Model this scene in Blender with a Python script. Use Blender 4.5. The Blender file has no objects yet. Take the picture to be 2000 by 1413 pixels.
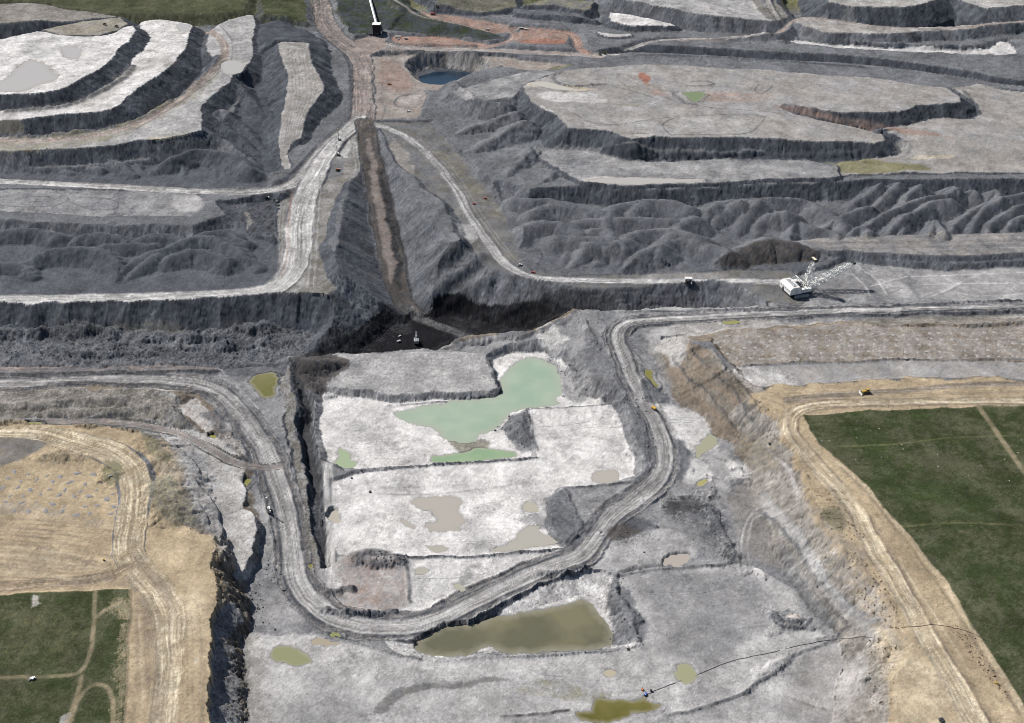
import bpy, bmesh, math, random
import numpy as np
from mathutils import Vector, Matrix
from mathutils.geometry import tessellate_polygon

# ---------------------------------------------------------------- camera, sky, sun, exposure
scene = bpy.context.scene
CAM_H = 900.0
PITCH = math.radians(33.0)
FPX = 2144.0                      # focal length in pixels of the 2000 px wide photograph
cam_data = bpy.data.cameras.new("camera")
cam_data.sensor_width = 36.0
cam_data.lens = 36.0 * FPX / 2000.0
cam_data.clip_start = 1.0
cam_data.clip_end = 60000.0
cam = bpy.data.objects.new("camera", cam_data)
cam.location = (0, 0, CAM_H)
cam.rotation_euler = (math.pi / 2 - PITCH, 0, 0)
scene.collection.objects.link(cam)
scene.camera = cam

SUN_EL = math.radians(45.0)
SUN_TO = Vector((-0.78, 0.62, 0)).normalized()          # horizontal direction towards the sun
world = bpy.data.worlds.new("World")
scene.world = world
world.use_nodes = True
wn = world.node_tree
for n in list(wn.nodes):
    wn.nodes.remove(n)
wout = wn.nodes.new("ShaderNodeOutputWorld")
wbg = wn.nodes.new("ShaderNodeBackground")
wsky = wn.nodes.new("ShaderNodeTexSky")
wsky.sky_type = 'NISHITA'
wsky.sun_disc = False
wsky.sun_elevation = SUN_EL
wsky.sun_rotation = math.atan2(SUN_TO.x, SUN_TO.y)
wbg.inputs["Strength"].default_value = 0.06
wn.links.new(wsky.outputs[0], wbg.inputs[0])
wn.links.new(wbg.outputs[0], wout.inputs[0])

sun_data = bpy.data.lights.new("sun", 'SUN')
sun_data.energy = 5.0
sun_data.angle = math.radians(0.55)
sun_data.color = (1.0, 0.965, 0.91)
sun = bpy.data.objects.new("sun", sun_data)
sdir = Vector((SUN_TO.x * math.cos(SUN_EL), SUN_TO.y * math.cos(SUN_EL), math.sin(SUN_EL)))
sun.rotation_euler = sdir.to_track_quat('Z', 'Y').to_euler()
sun.location = sdir * 2000
scene.collection.objects.link(sun)

vs = scene.view_settings
scene.display_settings.display_device = 'sRGB'
vs.view_transform = 'Standard'
vs.look = 'None'
vs.exposure = 0.32
vs.gamma = 1.0
vs.use_curve_mapping = False
scene.cycles.filter_width = 0.95

# ---------------------------------------------------------------- ground survey: photograph pixel + height -> place
SP, CP = math.sin(PITCH), math.cos(PITCH)


def U(px, py, z=0.0):
    v = (py - 706.5) / FPX
    t = (CAM_H - z) / (SP + v * CP)
    return ((px - 1000.0) / FPX * t, t * (CP - v * SP))


# ---------------------------------------------------------------- noise fields (periodic, numpy)
rng = np.random.default_rng(7)
NT = 1024


def spectral(beta, seed, aniso=1.0):
    r = np.random.default_rng(seed)
    f = np.fft.fft2(r.standard_normal((NT, NT)))
    ky = np.fft.fftfreq(NT)[:, None] * NT
    kx = np.fft.fftfreq(NT)[None, :] * NT * aniso
    k = np.sqrt(kx * kx + ky * ky)
    k[0, 0] = 1
    amp = k ** (-beta / 2.0)
    amp[k < 3] = 0
    g = np.real(np.fft.ifft2(f * amp))
    g -= g.mean()
    return (g / g.std()).astype(np.float32)


N_FRAC = spectral(2.9, 1)
N_ROUGH = spectral(1.9, 2)
N_FINE = spectral(1.2, 3)
N_LINE = spectral(2.0, 4)
_l = np.random.default_rng(9).standard_normal(4096)
_k = np.fft.rfftfreq(4096) * 4096
_k[0] = 1
LN = np.fft.irfft(np.fft.rfft(_l) * (_k ** -0.45) * (_k > 12))
LN = (LN / LN.std()).astype(np.float32)


def samp(tex, x, y, period):
    """bilinear sample of a periodic texture that repeats every `period` metres"""
    u = np.mod(x * (NT / period), NT)
    v = np.mod(y * (NT / period), NT)
    i = u.astype(np.int32)
    j = v.astype(np.int32)
    fu = (u - i).astype(np.float32)
    fv = (v - j).astype(np.float32)
    i %= NT
    j %= NT
    i1 = (i + 1) % NT
    j1 = (j + 1) % NT
    return ((tex[j, i] * (1 - fu) + tex[j, i1] * fu) * (1 - fv)
            + (tex[j1, i] * (1 - fu) + tex[j1, i1] * fu) * fv)


def line_noise(s, unit):
    u = np.mod(s / unit, 4096)
    i = u.astype(np.int32)
    f = (u - i).astype(np.float32)
    i %= 4096
    return LN[i] * (1 - f) + LN[(i + 1) % 4096] * f


def sstep(a, b, x):
    t = np.clip((x - a) / (b - a), 0, 1)
    return t * t * (3 - 2 * t)


# ---------------------------------------------------------------- the ground grid: rows of constant y, finer close by
rows = [220, 380, 500, 590, 650]
y = 690.0
while y < 3560:
    rows.append(y)
    y += 1.28 * y / 690.0
step = 12.0
while y < 30000:
    rows.append(y)
    step *= 1.35
    y += step
RY = np.array(rows, np.float32)
uin = np.linspace(-1.24, 1.24, 1190)
g = [1.27, 1.32, 1.4, 1.5, 1.8, 2.3, 3.2, 5.0, 8.0]
CU = np.concatenate([-np.array(g[::-1]), uin, np.array(g)]).astype(np.float32)
FA, FB = 229.0, 0.391
HW = FA + FB * RY
HW[RY > 3600] = FA + FB * 3600 + (RY[RY > 3600] - 3600) * 0.2
GX = (CU[None, :] * HW[:, None]).astype(np.float32)
GY = np.repeat(RY[:, None], len(CU), 1)
NR, NC = GX.shape
H = np.zeros((NR, NC), np.float32)
ALB = np.zeros((NR, NC, 3), np.float32)
RGH = np.full((NR, NC), 0.6, np.float32)
LAB = np.zeros((NR, NC), np.int16)
LABNAMES = ["prairie"]
LABMAT = ["soil"]


def label_id(name, mat):
    LABNAMES.append(name)
    LABMAT.append(mat)
    return len(LABNAMES) - 1


# base colours (linear reflectance)
C = dict(
    white=(.50, .485, .475), pale=(.36, .352, .345), mud=(.40, .362, .33), lgray=(.25, .245, .245), gray=(.120, .123, .132),
    mgray=(.076, .081, .092), dgray=(.050, .055, .065), coal=(.011, .011, .013), dark=(.045, .046, .05),
    tan=(.350, .282, .192), tan2=(.27, .215, .145), cream=(.45, .395, .30), brown=(.165, .135, .108), dbrown=(.085, .072, .062),
    red=(.25, .155, .122), rose=(.225, .182, .163), brick=(.24, .115, .085), road=(.285, .276, .268), droad=(.165, .155, .15),
    grass=(.034, .043, .019), grass2=(.072, .074, .046), grass3=(.026, .044, .013), olive=(.14, .135, .07), khaki=(.20, .185, .125),
    bgray=(.13, .122, .108), taupe=(.235, .218, .202))
C = {k: np.array(v, np.float32) for k, v in C.items()}


class Win:
    pass


def window(x0, x1, y0, y1):
    r0 = int(np.searchsorted(RY, y0))
    r1 = int(np.searchsorted(RY, y1)) + 1
    r0 = max(0, r0 - 1)
    r1 = min(NR, r1)
    if r1 <= r0:
        return None
    hw0, hw1 = HW[r0], HW[r1 - 1]
    ua = min(x0 / hw0, x0 / hw1)
    ub = max(x1 / hw0, x1 / hw1)
    c0 = max(0, int(np.searchsorted(CU, ua)) - 1)
    c1 = min(NC, int(np.searchsorted(CU, ub)) + 1)
    if c1 <= c0:
        return None
    return r0, r1, c0, c1


def densify(P, Z, closed, step, jit, seed=0):
    """resample to `step` metres with a fractal sideways wobble of `jit` metres"""
    n = len(P)
    out, oz = [], []
    m = n if closed else n - 1
    for i in range(m):
        a, b = P[i], P[(i + 1) % n]
        za, zb = Z[i], Z[(i + 1) % n]
        L = math.hypot(b[0] - a[0], b[1] - a[1])
        k = max(1, int(L / step))
        for j in range(k):
            t = j / k
            out.append((a[0] + (b[0] - a[0]) * t, a[1] + (b[1] - a[1]) * t))
            oz.append(za + (zb - za) * t)
    if not closed:
        out.append(tuple(P[-1]))
        oz.append(Z[-1])
    A = np.array(out, np.float32)
    if jit:
        o = seed * 37.7
        A[:, 0] += jit * samp(N_FRAC, A[:, 0] + 311 + o, A[:, 1], 420)
        A[:, 1] += jit * samp(N_FRAC, A[:, 0], A[:, 1] + 777 + o, 420)
    return A, np.array(oz, np.float32)


def smooth_line(P, it=2):
    P = [tuple(p) for p in P]
    for _ in range(it):
        Q = [P[0]]
        for a, b in zip(P[:-1], P[1:]):
            Q.append(tuple(.75 * u + .25 * v for u, v in zip(a, b)))
            Q.append(tuple(.25 * u + .75 * v for u, v in zip(a, b)))
        Q.append(P[-1])
        P = Q
    return P


def smooth_ring(P, it=1):
    for _ in range(it):
        Q = []
        for i in range(len(P)):
            a, b = P[i], P[(i + 1) % len(P)]
            Q.append(tuple(.75 * u + .25 * v for u, v in zip(a, b)))
            Q.append(tuple(.25 * u + .75 * v for u, v in zip(a, b)))
        P = Q
    return P


def dist_field(A, AZ, R, closed):
    """window, distance, arc length, height at nearest point, side sign"""
    w = window(A[:, 0].min() - R, A[:, 0].max() + R, A[:, 1].min() - R, A[:, 1].max() + R)
    if w is None:
        return None
    r0, r1, c0, c1 = w
    D = np.full((r1 - r0, c1 - c0), 1e9, np.float32)
    S = np.zeros_like(D)
    Zn = np.zeros_like(D)
    SG = np.ones_like(D)
    n = len(A)
    m = n if closed else n - 1
    acc = 0.0
    for i in range(m):
        ax, ay = float(A[i, 0]), float(A[i, 1])
        bx, by = float(A[(i + 1) % n, 0]), float(A[(i + 1) % n, 1])
        za, zb = float(AZ[i]), float(AZ[(i + 1) % n])
        dx, dy = bx - ax, by - ay
        L2 = dx * dx + dy * dy
        if L2 < 1e-6:
            continue
        L = math.sqrt(L2)
        ww = window(min(ax, bx) - R, max(ax, bx) + R, min(ay, by) - R, max(ay, by) + R)
        if ww is None:
            acc += L
            continue
        a0, a1, b0, b1 = ww
        a0 = max(a0, r0); a1 = min(a1, r1); b0 = max(b0, c0); b1 = min(b1, c1)
        if a1 <= a0 or b1 <= b0:
            acc += L
            continue
        X = GX[a0:a1, b0:b1] - ax
        Y = (RY[a0:a1] - ay)[:, None]
        t = np.clip((X * dx + Y * dy) / L2, 0, 1)
        ex = X - t * dx
        ey = Y - t * dy
        d2 = ex * ex + ey * ey
        sl = (slice(a0 - r0, a1 - r0), slice(b0 - c0, b1 - c0))
        k = d2 < D[sl]
        np.copyto(D[sl], d2, where=k)
        np.copyto(S[sl], acc + t * L, where=k)
        np.copyto(Zn[sl], za + t * (zb - za), where=k)
        np.copyto(SG[sl], np.sign(dx * Y - dy * X + 1e-9), where=k)
        acc += L
    D = np.sqrt(D)
    return w, D, S, Zn, SG


def inside_mask(A, w):
    r0, r1, c0, c1 = w
    cnt = np.zeros((r1 - r0, c1 - c0 + 1), np.int32)
    n = len(A)
    for i in range(n):
        ax, ay = A[i]
        bx, by = A[(i + 1) % n]
        if ay == by:
            continue
        lo, hi = (ay, by) if ay < by else (by, ay)
        q0 = max(r0, int(np.searchsorted(RY, lo)))
        q1 = min(r1, int(np.searchsorted(RY, hi)))
        if q1 <= q0:
            continue
        yy = RY[q0:q1]
        xc = ax + (yy - ay) * (bx - ax) / (by - ay)
        ci = np.clip(np.searchsorted(CU, xc / HW[q0:q1]) - c0, 0, c1 - c0)
        np.add.at(cnt, (np.arange(q0 - r0, q1 - r0), ci), 1)
    return (np.cumsum(cnt, 1)[:, :-1] % 2).astype(bool)


def world_pts(pts, z):
    P, Z = [], []
    for p in pts:
        zz = p[2] if len(p) > 2 else z
        P.append(U(p[0], p[1], zz))
        Z.append(zz)
    return P, Z


def plane_of(P, Z):
    if max(Z) - min(Z) < 1e-6:
        return None
    A = np.array([[p[0], p[1], 1.0] for p in P])
    c, *_ = np.linalg.lstsq(A, np.array(Z), rcond=None)
    if np.abs(A @ c - np.array(Z)).max() > 1.2:          # warped sheet: inverse-distance interpolation of the corners
        px = np.array([p[0] for p in P], np.float32)
        py = np.array([p[1] for p in P], np.float32)
        zz = np.array(Z, np.float32)

        def f(x, y):
            sw = np.zeros_like(x)
            sz = np.zeros_like(x)
            for a, b, q in zip(px, py, zz):
                wgt = 1.0 / ((x - a) ** 2 + (y - b) ** 2 + 40.0) ** 1.6
                sw += wgt
                sz += wgt * q
            return sz / sw
        return f
    return lambda x, y: (c[0] * x + c[1] * y + c[2]).astype(np.float32)


def mixcol(spec, x, y, s=None, d=None):
    """colour field: a name, or (name, name, period, bias, contrast)"""
    if isinstance(spec, str):
        spec = (spec, spec, 300, 0, 1)
    a, b, per, bias, con = spec
    n = samp(N_ROUGH, x * 0.8 + 17, y + 31, per) * 0.6 + samp(N_FRAC, x + 91, y * 0.9, per * 1.7) * 0.5
    k = np.clip(0.5 + bias + n * con * 0.35, 0, 1)[..., None]
    col = C[a] * (1 - k) + C[b] * k
    v = 1 + 0.07 * samp(N_FINE, x, y, 700) + 0.08 * samp(N_FRAC, x + 5, y + 9, 260)
    return col * np.clip(v, .5, 1.6)[..., None]


def streaks(S, dz, w=1.0):
    """down-slope rills: noise stretched along the fall line"""
    return (samp(N_ROUGH, S * 1.0, dz * 0.12, 260) * .6 + samp(N_FINE, S, dz * .1 + 40, 120) * .4) * w


def pad(pts, z=0.0, col='gray', slope=None, su=.70, sd=.67, R=90, jit=2.5, rough=.35, srough=.75, flute=1.5,
        name='mine_bench', sname='spoil_slope', mat='soil', seed=0, fill=True, cut=True, smooth=0, band=None, soft=0.0):
    """a level (or tilted) platform with cut and fill slopes round it"""
    if smooth:
        pts = smooth_ring([(p[0], p[1], p[2] if len(p) > 2 else z) for p in pts], smooth)
    P, Z = world_pts(pts, z)
    pl = plane_of(P, Z)
    A, AZ = densify(P, Z, True, 9.0, jit, seed)
    if pl is not None:
        AZ = pl(A[:, 0], A[:, 1])
    r = dist_field(A, AZ, R, True)
    if r is None:
        return
    w, D, S, Zn, SG = r
    ins = inside_mask(A, w)
    sl = (slice(w[0], w[1]), slice(w[2], w[3]))
    x, y = GX[sl], GY[sl]
    nz = samp(N_ROUGH, x, y, 160)
    sdist = np.where(ins, -D, D) + nz * min(jit, 2.0) * .35
    base = Zn if pl is None else pl(x, y)
    if pl is None:
        base = np.full_like(D, Z[0])
    edgez = base if pl is None else np.where(ins, base, Zn)
    dz = np.maximum(sdist, 0)
    fl = dz + flute * (.22 * line_noise(S, 2.2) + .42 * line_noise(S + 5000, 7.0)) * sstep(1, 14, dz) + flute * .6 * samp(N_FRAC, x, y, 420) * sstep(1, 14, dz)
    fl = np.maximum(fl, 0)
    h = H[sl]
    near = sdist < R - 4
    lo = edgez - sd * fl
    hi = edgez + su * fl
    mlo = near & (h < lo) & (sdist > 0) & fill
    mhi = near & (h > hi) & (sdist > 0) & cut
    inn = sdist <= 0
    h = np.where(inn, base, h)
    h = np.where(mlo, lo, h)
    h = np.where(mhi, hi, h)
    H[sl] = h
    a = ALB[sl]
    if col is not None:
        cc = mixcol(col, x, y)
        k = sstep(.8 + soft, -.8 - soft, sdist)[..., None]
        a[...] = np.where(inn[..., None] | (k > 0.01), a * (1 - k) + cc * k, a)
    if slope is not None:
        ms = mlo | mhi
        sc = mixcol(slope, x, y) * np.clip(1 + .22 * streaks(S, dz), .55, 1.6)[..., None]
        if band:
            for (d0, d1, bc) in band:
                kk = (sstep(d0 - 1.5, d0 + 1.5, dz + nz) * sstep(d1 + 1.5, d1 - 1.5, dz + nz) * (mhi | (d0 < 1)))[..., None]
                sc = sc * (1 - kk) + C[bc] * kk
        a[...] = np.where(ms[..., None], sc, a)
        RGH[sl] = np.where(ms, srough, RGH[sl])
        li = label_id(sname, mat)
        LAB[sl] = np.where(ms, li, LAB[sl])
    RGH[sl] = np.where(inn, rough, RGH[sl])
    li = label_id(name, mat)
    LAB[sl] = np.where(inn, li, LAB[sl])


def road(pts, w, col='road', z=0.0, R=45, s=.7, berm=1.1, tracks=.25, jit=.8, name='haul_road', scol='gray', mat='soil', fade=3.0,
         edge=None, label=True, rough=.12, flat=True):
    P3 = smooth_line([(p[0], p[1], p[2] if len(p) > 2 else z, p[3] if len(p) > 3 else w) for p in pts], 2)
    P, Z, W = [], [], []
    for p in P3:
        P.append(U(p[0], p[1], p[2]))
        Z.append(p[2])
        W.append(p[3])
    Zc = [complex(a, b) for a, b in zip(Z, W)]
    A, AZ = densify(P, Z, False, 12.0, jit)
    _, AW = densify(P, W, False, 12.0, 0)
    r = dist_field(A, AZ, R + max(W) / 2, False)
    if r is None:
        return
    wi, D, S, Zn, SG = r
    sl = (slice(wi[0], wi[1]), slice(wi[2], wi[3]))
    x, y = GX[sl], GY[sl]
    if max(W) - min(W) > .1:
        seglen = np.concatenate([[0], np.cumsum(np.hypot(np.diff(A[:, 0]), np.diff(A[:, 1])))])
        ww = np.interp(S, seglen, AW).astype(np.float32)
    else:
        ww = np.float32(W[0])
    ww = ww * (1 + .05 * line_noise(S + SG * 900, 14))
    dd = D - ww / 2
    dz = np.maximum(dd, 0)
    near = D < R + max(W) / 2 - 2
    h = H[sl]
    inn = near & (dd <= 0)
    if flat:
        lo, hi = Zn - s * dz, Zn + s * dz
        fl = near & (h < lo)
        ct = near & (h > hi)
        h = np.where(near, np.clip(h, lo, hi), h)
        if scol is not None:
            m = (fl | ct) & (dd > 0)
            sc = mixcol(scol, x, y) * np.clip(1 + .2 * streaks(S, dz), .6, 1.5)[..., None]
            ALB[sl] = np.where(m[..., None], sc, ALB[sl])
            RGH[sl] = np.where(m, .7, RGH[sl])
    if berm:
        b = np.exp(-((dd + .5) / 1.7) ** 2) * berm * np.clip(.8 + .35 * line_noise(S + 500 * SG, 3.0), .1, 1.6)
        h = h + np.where(near, b, 0)
    H[sl] = h
    k = sstep(.8, -fade, dd) * near
    sd = D * SG
    t = (samp(N_LINE, sd * 1.0, S * .02, 150) * .65 + samp(N_FINE, sd * .5 + 33, S * .012, 260) * .45)
    cc = mixcol(col, x, y) * np.clip(1 + tracks * t, .45, 1.7)[..., None]
    k = np.clip(k * (1 + .25 * t), 0, 1)[..., None]
    a = ALB[sl]
    a[...] = a * (1 - k) + cc * k
    if edge is not None:
        ke = (np.exp(-((dd + .2) / 2.0) ** 2) * np.clip(.7 + .5 * line_noise(S + 300 * SG, 4), 0, 1) * near)[..., None]
        a[...] = a * (1 - ke) + C[edge] * ke
    RGH[sl] = np.where(inn, rough, RGH[sl])
    if label:
        li = label_id(name, mat)
        LAB[sl] = np.where(inn, li, LAB[sl])


def paint(pts, col, z=0.0, alpha=1.0, jit=3.0, soft=1.5, nz=0.0, per=140, sm=1, placed=False):
    """a stain, crust or wet patch with its own outline"""
    pts = smooth_ring([(p[0], p[1], p[2] if len(p) > 2 else z) for p in pts], sm) if sm else pts
    P, Z = ([p[:2] for p in pts], [p[2] for p in pts]) if placed else world_pts(pts, z)
    A, AZ = densify(P, Z, True, 8.0, jit)
    r = dist_field(A, AZ, soft * 2 + 25, True)
    if r is None:
        return
    w, D, S, Zn, SG = r
    ins = inside_mask(A, w)
    sl = (slice(w[0], w[1]), slice(w[2], w[3]))
    x, y = GX[sl], GY[sl]
    D = np.minimum(D, soft * 2 + 25)
    n = samp(N_ROUGH, x + 3, y + 8, per)
    q = np.where(ins, -D, D) + n * (1.0 + nz * 10)
    k = sstep(soft, -soft, q) * alpha
    if nz:
        k = k * np.clip(.75 + nz * samp(N_FRAC, x, y, per * 2) * .5, 0, 1)
    k = np.clip(k, 0, 1)[..., None]
    a = ALB[sl]
    a[...] = a * (1 - k) + mixcol(col, x, y) * k


def line(pts, w, col, z=0.0, alpha=.8, sm=2, dh=0.0, jit=.6, placed=False):
    """a narrow track, windrow or rut over the ground as it lies"""
    P3 = smooth_line([(p[0], p[1], p[2] if len(p) > 2 else z) for p in pts], sm)
    P = [p[:2] for p in P3] if placed else [U(*p) for p in P3]
    A, AZ = densify(P, [p[2] for p in P3], False, 10, jit)
    r = dist_field(A, AZ, w * 2.5 + 4, False)
    if r is None:
        return
    wi, D, S, Zn, SG = r
    sl = (slice(wi[0], wi[1]), slice(wi[2], wi[3]))
    x, y = GX[sl], GY[sl]
    pe = np.maximum(w, 0.0007 * GY[sl])
    k = np.exp(-(D / pe * 1.25) ** 4) * alpha * np.clip(.85 + .25 * line_noise(S, 5), 0, 1) * (w / pe)
    if col is not None:
        kk = k[..., None]
        a = ALB[sl]
        a[...] = a * (1 - kk) + mixcol(col, x, y) * kk
    if dh:
        H[sl] += dh * np.exp(-(D / w) ** 2) * (np.clip(.8 + .4 * line_noise(S, 2.5) + .3 * samp(N_ROUGH, x, y, 60), .1, 2) if w < 9 else 1.0)


def ridge(pts, col='gray', s=.66, r=3.0, R=75, jit=2.0, name='spoil_heap', lump=1.2, label=True, rough=.8, sm=2, z=0.0):
    """a heaped crest: sides fall away at the angle of repose"""
    P3 = smooth_line([(p[0], p[1], p[2] if len(p) > 2 else z) for p in pts], sm)
    P = [U(*p) for p in P3]
    A, AZ = densify(P, [p[2] for p in P3], False, 11, jit)
    q = dist_field(A, AZ, R, False)
    if q is None:
        return
    wi, D, S, Zn, SG = q
    sl = (slice(wi[0], wi[1]), slice(wi[2], wi[3]))
    x, y = GX[sl], GY[sl]
    D2 = np.maximum(D + (lump * .35 * line_noise(S + SG * 700, 3.0) + lump * .7 * line_noise(S + SG * 900, 9.0) + lump * 1.1 * samp(N_FRAC, x, y, 300)) * sstep(0, 12, D), 0)
    zz = Zn + lump * .6 * line_noise(S, 9) - s * (np.sqrt(D2 * D2 + r * r) - r)
    h = H[sl]
    m = (zz > h) & (D < R - 3)
    H[sl] = np.where(m, zz, h)
    if col is not None:
        cc = mixcol(col, x, y) * np.clip(1 + .16 * streaks(S + 900 * SG, D), .6, 1.5)[..., None]
        a = ALB[sl]
        k = (sstep(0, 1.2, zz - h) * m)[..., None]
        a[...] = a * (1 - k) + cc * k
    RGH[sl] = np.where(m, rough, RGH[sl])
    if label:
        LAB[sl] = np.where(m, label_id(name, 'soil'), LAB[sl])


def dumps(pts, rows=1, gap=8.0, hgt=2.6, rad=4.6, col=None, z=0.0, seed=1, spread=7.0):
    """rows of tipped truck loads, side by side"""
    rr = random.Random(seed)
    P3 = smooth_line([(p[0], p[1], p[2] if len(p) > 2 else z) for p in pts], 1)
    P = [U(*p) for p in P3]
    A, AZ = densify(P, [p[2] for p in P3], False, gap, 0)
    for k in range(rows):
        for i in range(len(A) - 1):
            d = A[i + 1] - A[i]
            L = math.hypot(*d) + 1e-6
            nx, ny = -d[1] / L, d[0] / L
            ox = A[i, 0] + nx * spread * k + rr.uniform(-1.5, 1.5)
            oy = A[i, 1] + ny * spread * k + rr.uniform(-1.5, 1.5)
            mound(ox, oy, hgt * rr.uniform(.6, 1.25), rad * rr.uniform(.8, 1.2), col)


def mound(ox, oy, hgt, rad, col=None):
    w = window(ox - rad * 2, ox + rad * 2, oy - rad * 2, oy + rad * 2)
    if w is None:
        return
    sl = (slice(w[0], w[1]), slice(w[2], w[3]))
    d = np.hypot(GX[sl] - ox, GY[sl] - oy)
    k = np.maximum(0, 1 - d / (rad * 1.5))
    H[sl] += hgt * k
    if col is not None:
        kk = np.clip(k * 2.2, 0, 1)[..., None]
        ALB[sl] = ALB[sl] * (1 - kk) + C[col] * kk


def ground_z(x, y):
    r = int(np.clip(np.searchsorted(RY, y) - 1, 0, NR - 2))
    t = (y - RY[r]) / (RY[r + 1] - RY[r])
    out = 0
    for rr_, wt in ((r, 1 - t), (r + 1, t)):
        out += wt * float(np.interp(x / HW[rr_], CU, H[rr_]))
    return out


def on_ground(px, py):
    """the place on the finished ground that the photograph shows at this pixel"""
    v = (py - 706.5) / FPX
    dx, dy, dzv = (px - 1000.0) / FPX, CP - v * SP, -(SP + v * CP)
    t0 = (CAM_H - 85.0) / -dzv
    t1 = (CAM_H + 95.0) / -dzv
    for stp in (8.0, .8):
        t = t0
        while t < t1 and CAM_H + dzv * t > ground_z(dx * t, dy * t):
            t += stp
        t0, t1 = t - stp, t
    return dx * t, dy * t, ground_z(dx * t, dy * t)


def world_line(pts, sm=2):
    return [on_ground(*p) for p in smooth_line(pts, sm)]


def gline(pts, w, col, alpha=.8, dh=0.0, jit=.8, sm=1):
    """like line(), but laid over the ground as it already lies"""
    line(world_line(pts, sm), w, col, alpha=alpha, sm=0, dh=dh, jit=jit, placed=True)


def gpaint(pts, col, **kw):
    paint([on_ground(*p) for p in smooth_ring(pts, 1)], col, placed=True, sm=0, **kw)

# ================================================================ THE GROUND, from the far end towards the camera
ALB[...] = C['gray']
ALB *= (1 + .1 * samp(N_ROUGH, GX, GY, 120) + .1 * samp(N_FRAC, GX, GY, 700))[..., None]
# far prairie beyond the mine and all round it
far = sstep(3150, 3300, GY)[..., None]
ALB[...] = ALB * (1 - far) + mixcol(('grass2', 'olive', 900, 0, 1), GX, GY) * far
H += 20 * sstep(2200, 3000, GY)
H += 4 * samp(N_FRAC, GX, GY, 2600) * sstep(3100, 3600, GY)
near_side = sstep(820, 640, GY)[..., None]
ALB[...] = ALB * (1 - near_side) + mixcol(('tan', 'tan2', 300, 0, 1), GX, GY) * near_side
DK = ('dgray', 'mgray', 220, -.1, 1.0)  # slope greys, made darker and bluer to deepen the shade on slopes
DK2 = ('mgray', 'gray', 220, 0, 1.0)
WH = ('white', 'pale', 420, -.38, .8)
PL = ('pale', 'lgray', 260, .1, 1.2)
LG = ('lgray', 'gray', 240, 0, 1.1)
TP = ('taupe', 'lgray', 260, .1, 1.0)

# ---- far left: grassland, then three stepped reclaimed benches
pad([(-120, -60, 44), (490, -60, 44), (484, 5, 44), (470, 20, 44), (433, 27, 43), (280, 28, 45), (211, 27, 48), (163, 19, 52), (61, 2, 58), (-120, -4, 62)],
    44, ('grass', 'grass2', 500, .2, .8), 'grass2', name='grass_field', mat='grass')
pad([(-150, 4, 76), (60, 6, 66), (163, 22, 54), (232, 32, 48), (160, 39, 54), (41, 43, 66), (-150, 46, 80)], 70, ('bgray', 'taupe', 300, .2, 1), DK, jit=1.5)
pad([(84, 58, 60), (163, 42, 55), (235, 34, 50), (250, 45, 50), (228, 60, 51), (190, 69, 54), (120, 69, 58)], 55, ('khaki', 'taupe', 160, .2, 1.3), DK, jit=1.5)
pad([(-150, 92), (0, 78), (50, 66), (85, 60), (120, 71), (190, 71), (225, 66), (240, 53), (270, 49), (268, 58), (262, 75), (235, 100), (205, 125),
     (190, 138), (155, 155), (120, 175), (80, 182), (50, 182), (0, 186), (-150, 190)], 73, WH, DK, smooth=1, jit=2)
pad([(-150, 224), (0, 217), (60, 213), (120, 208), (160, 200), (190, 180), (240, 150), (262, 132), (255, 125), (262, 112), (285, 95), (295, 70), (268, 50), (285, 38),
     (340, 40), (376, 48), (370, 58), (367, 80), (352, 112), (310, 145), (270, 172), (235, 200), (222, 212), (190, 218), (100, 225), (50, 232), (0, 238), (-150, 243)],
    50, WH, DK, smooth=1, jit=2)
pad([(-150, 276, 23), (0, 269, 25), (80, 266, 26), (150, 260, 27), (220, 250, 28), (262, 240, 29), (285, 225, 30), (330, 200, 32), (370, 180, 33), (395, 150, 35), (425, 120, 37), (420, 110, 37),
     (408, 108, 37), (403, 85, 38), (412, 58, 39), (440, 42, 41), (480, 29, 41), (498, 30, 41), (497, 60, 39), (490, 85, 38), (496, 97, 37), (490, 120, 37), (470, 148, 35), (440, 165, 33), (405, 195, 32),
     (390, 210, 31), (398, 235, 29), (405, 255, 28), (370, 268, 26), (330, 275, 26), (280, 272, 26), (240, 280, 25), (170, 288, 24), (0, 296, 23), (-150, 300, 21)],
    20, PL, DK, smooth=1, jit=2, band=[(6, 40, 'bgray')])
# toe windrows of dumped loads
for pts in ([(255, 128, 52), (240, 150, 52), (190, 180, 52), (130, 206, 52), (60, 212, 52), (0, 216, 52)],
            [(425, 110, 37), (395, 148, 35), (330, 196, 33), (290, 222, 31), (250, 240, 30), (150, 259, 28), (90, 265, 27), (0, 267, 26)]):
    dumps(pts, 2, 10, 4.5, 6.5, 'mgray', spread=8)
# stains on those benches
paint([(0, 165), (10, 155), (40, 125), (60, 115), (85, 120), (110, 140), (120, 150), (110, 158), (70, 168), (50, 180), (0, 182)], 'mud', 73, .8)
paint([(115, 95), (150, 92), (165, 100), (155, 115), (130, 118)], 'mud', 73, .7)
paint([(70, 65), (120, 75), (110, 110), (60, 120), (30, 100)], 'lgray', 73, .55, nz=.6, soft=4)
paint([(340, 52), (376, 48), (368, 68), (345, 64)], 'mud', 50, .5)
paint([(270, 118), (310, 105), (345, 118), (320, 135), (265, 140), (200, 205), (120, 214), (0, 228), (0, 217), (120, 209), (195, 182)], 'taupe', 50, .6, nz=.4)
paint([(430, 120), (455, 115), (485, 125), (475, 142), (450, 148), (430, 140)], 'mud', 36, .9)
paint([(-50, 275), (150, 262), (250, 245), (320, 205), (400, 160), (420, 140), (430, 150), (390, 190), (300, 240), (220, 272), (100, 288), (-50, 297)], ('taupe', 'khaki', 120, .2, 1), 28, .85, nz=.4)
paint([(295, 212), (310, 203), (323, 205), (312, 214)], 'olive', 31, .6)
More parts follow.
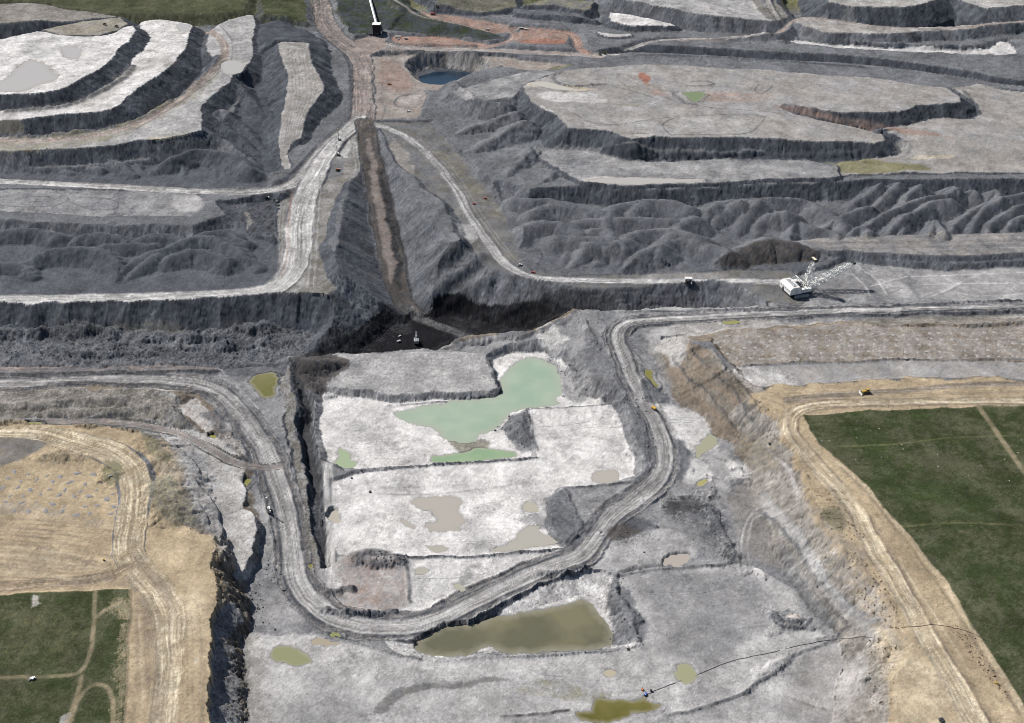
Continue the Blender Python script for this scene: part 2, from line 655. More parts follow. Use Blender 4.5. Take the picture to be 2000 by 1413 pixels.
paint([(280, 272), (330, 264), (385, 261), (340, 273)], 'cream', 26, .7)
road([(398, 50, 41), (425, 70, 39), (441, 90, 38), (437, 115, 37), (418, 138, 36), (385, 168, 34), (340, 205, 32), (270, 245, 29), (180, 267, 27), (60, 278, 25), (-60, 282, 12)], 24, ('taupe', 'rose', 140, .2, 1), tracks=.4, berm=0, flat=False, label=False)
line([(432, 53, 39), (452, 75, 38), (456, 95, 37), (452, 117, 37)], 3, 'mgray')
line([(430, 140, 35), (380, 182, 33), (320, 220, 31), (260, 256, 28)], 2.5, 'mgray')

# ---- grassy spoil and the strip bench left of the junction road
pad([(505, -30, 42), (612, -30, 34), (614, 20, 30), (618, 50, 24), (590, 40, 32), (545, 30, 42), (515, 28, 44)], 40, ('grass2', 'grass', 160, 0, 1), ('grass2', 'dgray', 120, 0, 1), R=60)
pad([(505, 48, 34), (545, 40, 38), (590, 58, 36), (622, 76, 30), (640, 95, 26), (610, 98, 36), (585, 80, 42), (540, 78, 44), (518, 92, 40)], 40, DK, DK, R=50)
pad([(514, 150, 8), (545, 175, 4), (550, 230, -1), (545, 290, -6), (552, 335, -8), (500, 345, -9), (470, 322, -9), (442, 275, -6), (462, 222, -2), (492, 178, 4)], 0, ('mgray', 'dgray', 120, .1, 1), DK, R=60, rough=.8, name='spoil_heap')
for a in ([(410, 258, 24), (455, 285, 8), (500, 322, -5)], [(432, 212, 24), (478, 248, 8), (514, 288, -3)], [(468, 165, 28), (500, 202, 10), (518, 232, 1)], [(425, 235, 22), (470, 268, 6), (508, 305, -4)]):
    ridge(a, DK, s=.66, r=3, lump=1.4, rough=.7)
pad([(542, 82, 55), (584, 82, 55), (607, 84, 53), (603, 96, 50), (610, 125, 44), (622, 143, 42), (632, 166, 36), (632, 178, 33), (612, 201, 27), (594, 229, 20), (589, 268, 11), (571, 277, 7),
     (561, 300, 0), (572, 331, -5), (553, 334, -6), (543, 280, 7), (551, 229, 20), (561, 178, 31), (562, 143, 40), (551, 115, 47), (543, 99, 52)], 20, ('pale', 'taupe', 160, .2, 1.1), DK, jit=1.5, smooth=1)
for k in range(7):
    o = k * 7
    line([(562 + o, 100, 50), (570 + o, 150, 40), (572 + o * 1.1, 190, 29), (560 + o * .7, 240, 16), (556 + o * .5, 290, 2)], 1.6, 'gray', alpha=.6)
# rubble heaps between
for a in ([(520, 100, 20), (545, 108, 28), (556, 140, 22)], [(525, 130, 14), (548, 150, 22), (555, 175, 18)], [(520, 170, 6), (545, 185, 16), (545, 215, 8)], [(505, 205, 4), (528, 215, 10), (540, 260, 2)]):
    ridge(a, 'mgray', r=4, lump=2.5)

# ---- heaps below the third bench, left
pad([(-150, 338), (0, 340), (110, 341), (200, 336), (300, 322), (420, 300), (490, 322), (520, 345), (520, 366), (380, 370), (200, 363), (0, 353), (-150, 350)], -9, 'mgray', DK2, R=50, rough=.8, name='spoil_heap')
for a, zc in (([(122, 327), (140, 336)], -2), ([(175, 320), (195, 330)], 0), ([(222, 312), (250, 326), (262, 340)], 3), ([(331, 308), (369, 292), (408, 290), (459, 302), (490, 328)], 12),
              ([(300, 335), (330, 320), (355, 316)], -1), ([(345, 306), (360, 330), (362, 348)], -2), ([(400, 298), (418, 325), (425, 350)], -3), ([(440, 302), (470, 330), (480, 352)], -4), ([(270, 320), (285, 345)], -3)):
    ridge([(px, py, zc + 3 - 9 * max(0, (py - 320) / 30)) for px, py in a], DK2, r=3, s=.7)

# ---- the road crossing from the left edge to the junction, and the bench in front of it
pad([(-150, 374, -2), (0, 372, -2), (70, 371, -2), (270, 373, -2), (360, 374, -2), (380, 378, -2), (395, 388, -2), (398, 402, -2), (390, 414, -2), (370, 423, -2), (300, 423, -2), (180, 423, -2), (80, 417, -2), (0, 414, -2), (-150, 412, -2)],
    -2, LG, DK, jit=1.5, R=60)
paint([(330, 380), (385, 380), (396, 398), (385, 415), (340, 412)], 'pale', -2, .7, soft=6)
for a in ([(140, 385), (190, 385), (220, 390), (234, 398), (228, 408), (205, 411), (170, 408), (145, 400)], [(60, 385), (100, 383), (110, 390), (90, 396), (60, 394)], [(0, 402), (60, 405), (110, 402), (140, 390), (110, 374)]):
    line([(p[0], p[1], -2) for p in a], 2.2, 'dgray', alpha=.7)
pad([(-150, 456), (0, 458), (180, 466), (380, 468), (480, 440), (515, 440), (535, 470), (548, 540), (540, 572), (400, 574), (0, 580), (-150, 584)], -17, 'mgray', DK2, R=50, rough=.8, name='spoil_heap')
for a in ([(0, 452, -6), (51, 444, -3), (89, 452, -5), (115, 463, -9)], [(153, 460, -7), (194, 452, -4), (229, 460, -7), (250, 470, -10)], [(265, 468, -9), (293, 458, -5), (319, 459, -5), (345, 466, -8)],
          [(199, 478, -8), (255, 476, -7), (300, 477, -9)], [(30, 520, -14), (64, 500, -7), (89, 489, -3), (133, 482, 0), (183, 485, -1), (217, 500, -5), (240, 520, -12)],
          [(242, 520, -14), (280, 496, -6), (319, 485, -1), (357, 467, 1), (395, 460, 1), (433, 470, -1), (471, 488, -5), (505, 520, -13)],
          [(330, 500, -5), (370, 486, -1), (408, 493, -2), (446, 505, -5)], [(-40, 510, -7), (0, 516, -9), (38, 514, -9), (66, 540, -16)], [(400, 452, -4), (440, 450, -5), (480, 470, -9)],
          [(188, 489, -3), (215, 515, -10), (230, 540, -16)], [(256, 540, -17), (275, 515, -9), (310, 494, -4)]):
    ridge([(p[0], p[1], p[2] + 5) for p in a], DK2, r=5, s=.66, lump=1.4, rough=.5)

# ---- junction road from the north
pad([(630, -20, 40), (655, 0, 32), (668, 40, 24), (690, 68, 16), (735, 66, 14), (745, 62, 16), (790, 30, 34), (770, -20, 42)], 30, ('grass', 'dgray', 160, .1, 1.2), ('dgray', 'grass2', 120, 0, 1), R=50)
pad([(745, -20, 44), (790, 30, 30), (760, 62, 13), (800, 66, 13), (880, 72, 13), (950, 80, 13), (985, 78, 16), (960, 62, 20), (900, 45, 28), (850, 38, 30), (790, 10, 40), (765, -20, 44)], 20, ('grass', 'dgray', 160, .1, 1), ('dgray', 'grass2', 120, 0, 1), R=40)
road([(745, -25, 44), (770, 0, 40), (800, 22, 34), (845, 40, 28), (890, 48, 24), (930, 60, 18)], 10, 'taupe', berm=.4, flat=False, label=False)
pad([(830, -20, 44), (1000, -20, 40), (1010, 15, 34), (940, 24, 28), (900, 20, 32), (860, 8, 40)], 36, ('grass2', 'bgray', 160, .1, 1), DK, R=50)
pad([(820, 22, 30), (845, 27, 26), (940, 40, 18), (990, 50, 15), (1000, 62, 13), (975, 68, 14), (930, 58, 18), (880, 45, 24), (840, 35, 28)], 16, ('red', 'rose', 120, .2, 1), None)
pad([(765, 72, 12), (850, 72, 12), (930, 84, 12), (960, 90, 11), (800, 86, 12), (770, 82, 12)], 12, ('rose', 'red', 120, .3, 1), None)
road([(619, -30, 26), (628, 20, 20), (638, 55, 14), (668, 86, 10), (700, 104, 9), (711, 130, 8), (712, 180, 5), (711, 215, 1), (706, 245, -1)], 58, ('droad', 'rose', 160, .0, 1), berm=2, tracks=.35, R=60, edge='dark')
road([(700, 88, 11), (735, 84, 11), (770, 92, 11), (830, 97, 11), (900, 97, 11), (1000, 102, 11), (1110, 107, 11), (1168, 110, 11)], 40, ('rose', 'road', 160, .1, 1), berm=1.6, tracks=.3, edge='dgray')
pad([(690, 78, 11), (735, 70, 12), (755, 76, 11), (752, 92, 11), (725, 108, 9), (700, 108, 9)], 11, ('droad', 'rose', 120, .2, 1), None, R=30)
road([(1150, 106, 11), (1131, 98, 11), (1128, 82, 12), (1118, 66, 13), (1080, 60, 13), (1020, 56, 13), (985, 58, 13)], 26, ('rose', 'red', 140, .1, 1), berm=.8, tracks=.3)
road([(940, 93, 11), (985, 87, 12), (1008, 72, 13), (995, 58, 13), (960, 50, 15)], 24, ('red', 'rose', 140, .3, 1), berm=.5, tracks=.25)
paint([(1010, 62), (1090, 62), (1115, 76), (1100, 92), (1010, 90), (1000, 76)], ('rose', 'red', 80, .1, 1.2), 13, .9)
paint([(1015, 84), (1060, 81), (1105, 83), (1105, 91), (1020, 91)], 'brick', 13, .7)
paint([(840, 26), (930, 38), (985, 50), (990, 60), (930, 54), (870, 40)], ('red', 'rose', 90, 0, 1), 20, .8)

# ---- far right: stepped spoil benches up to the horizon side
pad([(1030, 8, 40), (1030, 18, 40), (1128, 27, 40), (1150, 18, 40), (1160, 4, 44), (1090, -6, 46)], 40, ('khaki', 'gray', 120, .1, 1), DK, R=40)
pad([(1000, 18, 30), (1060, 20, 30), (1128, 28, 30), (1150, 35, 30), (1165, 40, 30), (1130, 34, 30), (1010, 26, 30)], 28, DK2, DK, R=40)
pad([(1180, -30, 62), (1200, -8, 62), (1240, 2, 60), (1300, 14, 58), (1360, 26, 54), (1420, 33, 52), (1470, 37, 50), (1500, 40, 48), (1540, 60, 44), (1500, 20, 50), (1480, -30, 60)], 56, PL, DK2, R=70)
pad([(1192, 25, 36), (1240, 30, 35), (1290, 42, 34), (1320, 50, 32), (1280, 50, 32), (1225, 50, 33), (1205, 44, 34), (1193, 38, 36)], 34, 'white', DK, R=40)
pad([(1168, 62, 26), (1190, 67, 25), (1232, 66, 25), (1238, 70, 24), (1190, 73, 24), (1170, 68, 25)], 25, 'pale', DK, R=30)
pad([(1450, -40, 62), (1500, -40, 62), (1520, 10, 52), (1540, 30, 48), (1528, 50, 46), (1500, 38, 48), (1480, 20, 54)], 55, ('lgray', 'bgray', 300, .2, 1), None, R=40)
pad([(1600, -50, 76), (1620, 4, 74), (1660, 11, 72), (1720, 14, 72), (1765, 14, 72), (1800, 8, 74), (1835, -2, 76), (1850, -50, 86)], 74, ('pale', 'taupe', 300, 0, 1), DK, R=70)
pad([(1855, -10, 72), (1890, 4, 70), (1925, 16, 68), (1960, 20, 68), (1985, 14, 70), (2010, 11, 70), (2150, 5, 74), (2150, -50, 82), (1855, -50, 80)], 70, ('pale', 'taupe', 300, 0, 1), DK, R=70)
pad([(1548, 38, 42), (1575, 35, 42), (1620, 38, 42), (1700, 50, 40), (1760, 54, 40), (1850, 52, 40), (1930, 46, 40), (2150, 30, 42), (2150, 46, 40), (1990, 46, 39), (1925, 50, 40), (1890, 58, 40), (1820, 60, 39), (1740, 66, 38), (1700, 66, 38), (1610, 64, 38), (1580, 52, 40), (1560, 44, 42)],
    40, ('pale', 'taupe', 160, .2, 1), DK2, R=60)
pad([(1500, 74, 18), (1525, 74, 18), (1560, 80, 17), (1600, 86, 16), (1680, 92, 14), (1750, 97, 12), (1800, 94, 12), (1850, 100, 10), (1930, 96, 10), (1955, 82, 14), (1970, 84, 12), (1984, 108, 6), (1960, 112, 6), (1890, 110, 7), (1780, 105, 10), (1640, 96, 13), (1560, 86, 16), (1510, 80, 18)],
    15, ('pale', 'white', 160, 0, 1), DK2, R=80)
dumps([(1655, 88, 15), (1720, 92, 13), (1790, 96, 12), (1850, 98, 10), (1925, 98, 10)], 2, 10, 4.5, 6.5)
road([(1494, -20, 62), (1505, 14, 54), (1520, 36, 48), (1528, 52, 44), (1515, 61, 38), (1480, 68, 30), (1413, 76, 22), (1340, 77, 18), (1300, 78, 16), (1262, 84, 13), (1229, 97, 11), (1196, 110, 9)], 20, ('taupe', 'road', 120, .2, 1), berm=1, tracks=.3, edge='dark')
road([(1510, 70, 20), (1530, 58, 30), (1551, 40, 42), (1576, 33, 42), (1640, 42, 41), (1729, 54, 40), (1806, 57, 40), (1882, 55, 40), (1933, 47, 41), (2040, 40, 42)], 14, ('taupe', 'rose', 120, .2, 1), berm=.8, tracks=.3)
pad([(1300, 78, 18), (1400, 77, 20), (1420, 80, 18), (1330, 82, 15)], 18, 'rose', None, R=20)
# middle slopes between these benches and the long white road
ridge([(1240, 92, 11), (1320, 90, 12), (1420, 92, 14), (1480, 88, 16), (1520, 82, 17)], DK2, r=6, R=60)
road([(1180, 108, 8), (1247, 106, 2), (1377, 113, 0), (1500, 122, 0), (1627, 126, 0), (1742, 136, 0), (1857, 151, 0), (1908, 159, 0), (1971, 170, 0), (2060, 176, 0)], 13, ('white', 'pale', 140, 0, 1), berm=1.6, tracks=.15, edge='dark', scol=DK)
line([(1247, 118, 4), (1400, 121, 4), (1560, 131, 4), (1700, 141, 4)], 8, 'dgray', dh=1.6)

# ---- the blue water hole and the yard beside the ramp head
pad([(730, 112, 6), (800, 108, 8), (960, 112, 10), (1010, 116, 10), (990, 128, 9), (930, 140, 8), (860, 178, 2), (832, 176, 2), (826, 210, 0), (812, 232, -1), (735, 236, -1)], 4, ('rose', 'taupe', 110, .2, 1.3), DK2, R=40)
pad([(812, 150), (825, 137), (870, 134), (925, 141), (938, 150), (900, 164), (862, 178), (838, 174), (822, 160)], -22, DK, ('gray', 'taupe', 90, 0, 1.2), su=.95, jit=1, R=50, srough=1.6)
pad([(960, 112, 10), (1010, 118, 10), (1060, 122, 10), (1110, 128, 12), (1090, 136, 14), (1040, 138, 12), (985, 132, 10)], 11, ('rose', 'taupe', 110, .1, 1.2), None, R=20)
paint([(1062, 133), (1130, 128), (1100, 135), (1080, 140)], 'olive', 12, .7)
paint([(738, 140), (765, 140), (810, 165), (790, 178), (750, 172), (735, 160)], ('red', 'rose', 60, .3, 1.2), 3, .7, nz=.4)
paint([(770, 190), (820, 184), (812, 206), (772, 206)], ('red', 'pale', 60, .4, 1.2), 0, .7, nz=.3)
line([(732, 163, 3), (745, 162, 3), (758, 162, 3)], 3, 'dark', dh=1.2)
line([(815, 184, 2), (780, 188, 1), (770, 198, 0), (772, 210, 0), (812, 210, 0)], 4, 'mgray', dh=2)
for a in ([(745, 115, 6), (748, 150, 4), (745, 185, 2)], [(765, 115, 6), (790, 140, 5), (812, 165, 3)], [(740, 190, 1), (755, 215, 0), (745, 232, -1)]):
    line(a, 2.5, 'mgray', alpha=.6)

# ---- the big upper plateau on the right with its island step
pad([(1780, 250, 15), (1720, 250, 22), (1818, 232, 15), (1903, 232, 14), (1920, 222, 14), (1910, 203, 15), (1880, 185, 16), (1860, 172, 16), (1908, 164, 12), (1975, 178, 6), (2100, 190, 4), (2100, 338, 2), (2000, 338, 2), (1850, 338, 2), (1700, 340, 2), (1640, 343, 2), (1640, 318, 3), (1755, 303, 5), (1772, 292, 7), (1765, 270, 10), (1730, 258, 16)],
    8, ('lgray', 'taupe', 300, .1, 1), DK, jit=2, R=80, fill=True)
pad([(1094, 139, 36), (1166, 132, 36), (1229, 127, 36), (1293, 126, 36), (1382, 131, 36), (1500, 137, 36), (1602, 146, 36), (1704, 151, 36), (1806, 167, 36), (1852, 172, 36), (1868, 185, 36), (1877, 199, 36), (1839, 204, 36), (1793, 206, 36),
     (1755, 219, 36), (1678, 218, 36), (1607, 215, 36), (1560, 212, 34), (1530, 205, 33), (1525, 210, 31), (1551, 222, 30), (1600, 236, 29), (1663, 247, 27), (1700, 256, 26), (1722, 262, 25), (1729, 273, 25), (1711, 280, 25), (1678, 278, 26), (1615, 275, 27), (1564, 276, 28), (1500, 270, 30),
     (1433, 268, 32), (1326, 269, 34), (1280, 267, 35), (1229, 271, 36), (1153, 263, 36), (1110, 250, 36), (1084, 225, 36), (1046, 202, 36), (1025, 180, 36), (1023, 168, 36), (1050, 155, 36)],
    33, ('lgray', 'taupe', 420, -.05, 1.2), DK, jit=2.5, R=90)
paint([(1663, 236, 28), (1560, 214, 33), (1516, 207, 33), (1600, 226, 27), (1700, 243, 22), (1790, 253, 14), (1850, 268, 10), (1790, 266, 12), (1740, 252, 18)], ('red', 'rose', 160, .1, 1), 20, .8)
for a in ([(1180, 165, 36), (1120, 172, 36), (1085, 160, 38), (1075, 148, 38), (1095, 140, 38)], ):
    line(a, 7, 'dgray', dh=4.0)
dumps([(1530, 206, 34), (1560, 213, 33), (1600, 218, 33)], 2, 6, 3.2, 5, 'gray')
paint([(1025, 165), (1060, 155), (1110, 170), (1180, 176), (1120, 180), (1060, 172)], 'cream', 36, .8)
paint([(1040, 180), (1120, 180), (1190, 186), (1180, 200), (1100, 200), (1055, 195)], ('pale', 'white', 200, 0, 1), 36, .85, soft=6)
paint([(1050, 203), (1075, 216), (1085, 221), (1060, 212)], 'white', 36, .8)
paint([(1246, 143), (1266, 144), (1272, 166), (1262, 164), (1247, 158)], 'brick', 36, .95)
paint([(1262, 160), (1275, 165), (1300, 180), (1290, 186), (1270, 182)], 'red', 36, .6, nz=.6)
paint([(1372, 181), (1440, 180), (1520, 182), (1500, 194), (1430, 197), (1380, 196)], ('red', 'taupe', 60, .1, 1), 34, .6, nz=.4)
paint([(1230, 263), (1262, 260), (1280, 266), (1255, 270)], 'mud', 35, .7)
paint([(1100, 240), (1200, 230), (1330, 225), (1480, 228), (1470, 260), (1350, 262), (1180, 258)], 'pale', 34, .35, nz=.5, soft=10)
paint([(1195, 205), (1240, 205), (1262, 203), (1235, 210)], 'olive', 35, .4)
for a in ([(1310, 264), (1297, 252), (1292, 244), (1310, 232), (1350, 225), (1420, 222), (1500, 223), (1485, 240), (1470, 255), (1445, 262), (1310, 264)], [(1120, 222), (1150, 242), (1200, 247), (1260, 236), (1330, 226)], [(1482, 165), (1472, 178), (1490, 184), (1510, 168)],
          [(1300, 190), (1330, 202), (1400, 210), (1500, 216), (1560, 226)], [(1180, 165), (1240, 180), (1300, 200)]):
    line([(p[0], p[1], 34) for p in a], 2.6, 'dgray', alpha=.75)
line([(1340, 168, 35), (1380, 168, 35), (1400, 164, 35), (1375, 158, 35), (1350, 160, 35)], 5, 'mgray', dh=1.5)
line([(1310, 178, 35), (1320, 190, 35), (1340, 202, 35), (1362, 203, 35)], 7, 'gray', dh=3)
line([(1880, 176, 18), (1900, 196, 18), (1905, 212, 17), (1880, 224, 16)], 6, 'dgray', dh=3)
line([(1742, 262, 16), (1768, 275, 12), (1778, 292, 8), (1760, 304, 6)], 7, 'mgray', dh=3)
paint([(1740, 272), (1770, 280), (1830, 296), (1880, 308), (1800, 314), (1750, 312)], ('pale', 'taupe', 120, .1, 1), 6, .6, nz=.3)
paint([(1800, 250), (1900, 245), (2000, 250), (2000, 280), (1880, 280)], 'lgray', 10, .5, nz=.5, soft=8)
paint([(1760, 308), (1850, 304), (1868, 309), (1800, 314)], 'cream', 4, .6)
paint([(1790, 322), (1880, 318), (2000, 316), (2000, 336), (1800, 338)], 'taupe', 2, .6)
paint([(1540, 318, 3), (1590, 316, 3), (1640, 318, 3), (1670, 313, 3), (1710, 312, 3), (1740, 320, 3), (1820, 326, 3), (1816, 334, 3), (1740, 338, 2), (1680, 340, 2), (1630, 334, 3), (1570, 322, 4)], ('olive', 'khaki', 90, -.2, .8), 3, .9, soft=3)

# ---- left flank of the plateau, the middle bench
pad([(880, 180, 24), (930, 165, 26), (985, 150, 27), (1060, 136, 28), (1090, 142, 32), (1060, 150, 33), (1023, 166, 33), (1000, 190, 30), (950, 196, 26), (910, 196, 24)], 27, ('gray', 'lgray', 200, .1, 1), ('gray', 'mgray', 200, -.1, 1), R=90, jit=2)
pad([(1043, 294), (1115, 291), (1178, 297), (1229, 316), (1318, 316), (1382, 311), (1500, 311), (1576, 314), (1640, 325), (1638, 344), (1602, 349), (1500, 349), (1403, 357), (1331, 359), (1229, 363), (1153, 359), (1133, 351), (1110, 341), (1076, 318), (1048, 303)],
    6, ('lgray', 'gray', 300, -.1, 1), DK, jit=2.5, R=90)
dumps([(1043, 286, 9), (1115, 288, 9), (1178, 294, 9), (1229, 300, 9), (1300, 302, 9), (1400, 302, 9), (1500, 300, 9)], 1, 10, 4.5, 6.5, 'gray')
dumps([(1178, 297, 9), (1229, 308, 9), (1300, 310, 9), (1350, 309, 9)], 2, 11, 6, 7.5, 'dgray', seed=4, spread=11)
dumps([(1400, 306, 9), (1500, 306, 9), (1580, 310, 8), (1690, 306, 6)], 2, 11, 5, 7, 'dgray', seed=5, spread=10)
paint([(1133, 350), (1200, 346), (1290, 347), (1400, 352), (1340, 358), (1230, 361), (1160, 358)], ('mud', 'pale', 90, 0, 1), 6, .85)
paint([(1150, 310), (1300, 326), (1500, 322), (1600, 330), (1500, 340), (1250, 340)], 'pale', 6, .35, nz=.6, soft=8)

ridge([(886, 158, 30), (915, 182, 31), (948, 198, 31), (985, 200, 31)], ('gray', 'mgray', 160, 0, 1), s=.62, r=2, lump=1.2, rough=.6, R=90)
# ---- the flank between ramp road and plateau: long slopes with gullies
for a in ([(1025, 235, 30), (985, 258, 22), (940, 282, 10), (905, 302, 0)], [(1043, 290, 16), (1005, 322, 10), (985, 352, -2), (978, 368, -6)], [(1005, 220, 28), (950, 236, 18), (900, 256, 6)],
          [(1080, 336, 10), (1045, 362, 0), (1015, 385, -8)]):
    ridge(a, ('gray', 'mgray', 200, -.1, 1), s=.58, r=5, lump=2.4, rough=.5)

# ---- the dragline valley: floor first, then the heaped spoil
pad([(1045, 404), (1060, 401), (1133, 400), (1229, 409), (1403, 404), (1500, 396), (1640, 392), (1700, 386), (2000, 384), (2160, 384), (2160, 470), (2160, 560), (1500, 575), (1100, 562), (1045, 528), (1040, 480)],
    -24, ('gray', 'mgray', 260, 0, 1), DK, R=60, rough=.6, name='spoil_heap')
pad([(978, 366, -10), (1010, 384, -12), (1062, 402, -18), (1066, 450, -21), (1060, 500, -23), (1050, 532, -24), (1010, 505, -21), (998, 460, -18), (985, 420, -15)], -18, ('gray', 'mgray', 200, -.1, 1), DK2, R=50, su=.6, rough=.6, name='spoil_heap')
pad([(1540, 470), (1640, 464), (1760, 460), (1900, 457), (2160, 452), (2160, 492), (2000, 494), (1900, 498), (1780, 498), (1700, 492), (1640, 492), (1580, 485)], -16, ('gray', 'taupe', 200, 0, 1), DK2, R=40, jit=1.5)
for k in range(5):
    line([(1560 + 20 * k, 470 + 5 * k, -16), (1700, 468 + 6 * k, -16), (1900, 466 + 5 * k, -16), (2060, 462 + 5 * k, -16)], 3, 'mgray' if k % 2 else 'lgray', alpha=.5)
pad([(1655, 512, -30), (1720, 518, -31), (1780, 526, -32), (1860, 530, -32), (1950, 524, -32), (2160, 516, -32), (2160, 592, -30), (1990, 594, -30), (1760, 596, -30), (1600, 598, -28), (1500, 600, -28), (1500, 560, -28), (1540, 545, -28), (1600, 530, -29)],
    -30, ('lgray', 'gray', 160, 0, 1.2), DK2, R=50, jit=1.5, rough=.25)
paint([(1720, 520), (1760, 545), (1790, 580), (1760, 585), (1720, 560), (1690, 530)], ('pale', 'lgray', 60, 0, 1), -31, .8, soft=4)
paint([(1780, 530), (2100, 520), (2100, 588), (1800, 590), (1790, 560)], ('pale', 'lgray', 120, .15, 1.1), -31, .7, soft=6)
paint([(1600, 550), (1680, 540), (1700, 580), (1620, 590)], ('taupe', 'gray', 60, .2, 1), -30, .6, soft=5)
for a in ([(1765, 535), (1790, 580), (1800, 588)], [(1770, 534), (1797, 582)], [(1730, 520), (1765, 552)], [(1800, 588), (1850, 566), (1900, 540), (1925, 530)], [(1790, 590), (1840, 575), (1880, 556)], [(1860, 570), (1930, 582), (2040, 570)], [(1700, 560), (1770, 540)], [(1735, 575), (1772, 560)],
          [(1680, 525), (1715, 548), (1730, 575)], [(1660, 535), (1690, 558), (1700, 580)], [(1780, 540), (1900, 536), (2050, 528)], [(1800, 555), (2000, 552)]):
    line([(p[0], p[1], -31) for p in a], 2.4, 'gray' if a[0][0] % 20 else 'white', alpha=.6)
# heaps, middle
cz = lambda a, z0, z1: [(p[0], p[1], z0 + (z1 - z0) * i / (len(a) - 1)) for i, p in enumerate(a)]
for a, z0, z1 in (
        ([(1000, 388), (1040, 387), (1089, 391), (1140, 405), (1178, 413)], -8, -14), ([(1040, 415), (1058, 403), (1084, 400), (1107, 402), (1153, 418)], -10, -16),
        ([(1183, 425), (1200, 405), (1217, 398), (1255, 393), (1306, 388), (1344, 402)], -12, -8), ([(1229, 415), (1245, 400), (1265, 392)], -14, -8), ([(1010, 456), (1030, 440), (1051, 431), (1089, 429), (1117, 444), (1135, 455)], -14, -14),
        ([(1150, 452), (1178, 444), (1199, 458)], -14, -16), ([(1219, 474), (1234, 454), (1280, 445), (1331, 452), (1370, 462)], -8, -12), ([(1240, 520), (1247, 493), (1293, 475), (1344, 465), (1382, 475), (1430, 492)], -16, -14),
        ([(1089, 520), (1122, 478), (1158, 472), (1204, 475), (1225, 470)], -22, -8), ([(1110, 525), (1135, 490), (1150, 475)], -23, -9), ([(1155, 520), (1180, 490), (1200, 476)], -22, -8), ([(1280, 525), (1285, 500), (1293, 478)], -22, -10), ([(1205, 530), (1218, 500), (1222, 474)], -23, -8),
        ([(1331, 450), (1357, 419), (1395, 398), (1433, 391), (1500, 387), (1551, 387), (1589, 397), (1627, 417), (1650, 440)], -18, -18), ([(1362, 449), (1377, 419), (1398, 399)], -20, -6), ([(1392, 449), (1403, 417), (1446, 392)], -20, -5), ([(1443, 463), (1454, 419), (1484, 391)], -22, -5),
        ([(1477, 462), (1482, 427), (1500, 418), (1530, 412)], -22, -8), ([(1300, 470), (1330, 440), (1350, 425)], -12, -10), ([(1090, 460), (1130, 462), (1200, 466)], -14, -13), ([(1100, 440), (1160, 428), (1240, 425), (1320, 430)], -16, -14)):
    ridge(cz(a, z0 + 9 * (z0 > -19) , z1 + 10), ('gray', 'mgray', 160, 0, 1), r=7, s=.62, lump=.9, rough=.3)
# the middle of that last chain stands higher than its ends
ridge([(1395, 398, -6), (1433, 391, -4), (1500, 387, -4), (1551, 387, -5), (1589, 397, -9)], DK2, r=5)
for a, z0, z1 in (
        ([(1663, 398), (1699, 375), (1719, 358)], -14, -2), ([(1711, 401), (1739, 373), (1760, 355)], -14, 0), ([(1765, 398), (1780, 373), (1798, 360)], -12, -1), ([(1691, 440), (1729, 416), (1768, 398), (1806, 386), (1857, 378), (1875, 366)], -18, -2),
        ([(1765, 453), (1778, 421), (1806, 396), (1857, 389)], -20, -4), ([(1813, 453), (1821, 434), (1831, 429), (1844, 453)], -16, -16), ([(1857, 457), (1870, 434), (1890, 416), (1933, 396), (1971, 383), (2060, 370)], -20, -2), ([(1898, 453), (1908, 424), (1920, 406), (1960, 385)], -20, -4),
        ([(1931, 450), (1938, 429), (1971, 411), (2040, 390)], -19, -4), ([(1969, 453), (1971, 429), (2000, 422), (2060, 410)], -20, -8), ([(1541, 466), (1546, 440), (1561, 429), (1580, 444), (1612, 447), (1640, 455)], -18, -19), ([(1610, 446), (1640, 419), (1704, 404)], -19, -12),
        ([(1663, 453), (1678, 439), (1696, 450)], -17, -18), ([(1740, 455), (1755, 432), (1775, 415)], -20, -10), ([(1885, 380), (1900, 368), (1912, 378)], -8, -8), ([(1850, 372), (1862, 361), (1876, 374)], -6, -6), ([(1930, 388), (1945, 366), (1955, 380)], -8, -8), ([(1990, 390), (2000, 372), (2020, 380)], -8, -6)):
    ridge(cz(a, z0 + 5, z1 + 11), ('gray', 'mgray', 160, 0, 1), r=2.6, s=.74, lump=.9, rough=.3)

dumps([(1400, 520, -25), (1430, 512, -25)], 1, 6, 2, 4, 'dark')

# ---- rim on the right of the ramp, its road
pad([(735, 240, -1), (840, 240, -1), (872, 275, -3), (905, 310, -6), (950, 370, -11), (985, 420, -15), (1003, 455, -18), (1012, 500, -21), (1035, 528, -24), (1100, 540, -25), (1300, 536, -25), (1440, 528, -25), (1540, 530, -27), (1600, 560, -28), (1560, 594, -27), (1490, 588, -27), (1440, 572, -27), (1400, 566, -27),
     (1300, 563, -26), (1150, 562, -26), (1050, 560, -25), (1000, 556, -24), (945, 552, -22), (936, 520, -20), (928, 495, -18), (912, 465, -16), (902, 438, -15), (888, 410, -13), (862, 390, -12), (835, 372, -10), (815, 345, -8), (785, 330, -7), (765, 300, -5), (752, 264, -3)],
    -12, ('bgray', 'gray', 180, .1, 1.1), DK2, R=60, jit=1.5, rough=.3)
paint([(760, 262, -3), (800, 300, -6), (812, 340, -8), (790, 340, -8), (770, 310, -5)], 'taupe', -5, .7)
paint([(870, 290, -3), (920, 340, -8), (985, 425, -15), (960, 425, -15), (900, 350, -10), (850, 295, -4)], ('khaki', 'bgray', 90, .2, 1), -8, .7, nz=.4)
paint([(1240, 540, -25), (1400, 530, -25), (1440, 540, -25), (1380, 552, -26), (1250, 556, -26)], ('taupe', 'lgray', 90, .2, 1), -25, .6, soft=4)
paint([(890, 440, -15), (925, 440, -15), (935, 470, -16), (905, 478, -16)], ('pale', 'lgray', 40, 0, 1), -15, .7)
